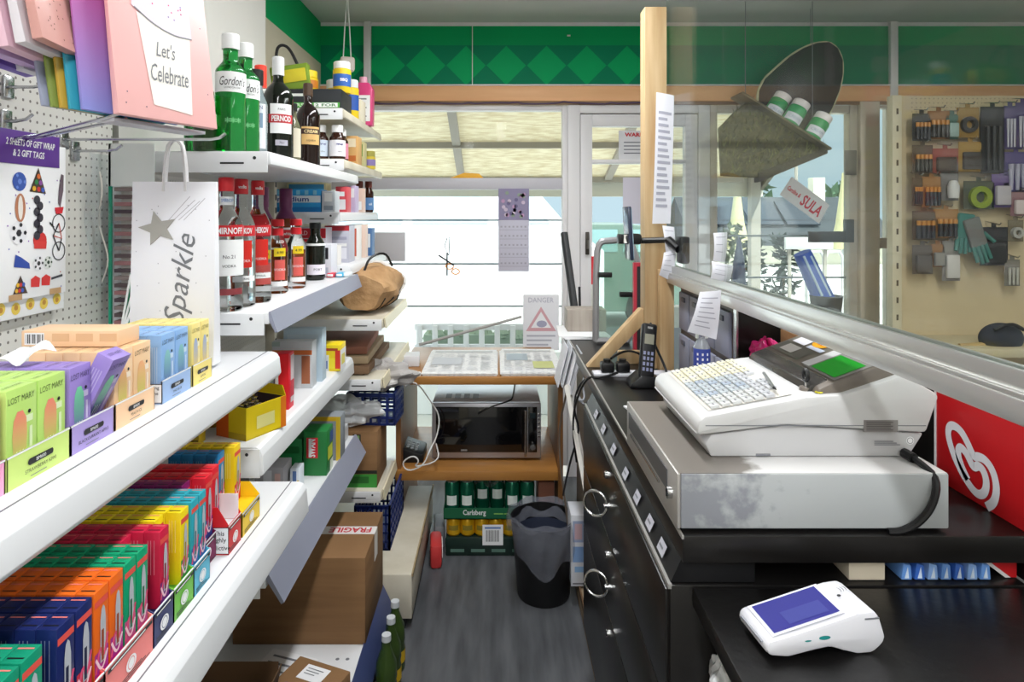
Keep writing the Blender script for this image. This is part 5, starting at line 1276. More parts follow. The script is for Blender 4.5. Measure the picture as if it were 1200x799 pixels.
# ---- drinks under the desk
o = thing('beer_tray', 'green cardboard beer can tray under the desk, upper pack', 'drinks tray', (-.03, 2.95, .163))
GRC = mat('tray_green', (20, 96, 62), .5)
x0, x1, y0, y1 = -.232, .172, 2.835, 3.105
m = MB(); m.bx(x0, x1, y0, y1, .163, .167, GRC)
m.bx(x0, x1, y0, y0 + .002, .163, .212, GRC); m.bx(x0, x1, y1 - .002, y1, .163, .212, GRC); m.bx(x0, x0 + .002, y0, y1, .163, .212, GRC); m.bx(x1 - .002, x1, y0, y1, .163, .212, GRC); m.build('carton', o)
m = MB(); M = frame((x0, y0 - .0004, .163), (1, 0, 0), (0, 0, 1)); m.text('Carlsberg', M @ Matrix.Translation((.135, .027, 0)), .03, PAPER, z=.0004, w=.10, h=.030, bold=.02); m.rect(M, .22, .26, .022, .027, pc('#8ac060')); m.rect(M, .265, .285, .022, .027, pc('#8ac060')); m.rect(M, .32, .325, .005, .045, PAPER)
m.build('lettering', o); m = MB(); m.text('BEER', M @ Matrix.Translation((.36, .026, 0)), .02, pc('#d84a50'), z=.0004, w=.06, h=.03, bold=.04); m.build('lettering', o)
def can(lab, loc, col, top, g, h=.155, band='#dfe8e4'):
    o = thing('drinks_can', lab, 'can', loc, group=g); r = .0325
    m = MB(); m.lathe([(0, 0), (.026, 0), (r, .008), (r, h - .014), (.027, h - .003)], col, n=18); m.build('can_body', o, world=False)
    m = MB(); m.lathe([(.027, h - .003), (.0275, h), (.025, h), (.024, h - .003), (0, h - .003)], top, n=18); m.build('lid', o, world=False)
    m = MB(); m.lathe([(r + .0004, h*.35), (r + .0004, h*.62)], pc(band), n=12, a0=-.7, a1=.7); m.build('label', o, world=False)
    return o
CG = mat('can_green', (22, 104, 78), .25, metal=.5); LIDM = mat('can_lid', (190, 200, 196), .3, metal=.9)
cans = None
for j in range(2):
    for i in range(6):
        if j == 0 and i in (2, 3): continue
        lab = 'green beer can, %s from left in the %s row of the upper tray' % (('first', 'second', 'third', 'fourth', 'fifth', 'last')[i], ('front', 'back')[j]); loc = (x0 + .035 + .0665*i, y0 + .036 + .067*j, .1672)
        if cans is None: cans = can(lab, loc, CG, LIDM, 'beer cans in the green tray')
        else: dup(cans, loc, None, lab, 'beer cans in the green tray')
m = MB(); m.sheet(lambda u, v: Vector((x0 + .14 + .125*u, y0 + .02 + .05*v, .308 + .018*math.sin(9*u + 3*v)*math.sin(5*v + 1))), 14, 6, CLEAR); tag(m.build('shrink_wrap'), 'torn clear shrink wrap over the gap between the beer cans', 'film')
o = thing('drinks_pack', 'dark green wrapped lower pack of yellow cans under the beer tray', 'drinks pack', (-.03, 2.96, 0))
m = MB(); m.bx(x0 + .008, x1 - .02, y0 + .004, y1, 0, .082, mat('dark_green_wrap', (24, 44, 38), .3), .006); m.build('wrap', o)
m = MB(); m.rect(frame((x0 + .17, y0 - .001, .05), (1, 0, 0), (0, 0, 1)), 0, .09, 0, .09, PAPER, z=0); M = frame((x0 + .17, y0 - .001, .05), (1, 0, 0), (0, 0, 1))
for k in range(14): m.rect(M, .016 + .0042*k, .0175 + .0042*k + (.001 if k % 3 == 0 else 0), .016, .066, INKD)
m.rect(M, .01, .08, .072, .08, pc('#6a8ac0')); m.build('barcode_label', o)
for k in range(4): 
    m = MB(); m.rect(frame((x0 + .03 + .09*k, y0 + .0035, .018), (1, 0, 0), (0, 0, 1)), 0, .06, 0, .014, pc('#5a7a6e')); m.build('print', o)
yc = None
for j in range(2):
    for i in range(6):
        lab = 'yellow can, %s from left in the %s row of the lower pack' % (('first', 'second', 'third', 'fourth', 'fifth', 'last')[i], ('front', 'back')[j]); loc = (x0 + .042 + .062*i, y0 + .040 + .067*j, .0822)
        if yc is None: yc = can(lab, loc, mat('can_yellow', (206, 160, 24), .3, metal=.3), LIDM, 'yellow cans in the lower pack', .079, '#8a7a2a')
        else: dup(yc, loc, None, lab, 'yellow cans in the lower pack')
# bin
o = thing('waste_bin', 'black waste bin on the floor lined with a loose clear bag', 'bin', (.185, 2.56, 0))
m = MB(); m.lathe([(0, .004), (.0, 0), (.098, 0), (.102, .006), (.128, .30), (.131, .305), (.125, .304), (.098, .01), (0, .01)], mat('bin_black', (14, 14, 16), .45), n=36); m.build('bin_body', o, world=False)
m = MB()
def skirt(u, v):
    a = 2*PI*u; rim = .137 + .004*math.sin(5*a)
    drop = .125 + .05*math.sin(a*1.0 + 2.4) + .04*math.sin(3*a + .6) + .015*math.sin(7*a)
    if v < .25: r = .112 + (rim - .112)*(v/.25); z = .25 + (.325 - .25)*(v/.25) + .006*math.sin(7*a)
    else:
        t_ = (v - .25)/.75; r = rim + .010*math.sin(PI*t_) + .006*math.sin(11*a + 4*t_)*t_ - .012*t_*0; z = .325 - drop*t_ + .006*math.sin(7*a)*(1 - t_)
    return Vector((r*math.cos(a), r*math.sin(a), z))
LINER = mat('bin_liner', (150, 154, 168), .2, alpha=.34, coat=.6, bump=(40, .8))
m.sheet(skirt, 60, 16, LINER); m.build('liner', o, world=False, sharp=60)
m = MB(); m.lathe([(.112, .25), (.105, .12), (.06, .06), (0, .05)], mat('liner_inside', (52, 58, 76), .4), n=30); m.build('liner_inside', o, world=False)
carton('cardboard_box', 'narrow brown carton standing behind the waste bin', .185, .255, 2.86, 3.05, 0, .315, mat('reddish_card', (132, 84, 66), .8), cat='cardboard box')
# ---- on and at the window
o = thing('calendar', 'slim grey calendar with a purple flower picture hanging on the window', 'calendar', (.085, 3.69, 1.17))
p, q = at(584, 318, 3.69), at(620, 221, 3.69)
m = MB(); m.box(((p.x+q.x)/2, 3.692, (p.z+q.z)/2), (q.x - p.x, .006, q.z - p.z), pc('#c6c4d4'), .001); m.build('board', o)
m = MB(); M = frame((p.x, 3.6886, p.z), (1, 0, 0), (0, 0, 1)); W, Hh = q.x - p.x, q.z - p.z
m.rect(M, 0, W, .62*Hh, Hh, pc('#8c84a4')); rr = random.Random(4)
for k in range(26): m.disc((rr.uniform(.12, .88)*W, rr.uniform(.65, .97)*Hh, .0012), .011, pc(('#b890b4', '#6a6288', '#c8b8cc', '#8a9a8a')[k % 4]), M, n=8)
for k in range(5): m.rect(M, .04*W, .96*W, (.06 + .11*k)*Hh, (.064 + .11*k)*Hh, pc('#9a98a8'))
for k in range(5):
    for j in range(7): m.rect(M, (.07 + .13*j)*W, (.13 + .13*j)*W, (.09 + .11*k)*Hh, (.11 + .11*k)*Hh, pc('#a8a6b4'))
m.build('print', o)
m = MB(); p, q = at(438, 306, 3.73), at(475, 272, 3.73); m.bx(p.x, q.x, 3.726, 3.7335, p.z, q.z, pc('#cfccd2'), .001); tag(m.build('notice'), 'blank pale grey notice stuck on the big window left side', 'notice')
m = MB(); zr = 1.702; p = at(527, 210, 3.66)
m.prism([(p.x, zr), (p.x + .19, zr), (p.x + .165, zr + .025), (p.x + .08, zr + .030)], 3.70, 3.72, pc('#f0b020'), bev=.002); tag(m.build('wedge'), 'bright orange wedge lying on the window cross rail', 'wedge')
o = thing('scissors', 'orange handled scissors hanging by a string on the window glass', 'scissors', at(525, 320, 3.68))
m = MB(); m.tube([at(524, 279, 3.727), at(521, 288, 3.727), at(526, 300, 3.727), at(527, 278, 3.727), at(524, 279, 3.727)], .003, INKD, 5); m.build('string', o)
m = MB(); m.tube([at(514, 299, 3.727), at(532, 311, 3.727)], .005, INKD, 5); m.tube([at(524, 296, 3.727), at(524, 323, 3.727)], .005, INKD, 5); m.build('blade', o)
for a in ((534, 318), (527, 312)):
    m = MB(); c = at(*a, 3.727); m.tube([(c.x + .022*math.cos(2*PI*k/12), 3.727, c.z + .016*math.sin(2*PI*k/12)) for k in range(13)], .004, pc('#e8902c'), 5); m.build('handle', o)
m = MB(); m.cyl(at(491, 404, 3.55), at(611, 371, 3.64), .008, mat('rod_grey', (168, 166, 164), .4)); tag(m.build('rod'), 'long grey rod leaning diagonally across the lower window', 'rod')
o = thing('poster', 'white warning poster with a red triangle stuck low on the window', 'poster', at(634, 410, 3.66))
p, q = at(613, 410, 3.73), at(655, 345, 3.73)
m = MB(); m.bx(p.x, q.x, 3.730, 3.7335, p.z, q.z, pc('#ececf2')); m.build('sheet', o)
m = MB(); M = frame((p.x, 3.7298, p.z), (1, 0, 0), (0, 0, 1)); W, Hh = q.x - p.x, q.z - p.z
m.poly(M, [(.08*W, .34*Hh), (.92*W, .34*Hh), (.5*W, .78*Hh)], pc('#d8a8b0')); m.poly(M, [(.22*W, .40*Hh), (.78*W, .40*Hh), (.5*W, .69*Hh)], pc('#f0f0f4'), z=.001); m.disc((.52*W, .47*Hh, .0014), .03, pc('#a8a8c0'), M, n=12, ry=.02)
m.text('DANGER', M @ Matrix.Translation((.5*W, .9*Hh, 0)), .05, pc('#b8b8c8'), w=.7*W, h=.09*Hh)
for k in range(3): m.rect(M, .1*W, (.9 - .1*k)*W, (.24 - .08*k)*Hh, (.27 - .08*k)*Hh, pc('#b8b8c4'))
m.build('print', o)
def sheetpaper(name, lab, x0, y0, x1, y1, D, lines=6, title=None, col='#e4e4ea', D2=None, tc='#c02030', cat='notice', curl=0, inkc='#9a9aa6'):
    """small sheet facing the viewer at depth D, with printed lines"""
    p, q = at(x0, y1, D), at(x1, y0, D); o = thing(name, lab, cat, ((p.x+q.x)/2, D, p.z))
    m = MB(); W, Hh = q.x - p.x, q.z - p.z
    m.sheet(lambda u, v: Vector((p.x + W*u, D - curl*math.sin(PI*u)*.5 - curl*(1-v)**2, p.z + Hh*v)), 6, 8, pc(col, .7), .0006); m.build('sheet', o)
    m = MB(); k0 = 0
    M = frame((p.x, D - .0012 - curl*1.5, p.z), (1, 0, 0), (0, 0, 1))
    if title: m.text(title, M @ Matrix.Translation((W/2, .86*Hh, 0)), .03, pc(tc), w=.72*W, h=min(.14*Hh, .05), bold=.04); k0 = 1
    for k in range(lines):
        v = .92 - (.84 if not title else .62)*(k + 1)/(lines + 1) - (.22 if title else 0)
        m.rect(M, .12*W, (.88 - .17*((k*37) % 5)/5)*W, v*Hh, v*Hh + .25*Hh/(lines + 3), pc(inkc))
    if m.bm.verts: m.build('print', o)
    else: m.bm.free()
    return o
sheetpaper('notice', 'white notice with red WARNING heading high on the glazed door', 725, 153, 775, 187, 3.731, 4, 'WARNING', '#dcdce0', inkc='#70707c')
sheetpaper('notice', 'pale lilac sheet stuck on the glazed door below the rail', 730, 208, 760, 262, 3.731, 0, None, '#d8d4e2')
sheetpaper('notice', 'tall pale sheet stuck on the window right of the door', 802, 180, 833, 310, 3.731, 12, None, '#dcdfea', inkc='#b4b8c8')
m = MB(); pts = [at(437 + 8*k, 121 - (1.4 if k % 7 == 0 else 0) + .8*math.sin(k*.6), 3.672) for k in range(42)]; m.tube(pts, .004, pc('#5a4a6a'), 5); tag(m.build('cable'), 'thin purple cable clipped along the top of the window', 'cable')

# ================================================================== COUNTER
o = thing('counter_worktop', 'long black worktop of the till counter carrying the cash drawer', 'worktop', (.58, 2.0, .93))
m = MB(); m.bx(.30, .90, 1.045, 2.95, .936, .98, BLACKL, .002); m.build('slab', o)
m = MB(); m.bx(.2985, .302, 1.045, 2.95, .975, .9806, mat('edge_trim', (188, 186, 182), .3, metal=.5)); m.build('edge_trim', o)
m = MB(); m.prism([(.283, .900), (.30, .937), (.42, .937), (.42, .900)], 1.055, 2.04, BLACKP); m.build('fascia', o)
m = MB(); m.bx(.865, .90, 1.06, 2.06, .898, .936, BLACKP); m.build('rail', o)
for k, y in enumerate((1.13, 1.22, 1.33, 1.45, 1.60, 1.75, 1.88)):
    m = MB(); n_ = Vector((-.9, 0, .42)).normalized(); M = frame((.2905 - .001, y, .9185), (0, -1, 0), (.42, 0, .9)); m.rect(M, -.019, .019, -.011, .010, pc('#b8b8c2'), z=.0018); m.rect(M, -.014, .008, -.002, .002, INKG, z=.0024)
    m.build('price_tag', o)
o = thing('drawer_cabinet', 'tall black drawer cabinet with chrome ring pulls facing the aisle', 'cabinet', (.5, 1.55, 0))
m = MB(); m.bx(.281, .86, 1.05, 2.05, .2, .898, BLACKL, .002); m.bx(.278, .284, 1.05, 2.05, .892, .8995, mat('edge_trim', (188, 186, 182), .3, metal=.5)); m.build('carcass', o)
m = MB(); m.bx(.325, .86, 1.06, 2.04, 0, .2, mat('cream_plinth', (188, 176, 156), .6)); m.build('plinth', o)
for z0, z1, yl in ((.705, .890, 1.60), (.523, .701, 1.585), (.206, .519, 1.57)):
    m = MB(); m.bx(.274, .2815, 1.054, 2.046, z0, z1, BLACKL, .0015); d = m.build('drawer', o)
    m = MB(); m.cyl((.266, yl, z1 - .035), (.275, yl, z1 - .035), .009, STEEL, 16); m.bx(.2645, .2665, yl - .0012, yl + .0012, z1 - .041, z1 - .029, INKD); m.build('lock', d)
    m = MB(); zc = z1 - .105 if z0 > .4 else z1 - .23
    m.tube([(.244 + .030*math.cos(2*PI*k/24)*.86, yl - .030*math.cos(2*PI*k/24)*.5, zc + .031*math.sin(2*PI*k/24)) for k in range(25)], .0032, STEEL, 8)
    m.cyl((.262, yl - .014, zc), (.275, yl - .014, zc), .006, STEEL, 10); m.build('ring_pull', d)
o = thing('base_unit', 'plain cream base unit under the far end of the worktop', 'cabinet', (.6, 2.5, 0))
m = MB(); m.bx(.36, .88, 2.08, 2.92, 0, .9355, mat('cream_unit', (176, 168, 158), .6), .002); m.build('carcass', o)
m = MB(); m.bx(.315, .36, 2.08, 2.85, 0, .075, mat('worn_board', (172, 150, 122), .6), .003); m.bx(.312, .318, 2.08, 2.85, .06, .085, mat('brown_edge', (110, 82, 58), .6)); m.build('skirting', o)
carton('carton', 'white carton with pale blue print standing between bin and black cabinet', .282, .352, 2.46, 2.58, .0855, .355, '#d4d6de', side=((.1, .9, .62, .92, '#9aa8c8'), (.2, .6, .66, .88, '#c8a8b0'), (.1, .9, .34, .56, '#7a9ac8'), (.2, .8, .2, .28, '#8ab0d8'), (.1, .9, .03, .05, '#6a6a74')))
# near low desk
o = thing('low_desk', 'lower black desk in the foreground carrying the card terminal', 'desk', (.8, .6, 0))
m = MB(); m.bx(.315, 1.3, -.35, 1.043, .868, .898, mat('black_desk', (16, 15, 15), .34, bump=(60, .05)), .003); m.build('desk_top', o)
m = MB(); m.bx(.40, .42, -.3, 1.03, 0, .868, BLACKL); m.build('side_panel', o)
m = MB(); m.bx(1.26, 1.28, -.3, 1.03, 0, .868, BLACKL); m.build('side_panel', o)
m = MB(); m.bx(.326, .40, .25, 1.04, .72, .735, BLACKL, .001); m.build('ledge', o)
m = MB(); m.bx(.326, .40, .25, .262, .735, .868, BLACKL, .001); m.build('ledge_end', o)
bagblob('plastic_bag', 'crinkled clear plastic bag stuffed under the low desk edge', (.358, .985, .7355), .032, .05, .045, FILM, 12)
# things in the gap under the worktop
carton('box', 'plain beige box in the gap under the worktop', .577, .636, 1.062, 1.12, .8996, .934, '#cfc4b0', cat='box')
for k in range(7):
    m = MB(); x = .672 + k*.0215
    m.prism([(x - .009, .8996), (x + .009, .8996), (x + .007, .924), (x - .006, .927)], 1.062, 1.11, pc(('#6a9ae0', '#3a68c0', '#8ab0ea')[k % 3], .3), bev=.002); m.prism([(x - .004, .903), (x + .003, .903), (x + .001, .921)], 1.0612, 1.062, pc('#d8e6f8', .3))
    tag(m.build('sachet'), 'blue and white foil sachet in the gap under the worktop, %s from left' % ('first', 'second', 'third', 'fourth', 'fifth', 'sixth', 'last')[k], 'sachet', 'blue foil sachets under the worktop')
# ---- cash drawer
cd = thing('cash_box', 'worn white metal cash drawer on the black worktop under the till', 'cash drawer', (.515, 1.26, .98))
def wear_mat(name, c0, c1, xa, xb, patchy):
    """white paint rubbed off towards the operator's side (a ramp in X broken up by noise)"""
    m_ = mat(name, c0, .38); nt = m_.node_tree; b = nt.nodes['Principled BSDF']
    tc = nt.nodes.new('ShaderNodeNewGeometry'); sp = nt.nodes.new('ShaderNodeSeparateXYZ'); nt.links.new(tc.outputs['Position'], sp.inputs[0])
    mr = nt.nodes.new('ShaderNodeMapRange'); mr.inputs['From Min'].default_value = xa; mr.inputs['From Max'].default_value = xb; mr.inputs['To Min'].default_value = 1.0 if not patchy else .62; mr.inputs['To Max'].default_value = 0.0
    nt.links.new(sp.outputs['X'], mr.inputs['Value'])
    n = nt.nodes.new('ShaderNodeTexNoise'); n.inputs['Scale'].default_value = 22 if not patchy else 45; n.inputs['Detail'].default_value = 6; nt.links.new(tc.outputs['Position'], n.inputs['Vector'])
    ad = nt.nodes.new('ShaderNodeMath'); ad.operation = 'ADD'; nt.links.new(mr.outputs[0], ad.inputs[0]); nt.links.new(n.outputs['Fac'], ad.inputs[1])
    r = nt.nodes.new('ShaderNodeValToRGB'); r.color_ramp.elements[0].position = .78 if not patchy else .74; r.color_ramp.elements[1].position = 1.0
    r.color_ramp.elements[0].color = lin(c0); r.color_ramp.elements[1].color = lin(c1)
    nt.links.new(ad.outputs[0], r.inputs['Fac']); nt.links.new(r.outputs[0], b.inputs['Base Color'])
    return m_
TOPW = wear_mat('rubbed_steel_top', (216, 215, 214), (122, 116, 110), .36, .47, 0)
STEELW = wear_mat('worn_white_steel', (178, 182, 184), (140, 143, 150), .28, .56, 1)
x0, x1, y0, y1, z0, z1 = .294, .737, 1.056, 1.464, .986, 1.076
m = MB(); m.bx(x0 + .006, x1, y0, y1, z0, z1, STEELW, .003); m.build('housing', cd)
m = MB(); m.bx(x0 + .004, x1 - .002, y0 + .002, y1 - .002, z1 - .001, z1 + .0006, TOPW); m.build('rubbed_top', cd)
m = MB(); m.bx(x0, x0 + .006, y0, y1, z0, z1, mat('drawer_face_grey', (176, 172, 168), .35, metal=.3), .002); f = m.build('drawer_front', cd)
m = MB(); m.bx(x0 - .002, x0, y0 + .06, y1 - .03, z0 + .040, z0 + .074, mat('slot_dark', (84, 84, 86), .4)); m.bx(x0 - .0035, x0 - .001, y0 + .11, y1 - .05, z0 + .030, z0 + .034, STEEL); m.build('slot', f)
m = MB(); m.cyl((x0 - .008, y0 + .035, z0 + .045), (x0, y0 + .035, z0 + .045), .010, STEEL, 16); m.bx(x0 - .0095, x0 - .0075, y0 + .034, y0 + .036, z0 + .039, z0 + .051, INKD); m.build('lock', f)
for xx in (x0 + .04, x1 - .04):
    for yy in (y0 + .04, y1 - .04):
        m = MB(); m.cyl((xx, yy, .9802), (xx, yy, z0 + .001), .014, BLACKP, 12); m.build('foot', cd)
# ---- till
rg = thing('cash_register', 'white cash register with a green display and grey pod on the drawer', 'cash register', (.55, 1.28, 1.077))
CASE = mat('till_case', (208, 208, 208), .4); CASE2 = mat('till_case_base', (192, 192, 194), .4); POD = mat('till_pod', (118, 110, 102), .4); PODD = mat('till_pod_dark', (58, 56, 54), .25)
ry0, ry1 = 1.118, 1.428
m = MB(); m.prism([(.372, 1.0772), (.716, 1.0772), (.742, 1.118), (.50, 1.132), (.372, 1.116), (.362, 1.10)], ry0 + .008, ry1 - .008, CASE2, bev=.004); m.bx(.45, .475, ry0 + .0072, ry0 + .009, 1.079, 1.083, INKG); m.build('base', rg)
m = MB(); m.prism([(.346, 1.119), (.352, 1.1165), (.50, 1.1345), (.742, 1.1205), (.765, 1.186), (.702, 1.222), (.60, 1.188), (.535, 1.1835), (.36, 1.150), (.348, 1.141)], ry0, ry1, CASE, bev=.007); m.build('upper_case', rg)
m = MB(); m.bx(.36, .74, ry0 - .0006, ry0 + .0012, 1.1335, 1.1350, INKG); m.build('seam', rg)
# pod
m = MB(); m.prism([(.556, 1.180), (.562, 1.194), (.588, 1.2055), (.676, 1.238), (.704, 1.230), (.712, 1.185), (.60, 1.17)], ry0 + .012, ry1 - .004, POD, bev=.004); pod = m.build('display_pod', rg)
m = MB(); m.prism([(.548, 1.182), (.556, 1.196), (.5865, 1.2070), (.59, 1.185)], ry0 + .03, ry1 - .012, PODD, bev=.003); m.build('dark_window', pod)
PM = frame((.588, ry1 - .004, 1.2057), (0, -1, 0), (.088, 0, .0325))
L = ry1 - ry0 - .016
def pr(u0, u1, v0, v1, c, z): return lambda mm: mm.rect(PM, u0*L, u1*L, v0*.0935, v1*.0935, c, z=z)
m = MB(); pr(.58, .98, .04, .86, pc('#8e8a88', .4), .0008)(m); pr(.54, .64, .08, .80, pc('#d8d6da', .4), .0012)(m); m.build('bezel', pod)
m = MB(); pr(.66, .95, .10, .74, mat('lcd_green', (30, 146, 40), .3, emit=.25), .0018)(m); m.build('display', pod)
m = MB(); pr(.05, .45, .10, .52, pc('#6a6662', .3), .0008)(m); pr(.12, .30, .20, .48, pc('#cfcac8', .4), .0013)(m); m.build('window', pod)
m = MB(); pr(.08, .26, .58, .92, pc('#e8e4ee', .5), .0012)(m); pr(.30, .50, .56, .68, pc('#c4c8dc', .5), .0012)(m); m.build('paper_label', pod)
m = MB(); m.disc((.36*L, .076, .0014), .026, pc('#f0a818', .4), PM, n=24, ry=.0135); m.rect(PM, .33*L, .39*L, .073, .079, pc('#d8781e'), z=.0018); tag(m.build('sticker', pod), 'orange oval sticker')
# keyboard deck and keys
KM = frame((.372, ry1 - .022, 1.1525), (0, -1, 0), (.175, 0, .0340))
KL = ry1 - ry0 - .044
m = MB(); m.rect(KM, 0, KL, .0, .150, pc('#dcd8d0', .45), z=.0012); m.build('key_bed', rg)
kp = {}
cols = 13; rows = 7
def keycol(i, j):
    if j >= 5 and i > 4: return '#c9cbd0'
    if i < 5: return '#e4e0c8' if (i + j) % 4 else '#e2e0d8'
    if i < 10: return '#bcc4ca' if (i*3 + j) % 4 else '#a8b4c4'
    return '#d2d4d4'
for i in range(cols):
    for j in range(rows):
        if (i in (6, 7) and j == 6) or (i > 10 and j > 5): continue
        c = keycol(i, j)
        px, py = KL*(i + .5)/cols, .008 + .020*j + .006
        if c not in kp:
            k = MB(); k.box((0, 0, .003), (.0165, .0165, .006), pc(c, .35), .0015); k.rect(Matrix.Translation((0, 0, .006)), -.005, .004, -.002, .001, INKG, z=.0002)
            k.M = Matrix(); ob = k.build('key', rg, world=False); kp[c] = ob
            ob.matrix_local = WL[rg.name].inverted() @ KM @ Matrix.Translation((px, py, .001))
        else:
            ob = kp[c].copy(); COL.objects.link(ob); ob.parent = rg; ob.matrix_local = WL[rg.name].inverted() @ KM @ Matrix.Translation((px, py, .001))
m = MB(); m.tube([KM @ Vector((.150, .150, .010)), KM @ Vector((KL*.93, .128, .012))], .0028, mat('pen_grey', (120, 124, 122), .3), 8); m.cyl(KM @ Vector((KL*.93, .128, .012)), KM @ Vector((KL*.97, .1275, .0115)), .0028, BLACKP, 8, .0008); tag(m.build('pen'), 'grey pen lying across the till keyboard', 'pen')
o = thing('key_ring', 'small black key standing in the till lock with a yellow tag', 'key', (.553, 1.16, 1.186))
m = MB(); m.cyl((.553, 1.16, 1.184), (.553, 1.16, 1.19), .011, POD, 16); m.cyl((.553, 1.16, 1.19), (.553, 1.16, 1.203), .0025, STEEL, 8); m.build('lock', o)
m = MB(); m.tube([(.553, 1.16 + .008*math.cos(2*PI*k/16), 1.211 + .010*math.sin(2*PI*k/16)) for k in range(17)], .0035, BLACKP, 6); m.build('key_bow', o)
m = MB(); m.box((.567, 1.135, 1.188), (.018, .010, .002), pc('#d8d030'), 0, R(30)); m.build('tag', o)
m = MB(); p, q = at(1012, 506, ry0), at(1052, 492, ry0); m.bx(p.x, q.x, ry0 - .0008, ry0 + .001, p.z, q.z, pc('#8a8684'))
M = frame((p.x, ry0 - .001, p.z), (1, 0, 0), (0, 0, 1))
for k in range(5): m.rect(M, .004, .05 - .004*(k % 2), .003 + .0033*k, .0045 + .0033*k, pc('#5a5654'))
m.build('rating_plate', rg)
m = MB(); M = frame((.655, ry0 + .0074, 1.098), (1, 0, 0), (0, 0, 1))
for k in range(3): m.rect(M, 0, .045 - .006*k, .003*k, .0015 + .003*k, INKG)
m.disc((.062, .008, .0008), .007, PAPER, M, n=14); m.ring((.062, .008, .001), .0045, .0055, INKG, M, n=14); m.build('print', rg)
m = MB(); m.tube([(.707, 1.122, 1.085), (.709, 1.085, 1.083), (.716, 1.052, 1.070), (.705, 1.046, 1.03), (.682, 1.047, 1.0), (.655, 1.050, .985), (.635, 1.052, .984)], .0058, BLACKP, 8, 2); m.cyl((.707, 1.124, 1.085), (.707, 1.10, 1.085), .0085, BLACKP, 10)
tag(m.build('power_cable'), 'thick black power cable hanging from the till over the drawer', 'cable')
m = MB(); m.box((.385, 1.70, .982), (.07, .10, .004), PAPER, 0, R(12)); tag(m.build('paper_slip'), 'white paper slip lying on the worktop behind the till', 'paper')
# ---- card terminal
ct = thing('card_terminal', 'white card terminal with a blue screen on the low black desk', 'card terminal', (.443, .918, .898), (0, 0, R(7)))
TW = mat('terminal_white', (218, 218, 224), .35)
prof = [(-.088, .016), (-.082, .008), (-.055, .004), (-.02, .010), (.005, .013), (.025, .006), (.045, .0), (.068, .0), (.082, .010), (.088, .020), (.078, .050), (.068, .058), (.045, .0565), (-.05, .034), (-.083, .028)]
m = MB(); m.prism(prof, -.040, .040, TW, bev=.006); m.build('body', ct, world=False)
TM = frame((-.083, 0, .0282), (.095, 0, .0226), (0, 1, 0))
m = MB(); m.rect(TM, .008, .118, -.034, .034, pc('#dfe0ea', .3), z=.0010); m.rect(TM, .013, .112, -.030, .030, mat('terminal_screen', (50, 50, 128), .15, emit=.08), z=.0016); m.rect(TM, .04, .10, -.024, .002, mat('terminal_screen2', (60, 64, 136), .15, emit=.08), z=.002); m.build('screen', ct, world=False)
m = MB(); m.disc((.130, -.002, .0012), .0028, INKD, TM, n=10); m.text(')))', TM @ Matrix.Translation((.142, .008, 0)), .012, INKG, z=.0012); m.build('camera_dot', ct, world=False)
m = MB(); M = frame((0, -.0402, 0), (1, 0, 0), (0, 0, 1)); m.disc((-.004, .028, .0004), .0085, pc('#1e8a88'), M, n=16, ry=.0028); m.disc((-.028, .0255, .0004), .005, pc('#1e8a88'), M, n=12, ry=.0012); tag(m.build('side_button', ct, world=False), 'teal button')
m = MB(); m.bx(-.088 - .0004, -.080, -.028, .028, .020, .0225, pc('#9a9ca4')); m.build('slot', ct, world=False)
m = MB(); m.bx(.055, .076, -.0406, -.038, .0475, .0495, INKG); m.build('side_slot', ct, world=False)

# ---- screen: post, brace, sill, clear sheet
o = thing('timber_post', 'bare timber post standing on the counter holding the clear screen', 'post', (.53, 2.2, .98))
m = MB(); m.bx(.495, .568, 2.165, 2.235, .981, 2.19, WOOD, .002); m.build('post', o)
m = MB(); m.bx(.535, .580, 2.118, 2.164, .981, 1.314, WOOD, .002); m.build('short_batten', o)
m = MB(); a, b = Vector((.305, 2.21, .985)), Vector((.50, 2.21, 1.165)); d = (b - a).normalized(); nn = Vector((-d.z, 0, d.x))
poly = [(a.x, .981), (a.x + .045, .981), (.4948, 1.125), (.4948, 1.178), (.485, 1.178)]
m.prism(poly, 2.185, 2.225, WOOD, bev=.001); m.build('brace', o)
m = MB(); m.bx(.42, .495, 2.235, 2.26, .981, 1.025, WOOD, .001); m.build('foot_block', o)
o = thing('counter_screen', 'clear plastic screen in a metal channel dividing the counter', 'screen', (.578, 1.3, 1.275))
m = MB(); m.bx(.556, .604, -.20, 2.162, 1.274, 1.302, mat('channel_alu', (206, 205, 203), .28, metal=.75), .002); m.build('ledge', o)
m = MB(); m.bx(.566, .573, -.20, 2.162, 1.302, 1.330, ALU, .001); m.bx(.583, .592, -.20, 2.162, 1.302, 1.330, ALU, .001); m.bx(.558, .566, -.20, 2.162, 1.302, 1.308, ALU, .001); m.build('channel', o)
PLEX = pane_mat('plexiglass', (240, 243, 241), .05, .012, (220, 224, 222))
m = MB(); m.bx(.5745, .5815, -.20, 2.20, 1.303, 2.26, PLEX); m.build('sheet', o)
o2 = thing('timber_post', 'second timber post holding the near end of the clear screen', 'post', (.58, -.235, .898))
m = MB(); m.bx(.545, .615, -.27, -.20, .899, 2.2, WOOD, .002); m.build('post', o2)
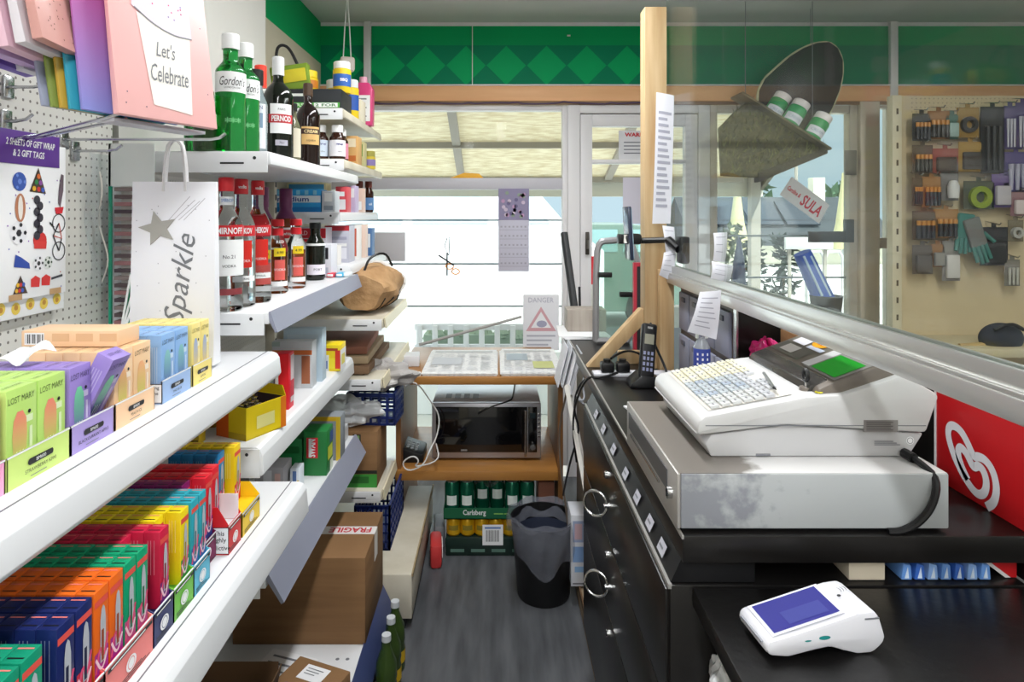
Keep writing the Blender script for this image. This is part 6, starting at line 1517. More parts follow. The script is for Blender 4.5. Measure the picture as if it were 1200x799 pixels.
# ---- under the screen: drawers, shelf
o = thing('storage_drawers', 'grey plastic storage drawer unit under the screen beside the post', 'drawers', (.72, 1.88, .98))
GP = mat('grey_drawer', (138, 140, 158), .45); GPF = mat('grey_drawer_frame', (104, 96, 92), .5)
m = MB(); m.prism([(.60, .981), (.84, .981), (.84, 1.215), (.64, 1.27), (.60, 1.27)], 1.64, 2.112, GPF); m.build('carcass', o)
for r_ in range(2):
    for c in range(4):
        y = 1.65 + c*.115; z = .995 + r_*.135
        m = MB(); m.bx(.590, .600, y, y + .105, z, z + .118, GP, .003); d = m.build('drawer', o)
        m = MB(); m.bx(.586, .591, y + .035, y + .07, z + .09, z + .104, mat('drawer_grip', (84, 86, 100), .4), .001); m.build('grip', d)
o = thing('shelf_unit', 'black open shelf compartment under the screen beside the till', 'shelf', (.75, 1.55, .98))
m = MB(); m.prism([(.60, .981), (.87, .981), (.87, 1.21), (.64, 1.272), (.60, 1.272)], 1.625, 1.636, BLACKL); m.bx(.60, .87, 1.47, 1.48, .981, 1.135, BLACKL); m.bx(.872, .884, 1.07, 1.636, .981, 1.20, BLACKL); m.bx(.60, .86, 1.48, 1.625, 1.125, 1.135, BLACKL); m.bx(.598, .603, 1.618, 1.638, .981, 1.272, STEEL); m.build('carcass', o)
carton('box', 'small brown carton inside the black compartment under the screen', .70, .80, 1.50, 1.60, 1.1355, 1.215, CARD, cat='box')
bagblob('packet', 'bright pink foil packet inside the black compartment', (.645, 1.55, 1.1355), .03, .045, .030, pc('#d82a7a', .3), 21, cat='packet')
carton('box', 'beige carton behind the till inside the black compartment', .80, .855, 1.36, 1.46, 1.0, 1.22, mat('tan_card', (164, 130, 92), .8), cat='box') if False else None
o = thing('spray_bottle', 'small clear bottle with a blue dotted label hanging below the white note', 'bottle', (.62, 1.60, .981))
bt = at(822, 425, 1.615)
m = MB(); m.lathe([(0, 0), (.018, 0), (.02, .006), (.02, .07), (.012, .085), (.012, .09), (0, .09)], mat('clear_plastic_bottle', (200, 206, 214), .1, trans=.6), (bt.x, 1.612, 1.10), 14); m.lathe([(.0205, .01), (.0205, .066)], pc('#3a4a9a'), (bt.x, 1.612, 1.10), 14)
for k in range(12): m.lathe([(.0208, .014 + .012*(k % 4)), (.0208, .020 + .012*(k % 4))], PAPER, (bt.x, 1.612, 1.10), 2, a0=-.9 + .6*(k//4), a1=-.7 + .6*(k//4))
m.build('body', o)
m = MB(); m.tube([(bt.x - .012, 1.612, 1.19), (bt.x - .010, 1.612, 1.225), (bt.x - .002, 1.612, 1.274), (bt.x + .002, 1.612, 1.274), (bt.x + .010, 1.612, 1.225), (bt.x + .012, 1.612, 1.19)], .004, pc('#d8dcd8', .4), 6, 2); m.build('loop', o)
# curved till notes
def note(name, lab, pts, D, cat='note', lines=6, draped=True):
    """hanging slip: corner pixels (tl,tr,br,bl) at depth D, slightly curled"""
    P = [at(px, py, D) for px, py in pts]; o = thing(name, lab, cat, ((P[2] + P[3])/2))
    def f(u, v): 
        t_ = P[0]*(1-u) + P[1]*u; b_ = P[3]*(1-u) + P[2]*u; q = t_*(1-v) + b_*v
        return q + Vector((0, -.006*math.sin(PI*v) - .004*math.sin(3*u + 2*v), 0))
    m = MB(); m.sheet(f, 8, 12, pc('#e6e6f0', .6), .0005); m.build('sheet', o)
    m = MB()
    for k in range(lines):
        v = .14 + .76*k/lines; a = []
        n = 6; e = .86 - .3*((k*7) % 4)/4
        for j in range(n + 1): a += [f(.14 + (e - .14)*j/n, v) + Vector((0, -.0016, 0)), f(.14 + (e - .14)*j/n, v + .022) + Vector((0, -.0016, 0))]
        m.raw(a, [(2*j, 2*j+1, 2*j+3, 2*j+2) for j in range(n)], pc('#aaaaba'))
    m.build('print', o); return o
note('note', 'white handwritten note hanging from the screen ledge above grey drawers', ((820, 342), (845, 340), (840, 398), (805, 388)), 1.585, lines=7)
note('note', 'long handwritten list taped on the timber post by the screen', ((769, 108), (790, 112), (786, 262), (764, 262)), 2.112, lines=16)
note('note', 'small curled note on the post just under the phone arm', ((778, 296), (793, 292), (788, 330), (772, 322)), 2.10, lines=4)
note('note', 'short white note behind the phone arm on the post', ((776, 264), (790, 266), (792, 300), (780, 300)), 2.108, lines=3)
note('note', 'small white slip stuck upright on the screen beside the square one', ((836, 273), (852, 272), (850, 308), (835, 305)), 1.66, lines=3)
note('note', 'square white slip with a yellow corner stuck low on the screen', ((834, 306), (859, 311), (855, 331), (832, 326)), 1.64, lines=3)
# ---- things on the worktop behind the till
o = thing('cordless_phone', 'black cordless phone standing in its cradle on the worktop', 'telephone', (.452, 1.96, .981))
m = MB(); m.prism([(.395, .981), (.50, .981), (.495, 1.0), (.47, 1.015), (.43, 1.02), (.40, .995)], 1.92, 2.0, BLACKP, bev=.005); m.build('cradle', o)
m = MB(); q = Matrix.Translation((.455, 1.955, 1.085)) @ Matrix.Rotation(R(8), 4, 'Y') @ Matrix.Rotation(R(-16), 4, 'X'); m.box((0, 0, 0), (.046, .024, .165), BLACKP, .009, None) if False else m.add((lambda t: (bmesh.ops.create_cube(t, size=1.0), [setattr(v, 'co', Vector((v.co.x*.046, v.co.y*.024, v.co.z*.165))) for v in t.verts], bmesh.ops.bevel(t, geom=t.edges[:], offset=.008, segments=3, profile=.5, affect='EDGES'), t)[-1])(bmesh.new()), BLACKP, q)
h = m.build('handset', o)
m = MB(); M = q @ frame((0, -.0122, 0), (1, 0, 0), (0, 0, 1)); m.rect(M, -.014, .014, .02, .05, pc('#8a8878', .2), z=.0006)
for i in range(3):
    for j in range(4): m.rect(M, -.015 + .0115*i, -.008 + .0115*i, -.06 + .016*j, -.05 + .016*j, pc('#8488a8'), z=.0006)
m.rect(M, -.008, .008, .066, .072, STEEL, z=.0006); m.build('keypad', h)
m = MB(); m.tube([(.49, 1.99, .99), (.53, 2.02, .985), (.545, 2.08, 1.0), (.50, 2.1, 1.10), (.475, 2.0, 1.16)], .004, BLACKP, 6, 2); tag(m.build('cable'), 'black cable curving up behind the cordless phone', 'cable')
m = MB(); m.bx(.31, .565, 2.06, 2.112, .981, .990, pc('#d2d2da', .5), .001); tag(m.build('white_tray'), 'flat white tray on the worktop in front of the post', 'tray')
for k, (x, lab) in enumerate(((.355, 'black plug adapter on the white tray, left one'), (.405, 'black plug adapter on the white tray, right one'))):
    o = thing('plug_adapter', lab, 'plug', (x, 2.085, .9902)); m = MB(); m.box((x, 2.085, 1.007), (.042, .040, .032), BLACKP, .006); m.build('body', o)
    m = MB(); m.cyl((x, 2.085, 1.02), (x, 2.085, 1.032), .012, BLACKP, 14); m.build('pin_cover', o)
m = MB(); m.tube([(.37, 2.10, 1.03), (.40, 2.13, 1.04), (.44, 2.16, 1.045), (.485, 2.16, 1.03), (.49, 2.15, 1.0)], .004, BLACKP, 6, 2); tag(m.build('cable'), 'black cable rising from the plug adapters towards the post', 'cable')
m = MB(); m.tube([(.385, 2.065, .993), (.35, 2.05, .985), (.32, 2.04, .984), (.29, 2.06, .98), (.276, 2.12, .93), (.262, 2.2, .84), (.27, 2.3, .72), (.29, 2.35, .60)], .004, BLACKP, 6, 2); tag(m.build('cable'), 'black cable running over the worktop edge and hanging down', 'cable')
for k, (pts, c, lab) in enumerate((([(690, 440, 2.2), (676, 455, 2.25), (672, 480, 2.25), (680, 505, 2.25), (668, 540, 2.35), (660, 580, 2.5)], '#1c1c20', 'thin black cable dangling between desk and counter'),
        ([(688, 428, 2.3), (682, 450, 2.25), (686, 468, 2.2), (678, 470, 2.2), (676, 460, 2.25), (684, 476, 2.2), (690, 470, 2.1)], '#8e9096', 'grey tangled cable at the worktop corner'),
        ([(664, 460, 2.5), (655, 500, 2.6), (656, 540, 2.6), (664, 600, 2.6), (668, 640, 2.6)], '#6e6258', 'brown grey cable hanging beside the desk end'))):
    m = MB(); m.tube([at(*p) for p in pts], .004, pc(c), 6, 2); tag(m.build('cable'), lab, 'cable')
m = MB(); a, b = at(665, 452, 2.45), at(688, 574, 2.09); m.cyl(a, b, .012, pc('#cfccc6', .5), 4); tag(m.build('trunking'), 'loose white cable trunking hanging down beside the black cabinet', 'trunking')
for k in range(4):
    a = at(654 + 5*k, 402 - k*1.5, 2.62 - .05*k)
    m = MB(); m.box((a.x + .012, a.y, .965 - .07 + .012*(k % 2)), (.004, .15, .16), pc(('#e2e2e8', '#cfd2d8', '#eeeef2', '#b8bac2')[k], .6), 0, Matrix.Rotation(R(14), 4, 'Y')); tag(m.build('paper_folder'), 'paper folder hanging off the worktop edge, %s from the aisle' % ('first', 'second', 'third', 'fourth')[k], 'folder', 'paper folders at the worktop edge')
carton('box', 'low box with grey wood print on the far end of the worktop', .268 + .035, .47, 2.78, 2.90, .994, 1.086, mat('grey_wood_print', (176, 166, 156), .6, noise=((40, 40, 3), (150, 140, 130), .3, .75)), cat='box')
m = MB()
for k in range(3): m.box((.375 - .006*k, 2.80, .983 + .004*k), (.20, .26, .0035), PAPER, 0, R(3 - 3*k))
tag(m.build('paper_stack'), 'white sheets lying under the grey wood print box', 'paper')
m = MB(); a, b = at(677, 350, 2.92), at(661, 273, 3.1); m.cyl(Vector((a.x, 2.94, .981)), b, .018, mat('dark_pole', (42, 44, 46), .5), 12); tag(m.build('pole'), 'dark thick pole leaning behind the grey wood print box', 'pole')
m = MB(); p = at(680, 349, 2.935); m.cyl((p.x, 2.935, .981), (p.x - .004, 2.935, p.z + .05), .006, INKD, 8); tag(m.build('rod'), 'thin black rod standing beside the leaning dark pole', 'rod')
# grey framed glass panel with clips, red framed board
o = thing('glass_panel', 'grey framed glass panel with black clips standing behind the timber post', 'panel', (.47, 2.6, .981))
GF = mat('grey_panel_frame', (148, 148, 150), .4, metal=.3)
a, b = at(698, 372, 2.60), at(700, 282, 2.60); c = at(742, 280, 2.60)
m = MB(); m.tube([(a.x, 2.60, .99), (b.x - .004, 2.6, b.z - .05), (b.x + .01, 2.6, b.z - .005), (b.x + .04, 2.6, b.z), (c.x + .02, 2.6, c.z), (c.x + .02, 2.6, .99), (a.x, 2.60, .99)], .014, GF, 8, 1); m.build('frame', o)
m = MB(); m.bx(a.x, c.x + .02, 2.597, 2.603, .99, b.z - .01, pane_mat('green_glass_pane', (226, 238, 232), .05, .14, (206, 220, 212))); m.build('glass', o)
for px, py in ((709, 322), (734, 345)):
    p = at(px, py, 2.58); m = MB(); m.box(p, (.055, .02, .02), BLACKP, .003); m.build('clip', o)
o = thing('red_board', 'red framed dark board standing beside the post on the worktop', 'board', (.52, 2.45, .981))
p, q = at(742, 372, 2.45), at(757, 312, 2.45); RED = pc('#b83848', .4)
m = MB(); m.bx(p.x, p.x + .012, 2.44, 2.46, .981, q.z, RED); m.bx(q.x, q.x + .012, 2.44, 2.46, .981, q.z, RED); m.bx(p.x, q.x + .012, 2.44, 2.46, q.z, q.z + .014, RED); m.build('frame', o)
m = MB(); m.bx(p.x + .012, q.x, 2.447, 2.455, .985, q.z, pc('#3a3c40', .3)); m.build('face', o)
o = thing('fire_extinguisher', 'red and white bottle standing behind the grey framed glass panel', 'bottle', (.405, 2.80, .981)) if False else None
p = at(700, 330, 3.0); m = MB(); m.lathe([(0, 0), (.016, 0), (.016, .18), (.0, .18)], pc('#e6e6e2', .4), (p.x - .01, 3.02, .78), 12); m.lathe([(.0, .18), (.016, .18), (.016, .31), (0, .312)], pc('#d4323c', .4), (p.x - .01, 3.02, .99), 12); m.lathe([(0, .0), (.016, 0), (.016, .40), (0, .40)], pc('#dcdcd6', .4), (p.x - .01, 3.02, .77), 12); m.bx(p.x - .05, p.x + .03, 2.98, 3.06, 0, .77, pc('#b8b0a8'))
tag(m.build('roller'), 'red and white tube standing behind the far end of the worktop', 'tube')
# phone arm
o = thing('phone_holder', 'black clamp arm on the screen holding a phone edge on by the post', 'arm', (.53, 2.1, 1.37))
m = MB(); a, b, c = at(751, 282, 2.14), at(783, 281, 2.10), at(796, 292, 2.05)
m.tube([a, b], .010, BLACKP, 10); m.tube([b, at(790, 287, 2.08), c], .014, BLACKP, 10); m.box(c + Vector((.012, 0, -.002)), (.030, .05, .085), BLACKP, .006); m.build('arm', o)
m = MB(); m.box(at(741, 280, 2.14), (.055, .045, .035), BLACKP, .008); m.cyl(at(733, 280, 2.12), at(733, 280, 2.17), .014, STEEL, 14); m.box(at(727, 280, 2.14), (.018, .04, .032), BLACKP, .004); m.build('holder', o)
m = MB(); q = Matrix.Translation(at(736, 273, 2.14)) @ Matrix.Rotation(R(-3), 4, 'Y'); t = bmesh.new(); bmesh.ops.create_cube(t, size=1.0)
for v in t.verts: v.co = Vector((v.co.x*.012, v.co.y*.09, v.co.z*.175))
bmesh.ops.bevel(t, geom=t.edges[:], offset=.003, segments=2, profile=.5, affect='EDGES'); m.add(t, mat('phone_shell', (44, 52, 74), .15), q)
t = bmesh.new(); bmesh.ops.create_cube(t, size=1.0)
for v in t.verts: v.co = Vector((v.co.x*.002 + .007, v.co.y*.082, v.co.z*.165))
m.add(t, mat('phone_glass', (176, 200, 220), .08), q)
tag(m.build('phone'), 'dark smartphone held edge on in the black clamp arm', 'phone')

# ================================================================== CUSTOMER SIDE
# red ice cream sign with the heart mark
def heart_sign(lab, y0, y1, z0, z1, x, logo=True):
    o = thing('ice_cream_sign', lab, 'sign', (x, (y0+y1)/2, z0))
    m = MB(); m.bx(x, x + .008, y0, y1, z0, z1, pc('#c81e24', .3), .001); m.bx(x - .0006, x + .0085, y1 - .006, y1, z0, z1, pc('#e6e0e2', .4)); m.build('panel', o)
    if logo:
        M = frame((x - .0003, y1, z0), (0, -1, 0), (0, 0, 1)); m = MB(); c = pc('#e4e2ea', .4)
        HP = [(.165, -.004), (.183, .012), (.189, .040), (.180, .066), (.163, .078), (.146, .078), (.134, .072), (.118, .095), (.098, .112), (.074, .112), (.066, .094), (.078, .064), (.098, .038), (.122, .018), (.144, .008), (.161, .018), (.166, .040), (.158, .058), (.145, .062), (.133, .052), (.118, .072), (.101, .080), (.093, .068), (.102, .046), (.120, .026)]
        m.stroke(M, [(u - .028, v + .008) for u, v in HP], .0155, c, z=.0008, smooth=3)
        m.build('heart_mark', o)
heart_sign('red sign with a white heart swirl mark leaning under the screen', .80, 1.235, .981, 1.225, .858) if False else None
heart_sign('red sign with a white heart swirl mark standing at the worktop back edge', 1.048, 1.274, .981, 1.222, .860)
m = MB(); m.prism([(.80, .934), (.858, .934), (.858, .8996), (.846, .8996)], 1.07, 1.08, pc('#c81e24', .3)); m.prism([(.793, .934), (.802, .934), (.848, .8996), (.839, .8996)], 1.0695, 1.0805, pc('#e6e0e2', .4)); tag(m.build('price_card'), 'red and white sign corner in the gap under the worktop at the right edge', 'sign')
# pegboard with hanging goods
pg = thing('display_unit', 'cream pegboard display unit with hanging goods beyond the screen', 'display unit', (2.65, 3.42, 0))
PEGC = mat('peg_cream', (212, 192, 156), .6)
m = MB(); m.bx(2.105, 3.25, 3.42, 3.45, .1, 2.12, PEGC)
for i in range(46):
    for j in range(4): m.disc((0, 0, 0), .004, pc('#a89a80'), frame((2.19 + i*.023, 3.4196, 2.105 - j*.023), (1, 0, 0), (0, 0, 1)), n=6)
m.build('back_panel', pg)
m = MB(); m.bx(2.075, 2.125, 3.40, 3.45, 0, 2.12, pc('#d8ccb0', .5), .003)
for k in range(19): m.bx(2.096, 2.106, 3.3985, 3.401, .4 + k*.09, .43 + k*.09, pc('#5a5040'))
m.build('upright', pg)
m = MB(); m.bx(2.1, 3.25, 3.05, 3.42, .82, .86, pc('#cdbf9e', .5), .003); m.build('shelf', pg)
m = MB(); m.bx(2.1, 3.25, 3.05, 3.42, 0, .12, pc('#cdbf9e', .5), .003); m.build('base', pg)
def pack(lab, px0, py0, px1, py1, card, inner, kind, D=3.36, g=None):
    card = lat(card, -.25); p, q = at(px0 - 1, py1 + 3, D), at(px1 + 1, py0, D); W, Hh = q.x - p.x, q.z - p.z
    o = thing('hanging_pack', lab, 'pack', ((p.x+q.x)/2, D, p.z), group=g)
    m = MB(); m.bx(p.x, q.x, D - .001, D + .001, p.z, q.z, pc(card, .5)); m.build('card', o)
    m = MB(); M = frame((p.x, D - .0012, p.z), (1, 0, 0), (0, 0, 1))
    m.rect(M, .04*W, .96*W, .74*Hh, .95*Hh, pc(lat(card, .08)))
    if kind == 'cells':
        n = 4
        for k in range(n): m.cyl((p.x + W*(.2 + .2*k), D - .014, p.z + .06*Hh), (p.x + W*(.2 + .2*k), D - .014, p.z + .66*Hh), W*.085, pc(inner, .3), 8); m.cyl((p.x + W*(.2 + .2*k), D - .014, p.z + .5*Hh), (p.x + W*(.2 + .2*k), D - .014, p.z + .661*Hh), W*.088, pc('#c8863a', .3), 8)
    elif kind == 'tape':
        m.lathe([(W*.18, 0), (W*.36, 0), (W*.36, .02), (W*.18, .02), (W*.18, 0)], pc(inner, .3), n=20, M=Matrix.Translation((p.x + W*.5, D - .002, p.z + Hh*.42)) @ Matrix.Rotation(PI/2, 4, 'X'))
    elif kind == 'tools':
        for k in range(3): m.cyl((p.x + W*(.25 + .25*k), D - .01, p.z + .05*Hh), (p.x + W*(.25 + .25*k), D - .01, p.z + .7*Hh), W*.06, pc(inner, .35), 8, W*.1)
    elif kind == 'blister':
        m.box((p.x + W*.5, D - .012, p.z + Hh*.36), (W*.72, .022, Hh*.58), pc(inner, .25), .006)
    elif kind == 'cup':
        m.lathe([(0, 0), (W*.26, 0), (W*.3, Hh*.3), (W*.18, Hh*.45), (0, Hh*.46)], pc(inner, .3), (p.x + W*.5, D - .03, p.z + Hh*.06), 14)
    m.build('contents', o)
    m = MB(); m.tube([((p.x+q.x)/2, 3.419, q.z + .03), ((p.x+q.x)/2, D - .04, q.z + .012), ((p.x+q.x)/2, D - .05, q.z + .022)], .003, CHROME, 5); m.bx((p.x+q.x)/2 - .012, (p.x+q.x)/2 + .012, D - .001, D + .001, q.z, q.z + .02, pc(card, .5)); m.build('hook', o)
PK = [('#3a3a3e', '#22222a', 'cells', 1070, 133, 1090, 162, 'black battery pack, first in the top row'), ('#b87838', '#2a2622', 'cells', 1088, 130, 1112, 160, 'orange topped battery pack, second in the top row'),
      ('#5a8a78', '#9ab0a8', 'blister', 1109, 134, 1122, 160, 'slim green pack in the top row'), ('#c89a3c', '#2a2a2c', 'tape', 1122, 126, 1146, 158, 'yellow card with a black tape ring in the top row'),
      ('#2c2c30', '#1c1c20', 'tools', 1150, 125, 1176, 200, 'tall black tool pack in the top row'), ('#6a5a9a', '#c4c0cc', 'tools', 1177, 124, 1190, 172, 'purple headed cutlery pack, upper left one'), ('#6a5a9a', '#c4c0cc', 'tools', 1191, 120, 1206, 172, 'purple headed cutlery pack at the right edge, upper one'),
      ('#6e5a44', '#2c2a28', 'cells', 1070, 170, 1092, 200, 'brown battery pack in the second row'), ('#c0553e', '#4a3c34', 'blister', 1093, 174, 1122, 200, 'red and yellow pack in the second row'), ('#d8a43c', '#3a3028', 'blister', 1124, 166, 1150, 198, 'yellow headed pack in the second row'),
      ('#6a5aa0', '#aaa6b8', 'tools', 1177, 178, 1204, 222, 'purple headed cutlery pack, lower one'),
      ('#7a5a3e', '#2a2e34', 'cells', 1070, 208, 1080, 238, 'narrow brown pack in the third row'), ('#cf8e48', '#2c3038', 'cells', 1081, 207, 1102, 240, 'orange battery pack in the third row'), ('#9a9490', '#d0ccc8', 'cup', 1103, 190, 1122, 232, 'pack with two white cups in the third row'),
      ('#6a6e58', '#8a9a2e', 'tape', 1130, 212, 1164, 242, 'olive pack with a round yellow green tape in the third row'), ('#8868b0', '#bcb4b8', 'blister', 1163, 204, 1184, 240, 'lilac headed clear pack in the third row'), ('#c08a90', '#d4c4c0', 'blister', 1185, 224, 1206, 250, 'pink pack at the right edge'),
      ('#6c5236', '#26262a', 'cells', 1070, 247, 1096, 278, 'dark brown battery pack in the fourth row'), ('#d09040', '#2a2a2e', 'cells', 1095, 245, 1122, 276, 'orange headed battery pack in the fourth row'), ('#2a2a30', '#18181c', 'blister', 1149, 266, 1180, 308, 'glossy black pack with white lettering in the fourth row'),
      ('#9a8a6c', '#b0aca4', 'tape', 1182, 258, 1198, 280, 'tan pack with a silver ring at the right'), ('#7a6e62', '#544c46', 'blister', 1070, 287, 1092, 318, 'grey brown pack in the bottom row'), ('#c88a4e', '#8c8880', 'blister', 1092, 286, 1106, 310, 'orange pack in the bottom row'),
      ('#b4aca4', '#ccc6c0', 'blister', 1105, 282, 1124, 326, 'clear blister pack in the bottom row'), ('#a8a090', '#b8b4a8', 'tools', 1178, 304, 1194, 332, 'small grey grid pack at the bottom right')]
for card, inner, kind, a, b, c, d, lab in PK:
    pack(lab + ' of the pegboard', a, b, c, d, card, inner, kind, 3.36)
o = thing('work_gloves', 'pair of grey and teal work gloves hanging on the pegboard', 'gloves', at(1135, 330, 3.34))
TEAL = mat('glove_teal', (62, 122, 112), .7); GLG = mat('glove_grey', (116, 116, 112), .8)
for k, (cx_, ty, by_, ti) in enumerate(((1130, 246, 300, .12), (1142, 250, 312, -.30))):
    a, b = at(cx_, by_, 3.35), at(cx_, ty, 3.35); m = MB(); Lg = b.z - a.z
    q = Matrix.Translation((a.x, 3.35 - .02*k, a.z + Lg*.5)) @ Matrix.Rotation(ti, 4, 'Y')
    t = bmesh.new(); bmesh.ops.create_cube(t, size=1.0)
    for v in t.verts: v.co = Vector((v.co.x*.085, v.co.y*.022, v.co.z*Lg*.55 + Lg*.15))
    bmesh.ops.bevel(t, geom=t.edges[:], offset=.009, segments=2, profile=.5, affect='EDGES'); m.add(t, GLG if k else TEAL, q)
    for f in range(4): m.cyl(q @ Vector((-.031 + .021*f, 0, -Lg*.10)), q @ Vector((-.036 + .024*f, -.006, -Lg*(.40 + .05*(f in (1, 2))))), .011, TEAL, 8, .009)
    m.cyl(q @ Vector((.04, 0, Lg*.1)), q @ Vector((.075, -.01, -Lg*.12)), .012, TEAL, 8, .009)
    m.build('glove', o)
o = thing('tool_pouch', 'dark blue fabric pouch on the display unit shelf', 'pouch', at(1173, 412, 3.16))
zz = .8605; pz = at(1173, 412, 3.05)
m = MB(); cxp = at(1173, 400, 3.16).x; t = bmesh.new(); bmesh.ops.create_uvsphere(t, u_segments=20, v_segments=12, radius=1.0)
base_z = at(1173, 413, 3.16).z
for v in t.verts: v.co = Vector((cxp + v.co.x*.105, 3.16 + v.co.y*.06, base_z + .07 + max(-.07, v.co.z*.075)))
m.add(t, mat('pouch_navy', (38, 42, 54), .8)); m.build('pouch', o)
m = MB(); m.tube([(cxp - .07, 3.11, base_z + .12), (cxp, 3.095, base_z + .155), (cxp + .07, 3.11, base_z + .12)], .009, BLACKP, 6, 2); m.build('flap', o)
m = MB(); m.bx(cxp - .105, cxp + .12, 3.10, 3.22, zz, base_z + .0008, pc('#c8b48e', .6)); m.cyl((cxp - .21, 3.15, base_z + .035), (cxp - .09, 3.15, base_z + .04), .012, pc('#b89a68', .6), 8); m.bx(cxp - .215, cxp - .19, 3.13, 3.17, zz, base_z + .025, pc('#c8b48e', .6)); tag(m.build('wooden_block'), 'pale block and stick under the dark blue pouch', 'block')
# hung dark oval board and tilted tub shelf, cards and bars at the right window
o = thing('oval_board', 'large dark oval board with a cream rim hanging from the ceiling', 'board', at(940, 140, 3.42))
OUT = [(889, 122), (890, 106), (897, 92), (910, 80), (926, 66), (942, 56), (958, 50), (972, 49), (982, 56), (988, 70), (988, 88), (984, 106), (976, 126), (964, 148), (945, 165), (922, 168), (902, 158), (892, 142)]
PO = [at(a, b, 3.42) for a, b in OUT]
m = MB(); m.prism([(p.x, p.z) for p in PO], 3.42, 3.445, mat('oval_dark', (30, 29, 26), .4), bev=.003); m.build('panel', o)
m = MB(); m.tube([p + Vector((0, .0125, 0)) for p in PO] + [PO[0] + Vector((0, .0125, 0))], .010, pc('#c8c4a0', .5), 6, 1); m.build('rim', o)
m = MB(); m.tube([at(950, 56, 3.432), (at(950, 56, 3.432).x, 3.432, ZC)], .002, INKG, 5); m.build('cord', o)
A, B = at(868, 108, 3.25), at(972, 174, 3.25); dv = (B - A).normalized(); nv = Vector((-dv.z, 0, dv.x))
o = thing('tilted_shelf', 'dark tilted shelf with hanging green brown matting at the right window', 'shelf', (A + B)/2)
Lh = (B - A).length
SB = Matrix((dv, Vector((0, 1, 0)), nv)).transposed().to_4x4(); SB.translation = A
m = MB(); m.M = SB; m.bx(0, Lh, -.03, .13, -.012, 0, DARKB, .003); m.build('board', o)
MATG = mat('green_matting', (96, 92, 62), .9, noise=(30, (66, 62, 46), .35, .65)); rr = random.Random(9)
MP = [(843, 150), (868, 124), (880, 118), (968, 172), (888, 208), (846, 206)]
Q = [at(a, b, 3.30) for a, b in MP]
m = MB(); m.prism([(p.x, p.z) for p in Q], 3.29, 3.33, MATG, bev=.004)
def inside(x, z):
    c = False; P2 = [(p.x, p.z) for p in Q]
    for (xa, za), (xb, zb) in zip(P2, P2[1:] + P2[:1]):
        if (za > z) != (zb > z) and x < (xb - xa)*(z - za)/(zb - za) + xa: c = not c
    return c
xs = [p.x for p in Q]; zs = [p.z for p in Q]; n = 0
MATL = mat('green_matting_tips', (118, 122, 76), .9)
while n < 420:
    x, z = rr.uniform(min(xs), max(xs)), rr.uniform(min(zs), max(zs))
    if not inside(x, z): continue
    n += 1; m.raw([(x - .004, 3.289, z), (x + .004, 3.289, z), (x + rr.uniform(-.02, .02), 3.289 - rr.uniform(.01, .03), z + rr.uniform(-.01, .04))], [(0, 1, 2)], MATL if n % 2 else MATG)
m.build('matting', o)
m = MB(); a_, b_ = at(888, 209, 3.29), at(969, 173, 3.29); m.bx(0, 1, 0, 1, 0, 1, DARKB) if False else m.prism([(a_.x, a_.z - .02), (b_.x, b_.z - .03), (b_.x, b_.z), (a_.x, a_.z + .03)], 3.28, 3.34, mat('dark_edge', (58, 52, 44), .7), bev=.002); m.build('edge_board', o)
for x in (.06, Lh - .06):
    m = MB(); w0 = SB @ Vector((x, .07, -.001)); m.tube([w0, (w0.x, w0.y, ZC)], .002, INKG, 5); m.build('cord', o)
for k, (u, y, lab) in enumerate(((.56, .02, 'green and white tub on the tilted shelf, middle one'), (.80, .01, 'green and white tub nearest the low end of the tilted shelf'), (.40, .07, 'green and white tub at the back left of the tilted shelf'))):
    Q2 = SB @ Matrix.Translation((Lh*u, y, .0006)); e = Q2.to_euler()
    o = thing('tub', lab, 'tub', Q2.translation, e)
    m = MB(); m.lathe([(0, 0), (.043, 0), (.046, .006), (.046, .088), (.040, .098), (0, .098)], pc('#2f9a5a', .4), n=20); m.build('body', o, world=False)
    m = MB(); m.lathe([(0, .096), (.043, .096), (.043, .128), (.039, .132), (0, .132)], pc('#e8dfe0', .4), n=20); m.build('lid', o, world=False)
    m = MB(); m.lathe([(.0467, .010), (.0467, .050)], pc('#dfe0ea', .5), n=12, a0=-1.2, a1=1.0); m.wtext('CREAM', .0473, -.1, .030, .022, pc('#7a92ae')); m.build('label', o, world=False)
def quadcard(name, lab, pts, D, col, cat, text=None, tcol='#d02838', texts=()):
    P = [at(a, b, D) for a, b in pts]; o = thing(name, lab, cat, (P[0] + P[2])/2)
    m = MB(); m.prism([(p.x, p.z) for p in P], D, D + .004, pc(col, .5)); m.build('card', o)
    M = frame((P[3].x, D - .0006, P[3].z), P[2] - P[3], P[0] - P[3]); W, Hh = (P[2] - P[3]).length, (P[0] - P[3]).length
    m = MB()
    m.bm.free()
    for body, u, v, w, h in texts: m = MB(); m.text(body, M @ Matrix.Translation((u*W, v*Hh, 0)), .05, pc(tcol), z=.0004, w=w*W, h=h*Hh, bold=.03); m.build('lettering', o)
    return o
quadcard('sign', 'tilted white card sign with red SULA lettering on the right window', ((928, 207), (972, 240), (960, 262), (914, 228)), 3.62, '#e4e0e2', 'sign', texts=(('SULA', .66, .45, .48, .55), ('Caroline &', .2, .5, .32, .22)))
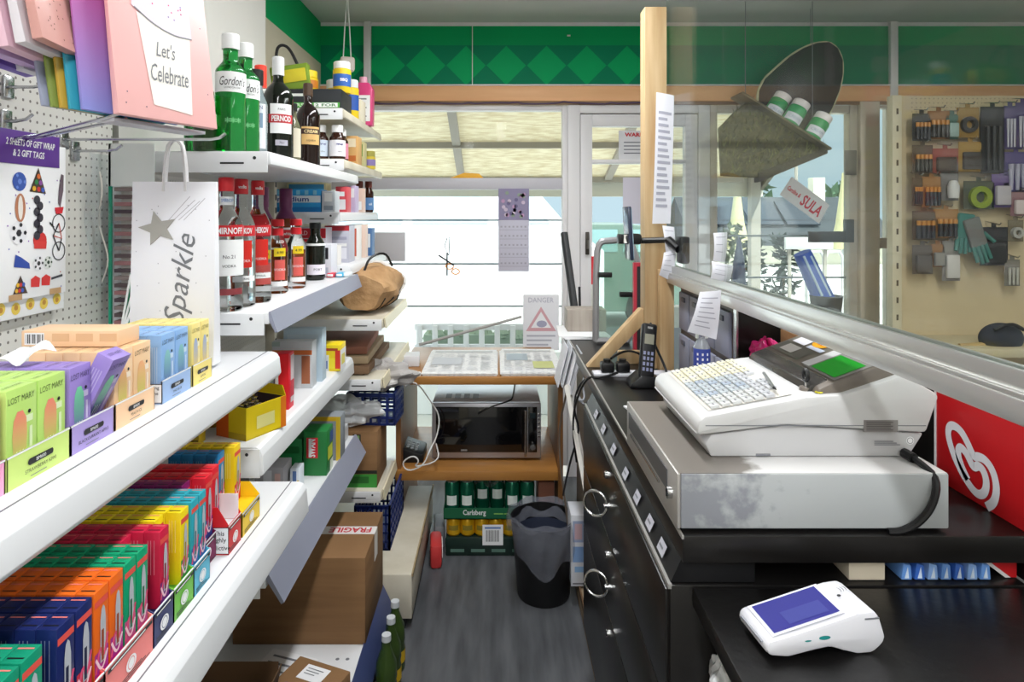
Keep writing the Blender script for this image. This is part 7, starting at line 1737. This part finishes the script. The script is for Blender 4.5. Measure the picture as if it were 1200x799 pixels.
m = MB(); p, q = at(948, 284, 3.66), at(999, 271, 3.66); m.bx(p.x, q.x, 3.655, 3.675, p.z, q.z, pc('#5c5c5c', .4), .002); p, q = at(990, 284, 3.66), at(1000, 257, 3.66); m.bx(p.x, q.x, 3.65, 3.68, p.z, q.z, pc('#5c5c5c', .4), .002); tag(m.build('window_lock'), 'dark grey lock bar fixed across the right window frame', 'lock')
m = MB(); p, q = at(990, 205, 3.69), at(1003, 176, 3.69); m.bx(p.x, q.x, 3.68, 3.70, p.z, q.z, pc('#6e6a66', .4), .003); tag(m.build('window_catch'), 'grey catch plate on the right window frame above the sign', 'catch')
o = thing('windbreak', 'rolled blue and white beach windbreak standing in a dark holder by the window', 'windbreak', at(965, 366, 3.45))
a, b = at(966, 352, 3.45), at(940, 296, 3.45); c = at(966, 352, 3.45)
m = MB(); m.cyl(a, b, .055, pc('#2c5cc0', .5), 14, .045); m.build('roll', o)
for s in (-.02, .022):
    m = MB(); off = Vector((s, -.047, 0)); m.tube([a + off + (b - a)*.12, b + off*.85 + (a - b)*.06], .007, pc('#c8e0f0', .5), 6); m.build('stripe', o)
cc = at(968, 352, 3.45); bz = at(966, 368, 3.45).z
m = MB(); m.lathe([(0, bz - .0), (.07, bz), (.082, bz + .10), (.07, bz + .10), (.06, bz + .01), (0, bz + .01)], mat('dark_holder', (66, 64, 64), .5), (cc.x, 3.45, 0), 18); m.bx(cc.x - .05, cc.x + .05, 3.40, 3.50, 0, bz, mat('dark_holder', (66, 64, 64), .5)); m.build('holder', o)
o = thing('umbrella_stand', 'dark blue rolled umbrella standing by the left edge of the right window', 'umbrella', at(866, 350, 3.5))
p = at(866, 300, 3.5); m = MB(); m.lathe([(0, .0), (.02, .04), (.045, .10), (.05, .5), (.03, .85), (.01, .98), (0, 1.0)], pc('#3a4a6a', .6), (p.x, 3.5, .38), 14); m.build('canopy', o)
m = MB(); m.cyl((p.x, 3.5, 0.0), (p.x, 3.5, .40), .012, BLACKP, 8); m.build('shaft', o)
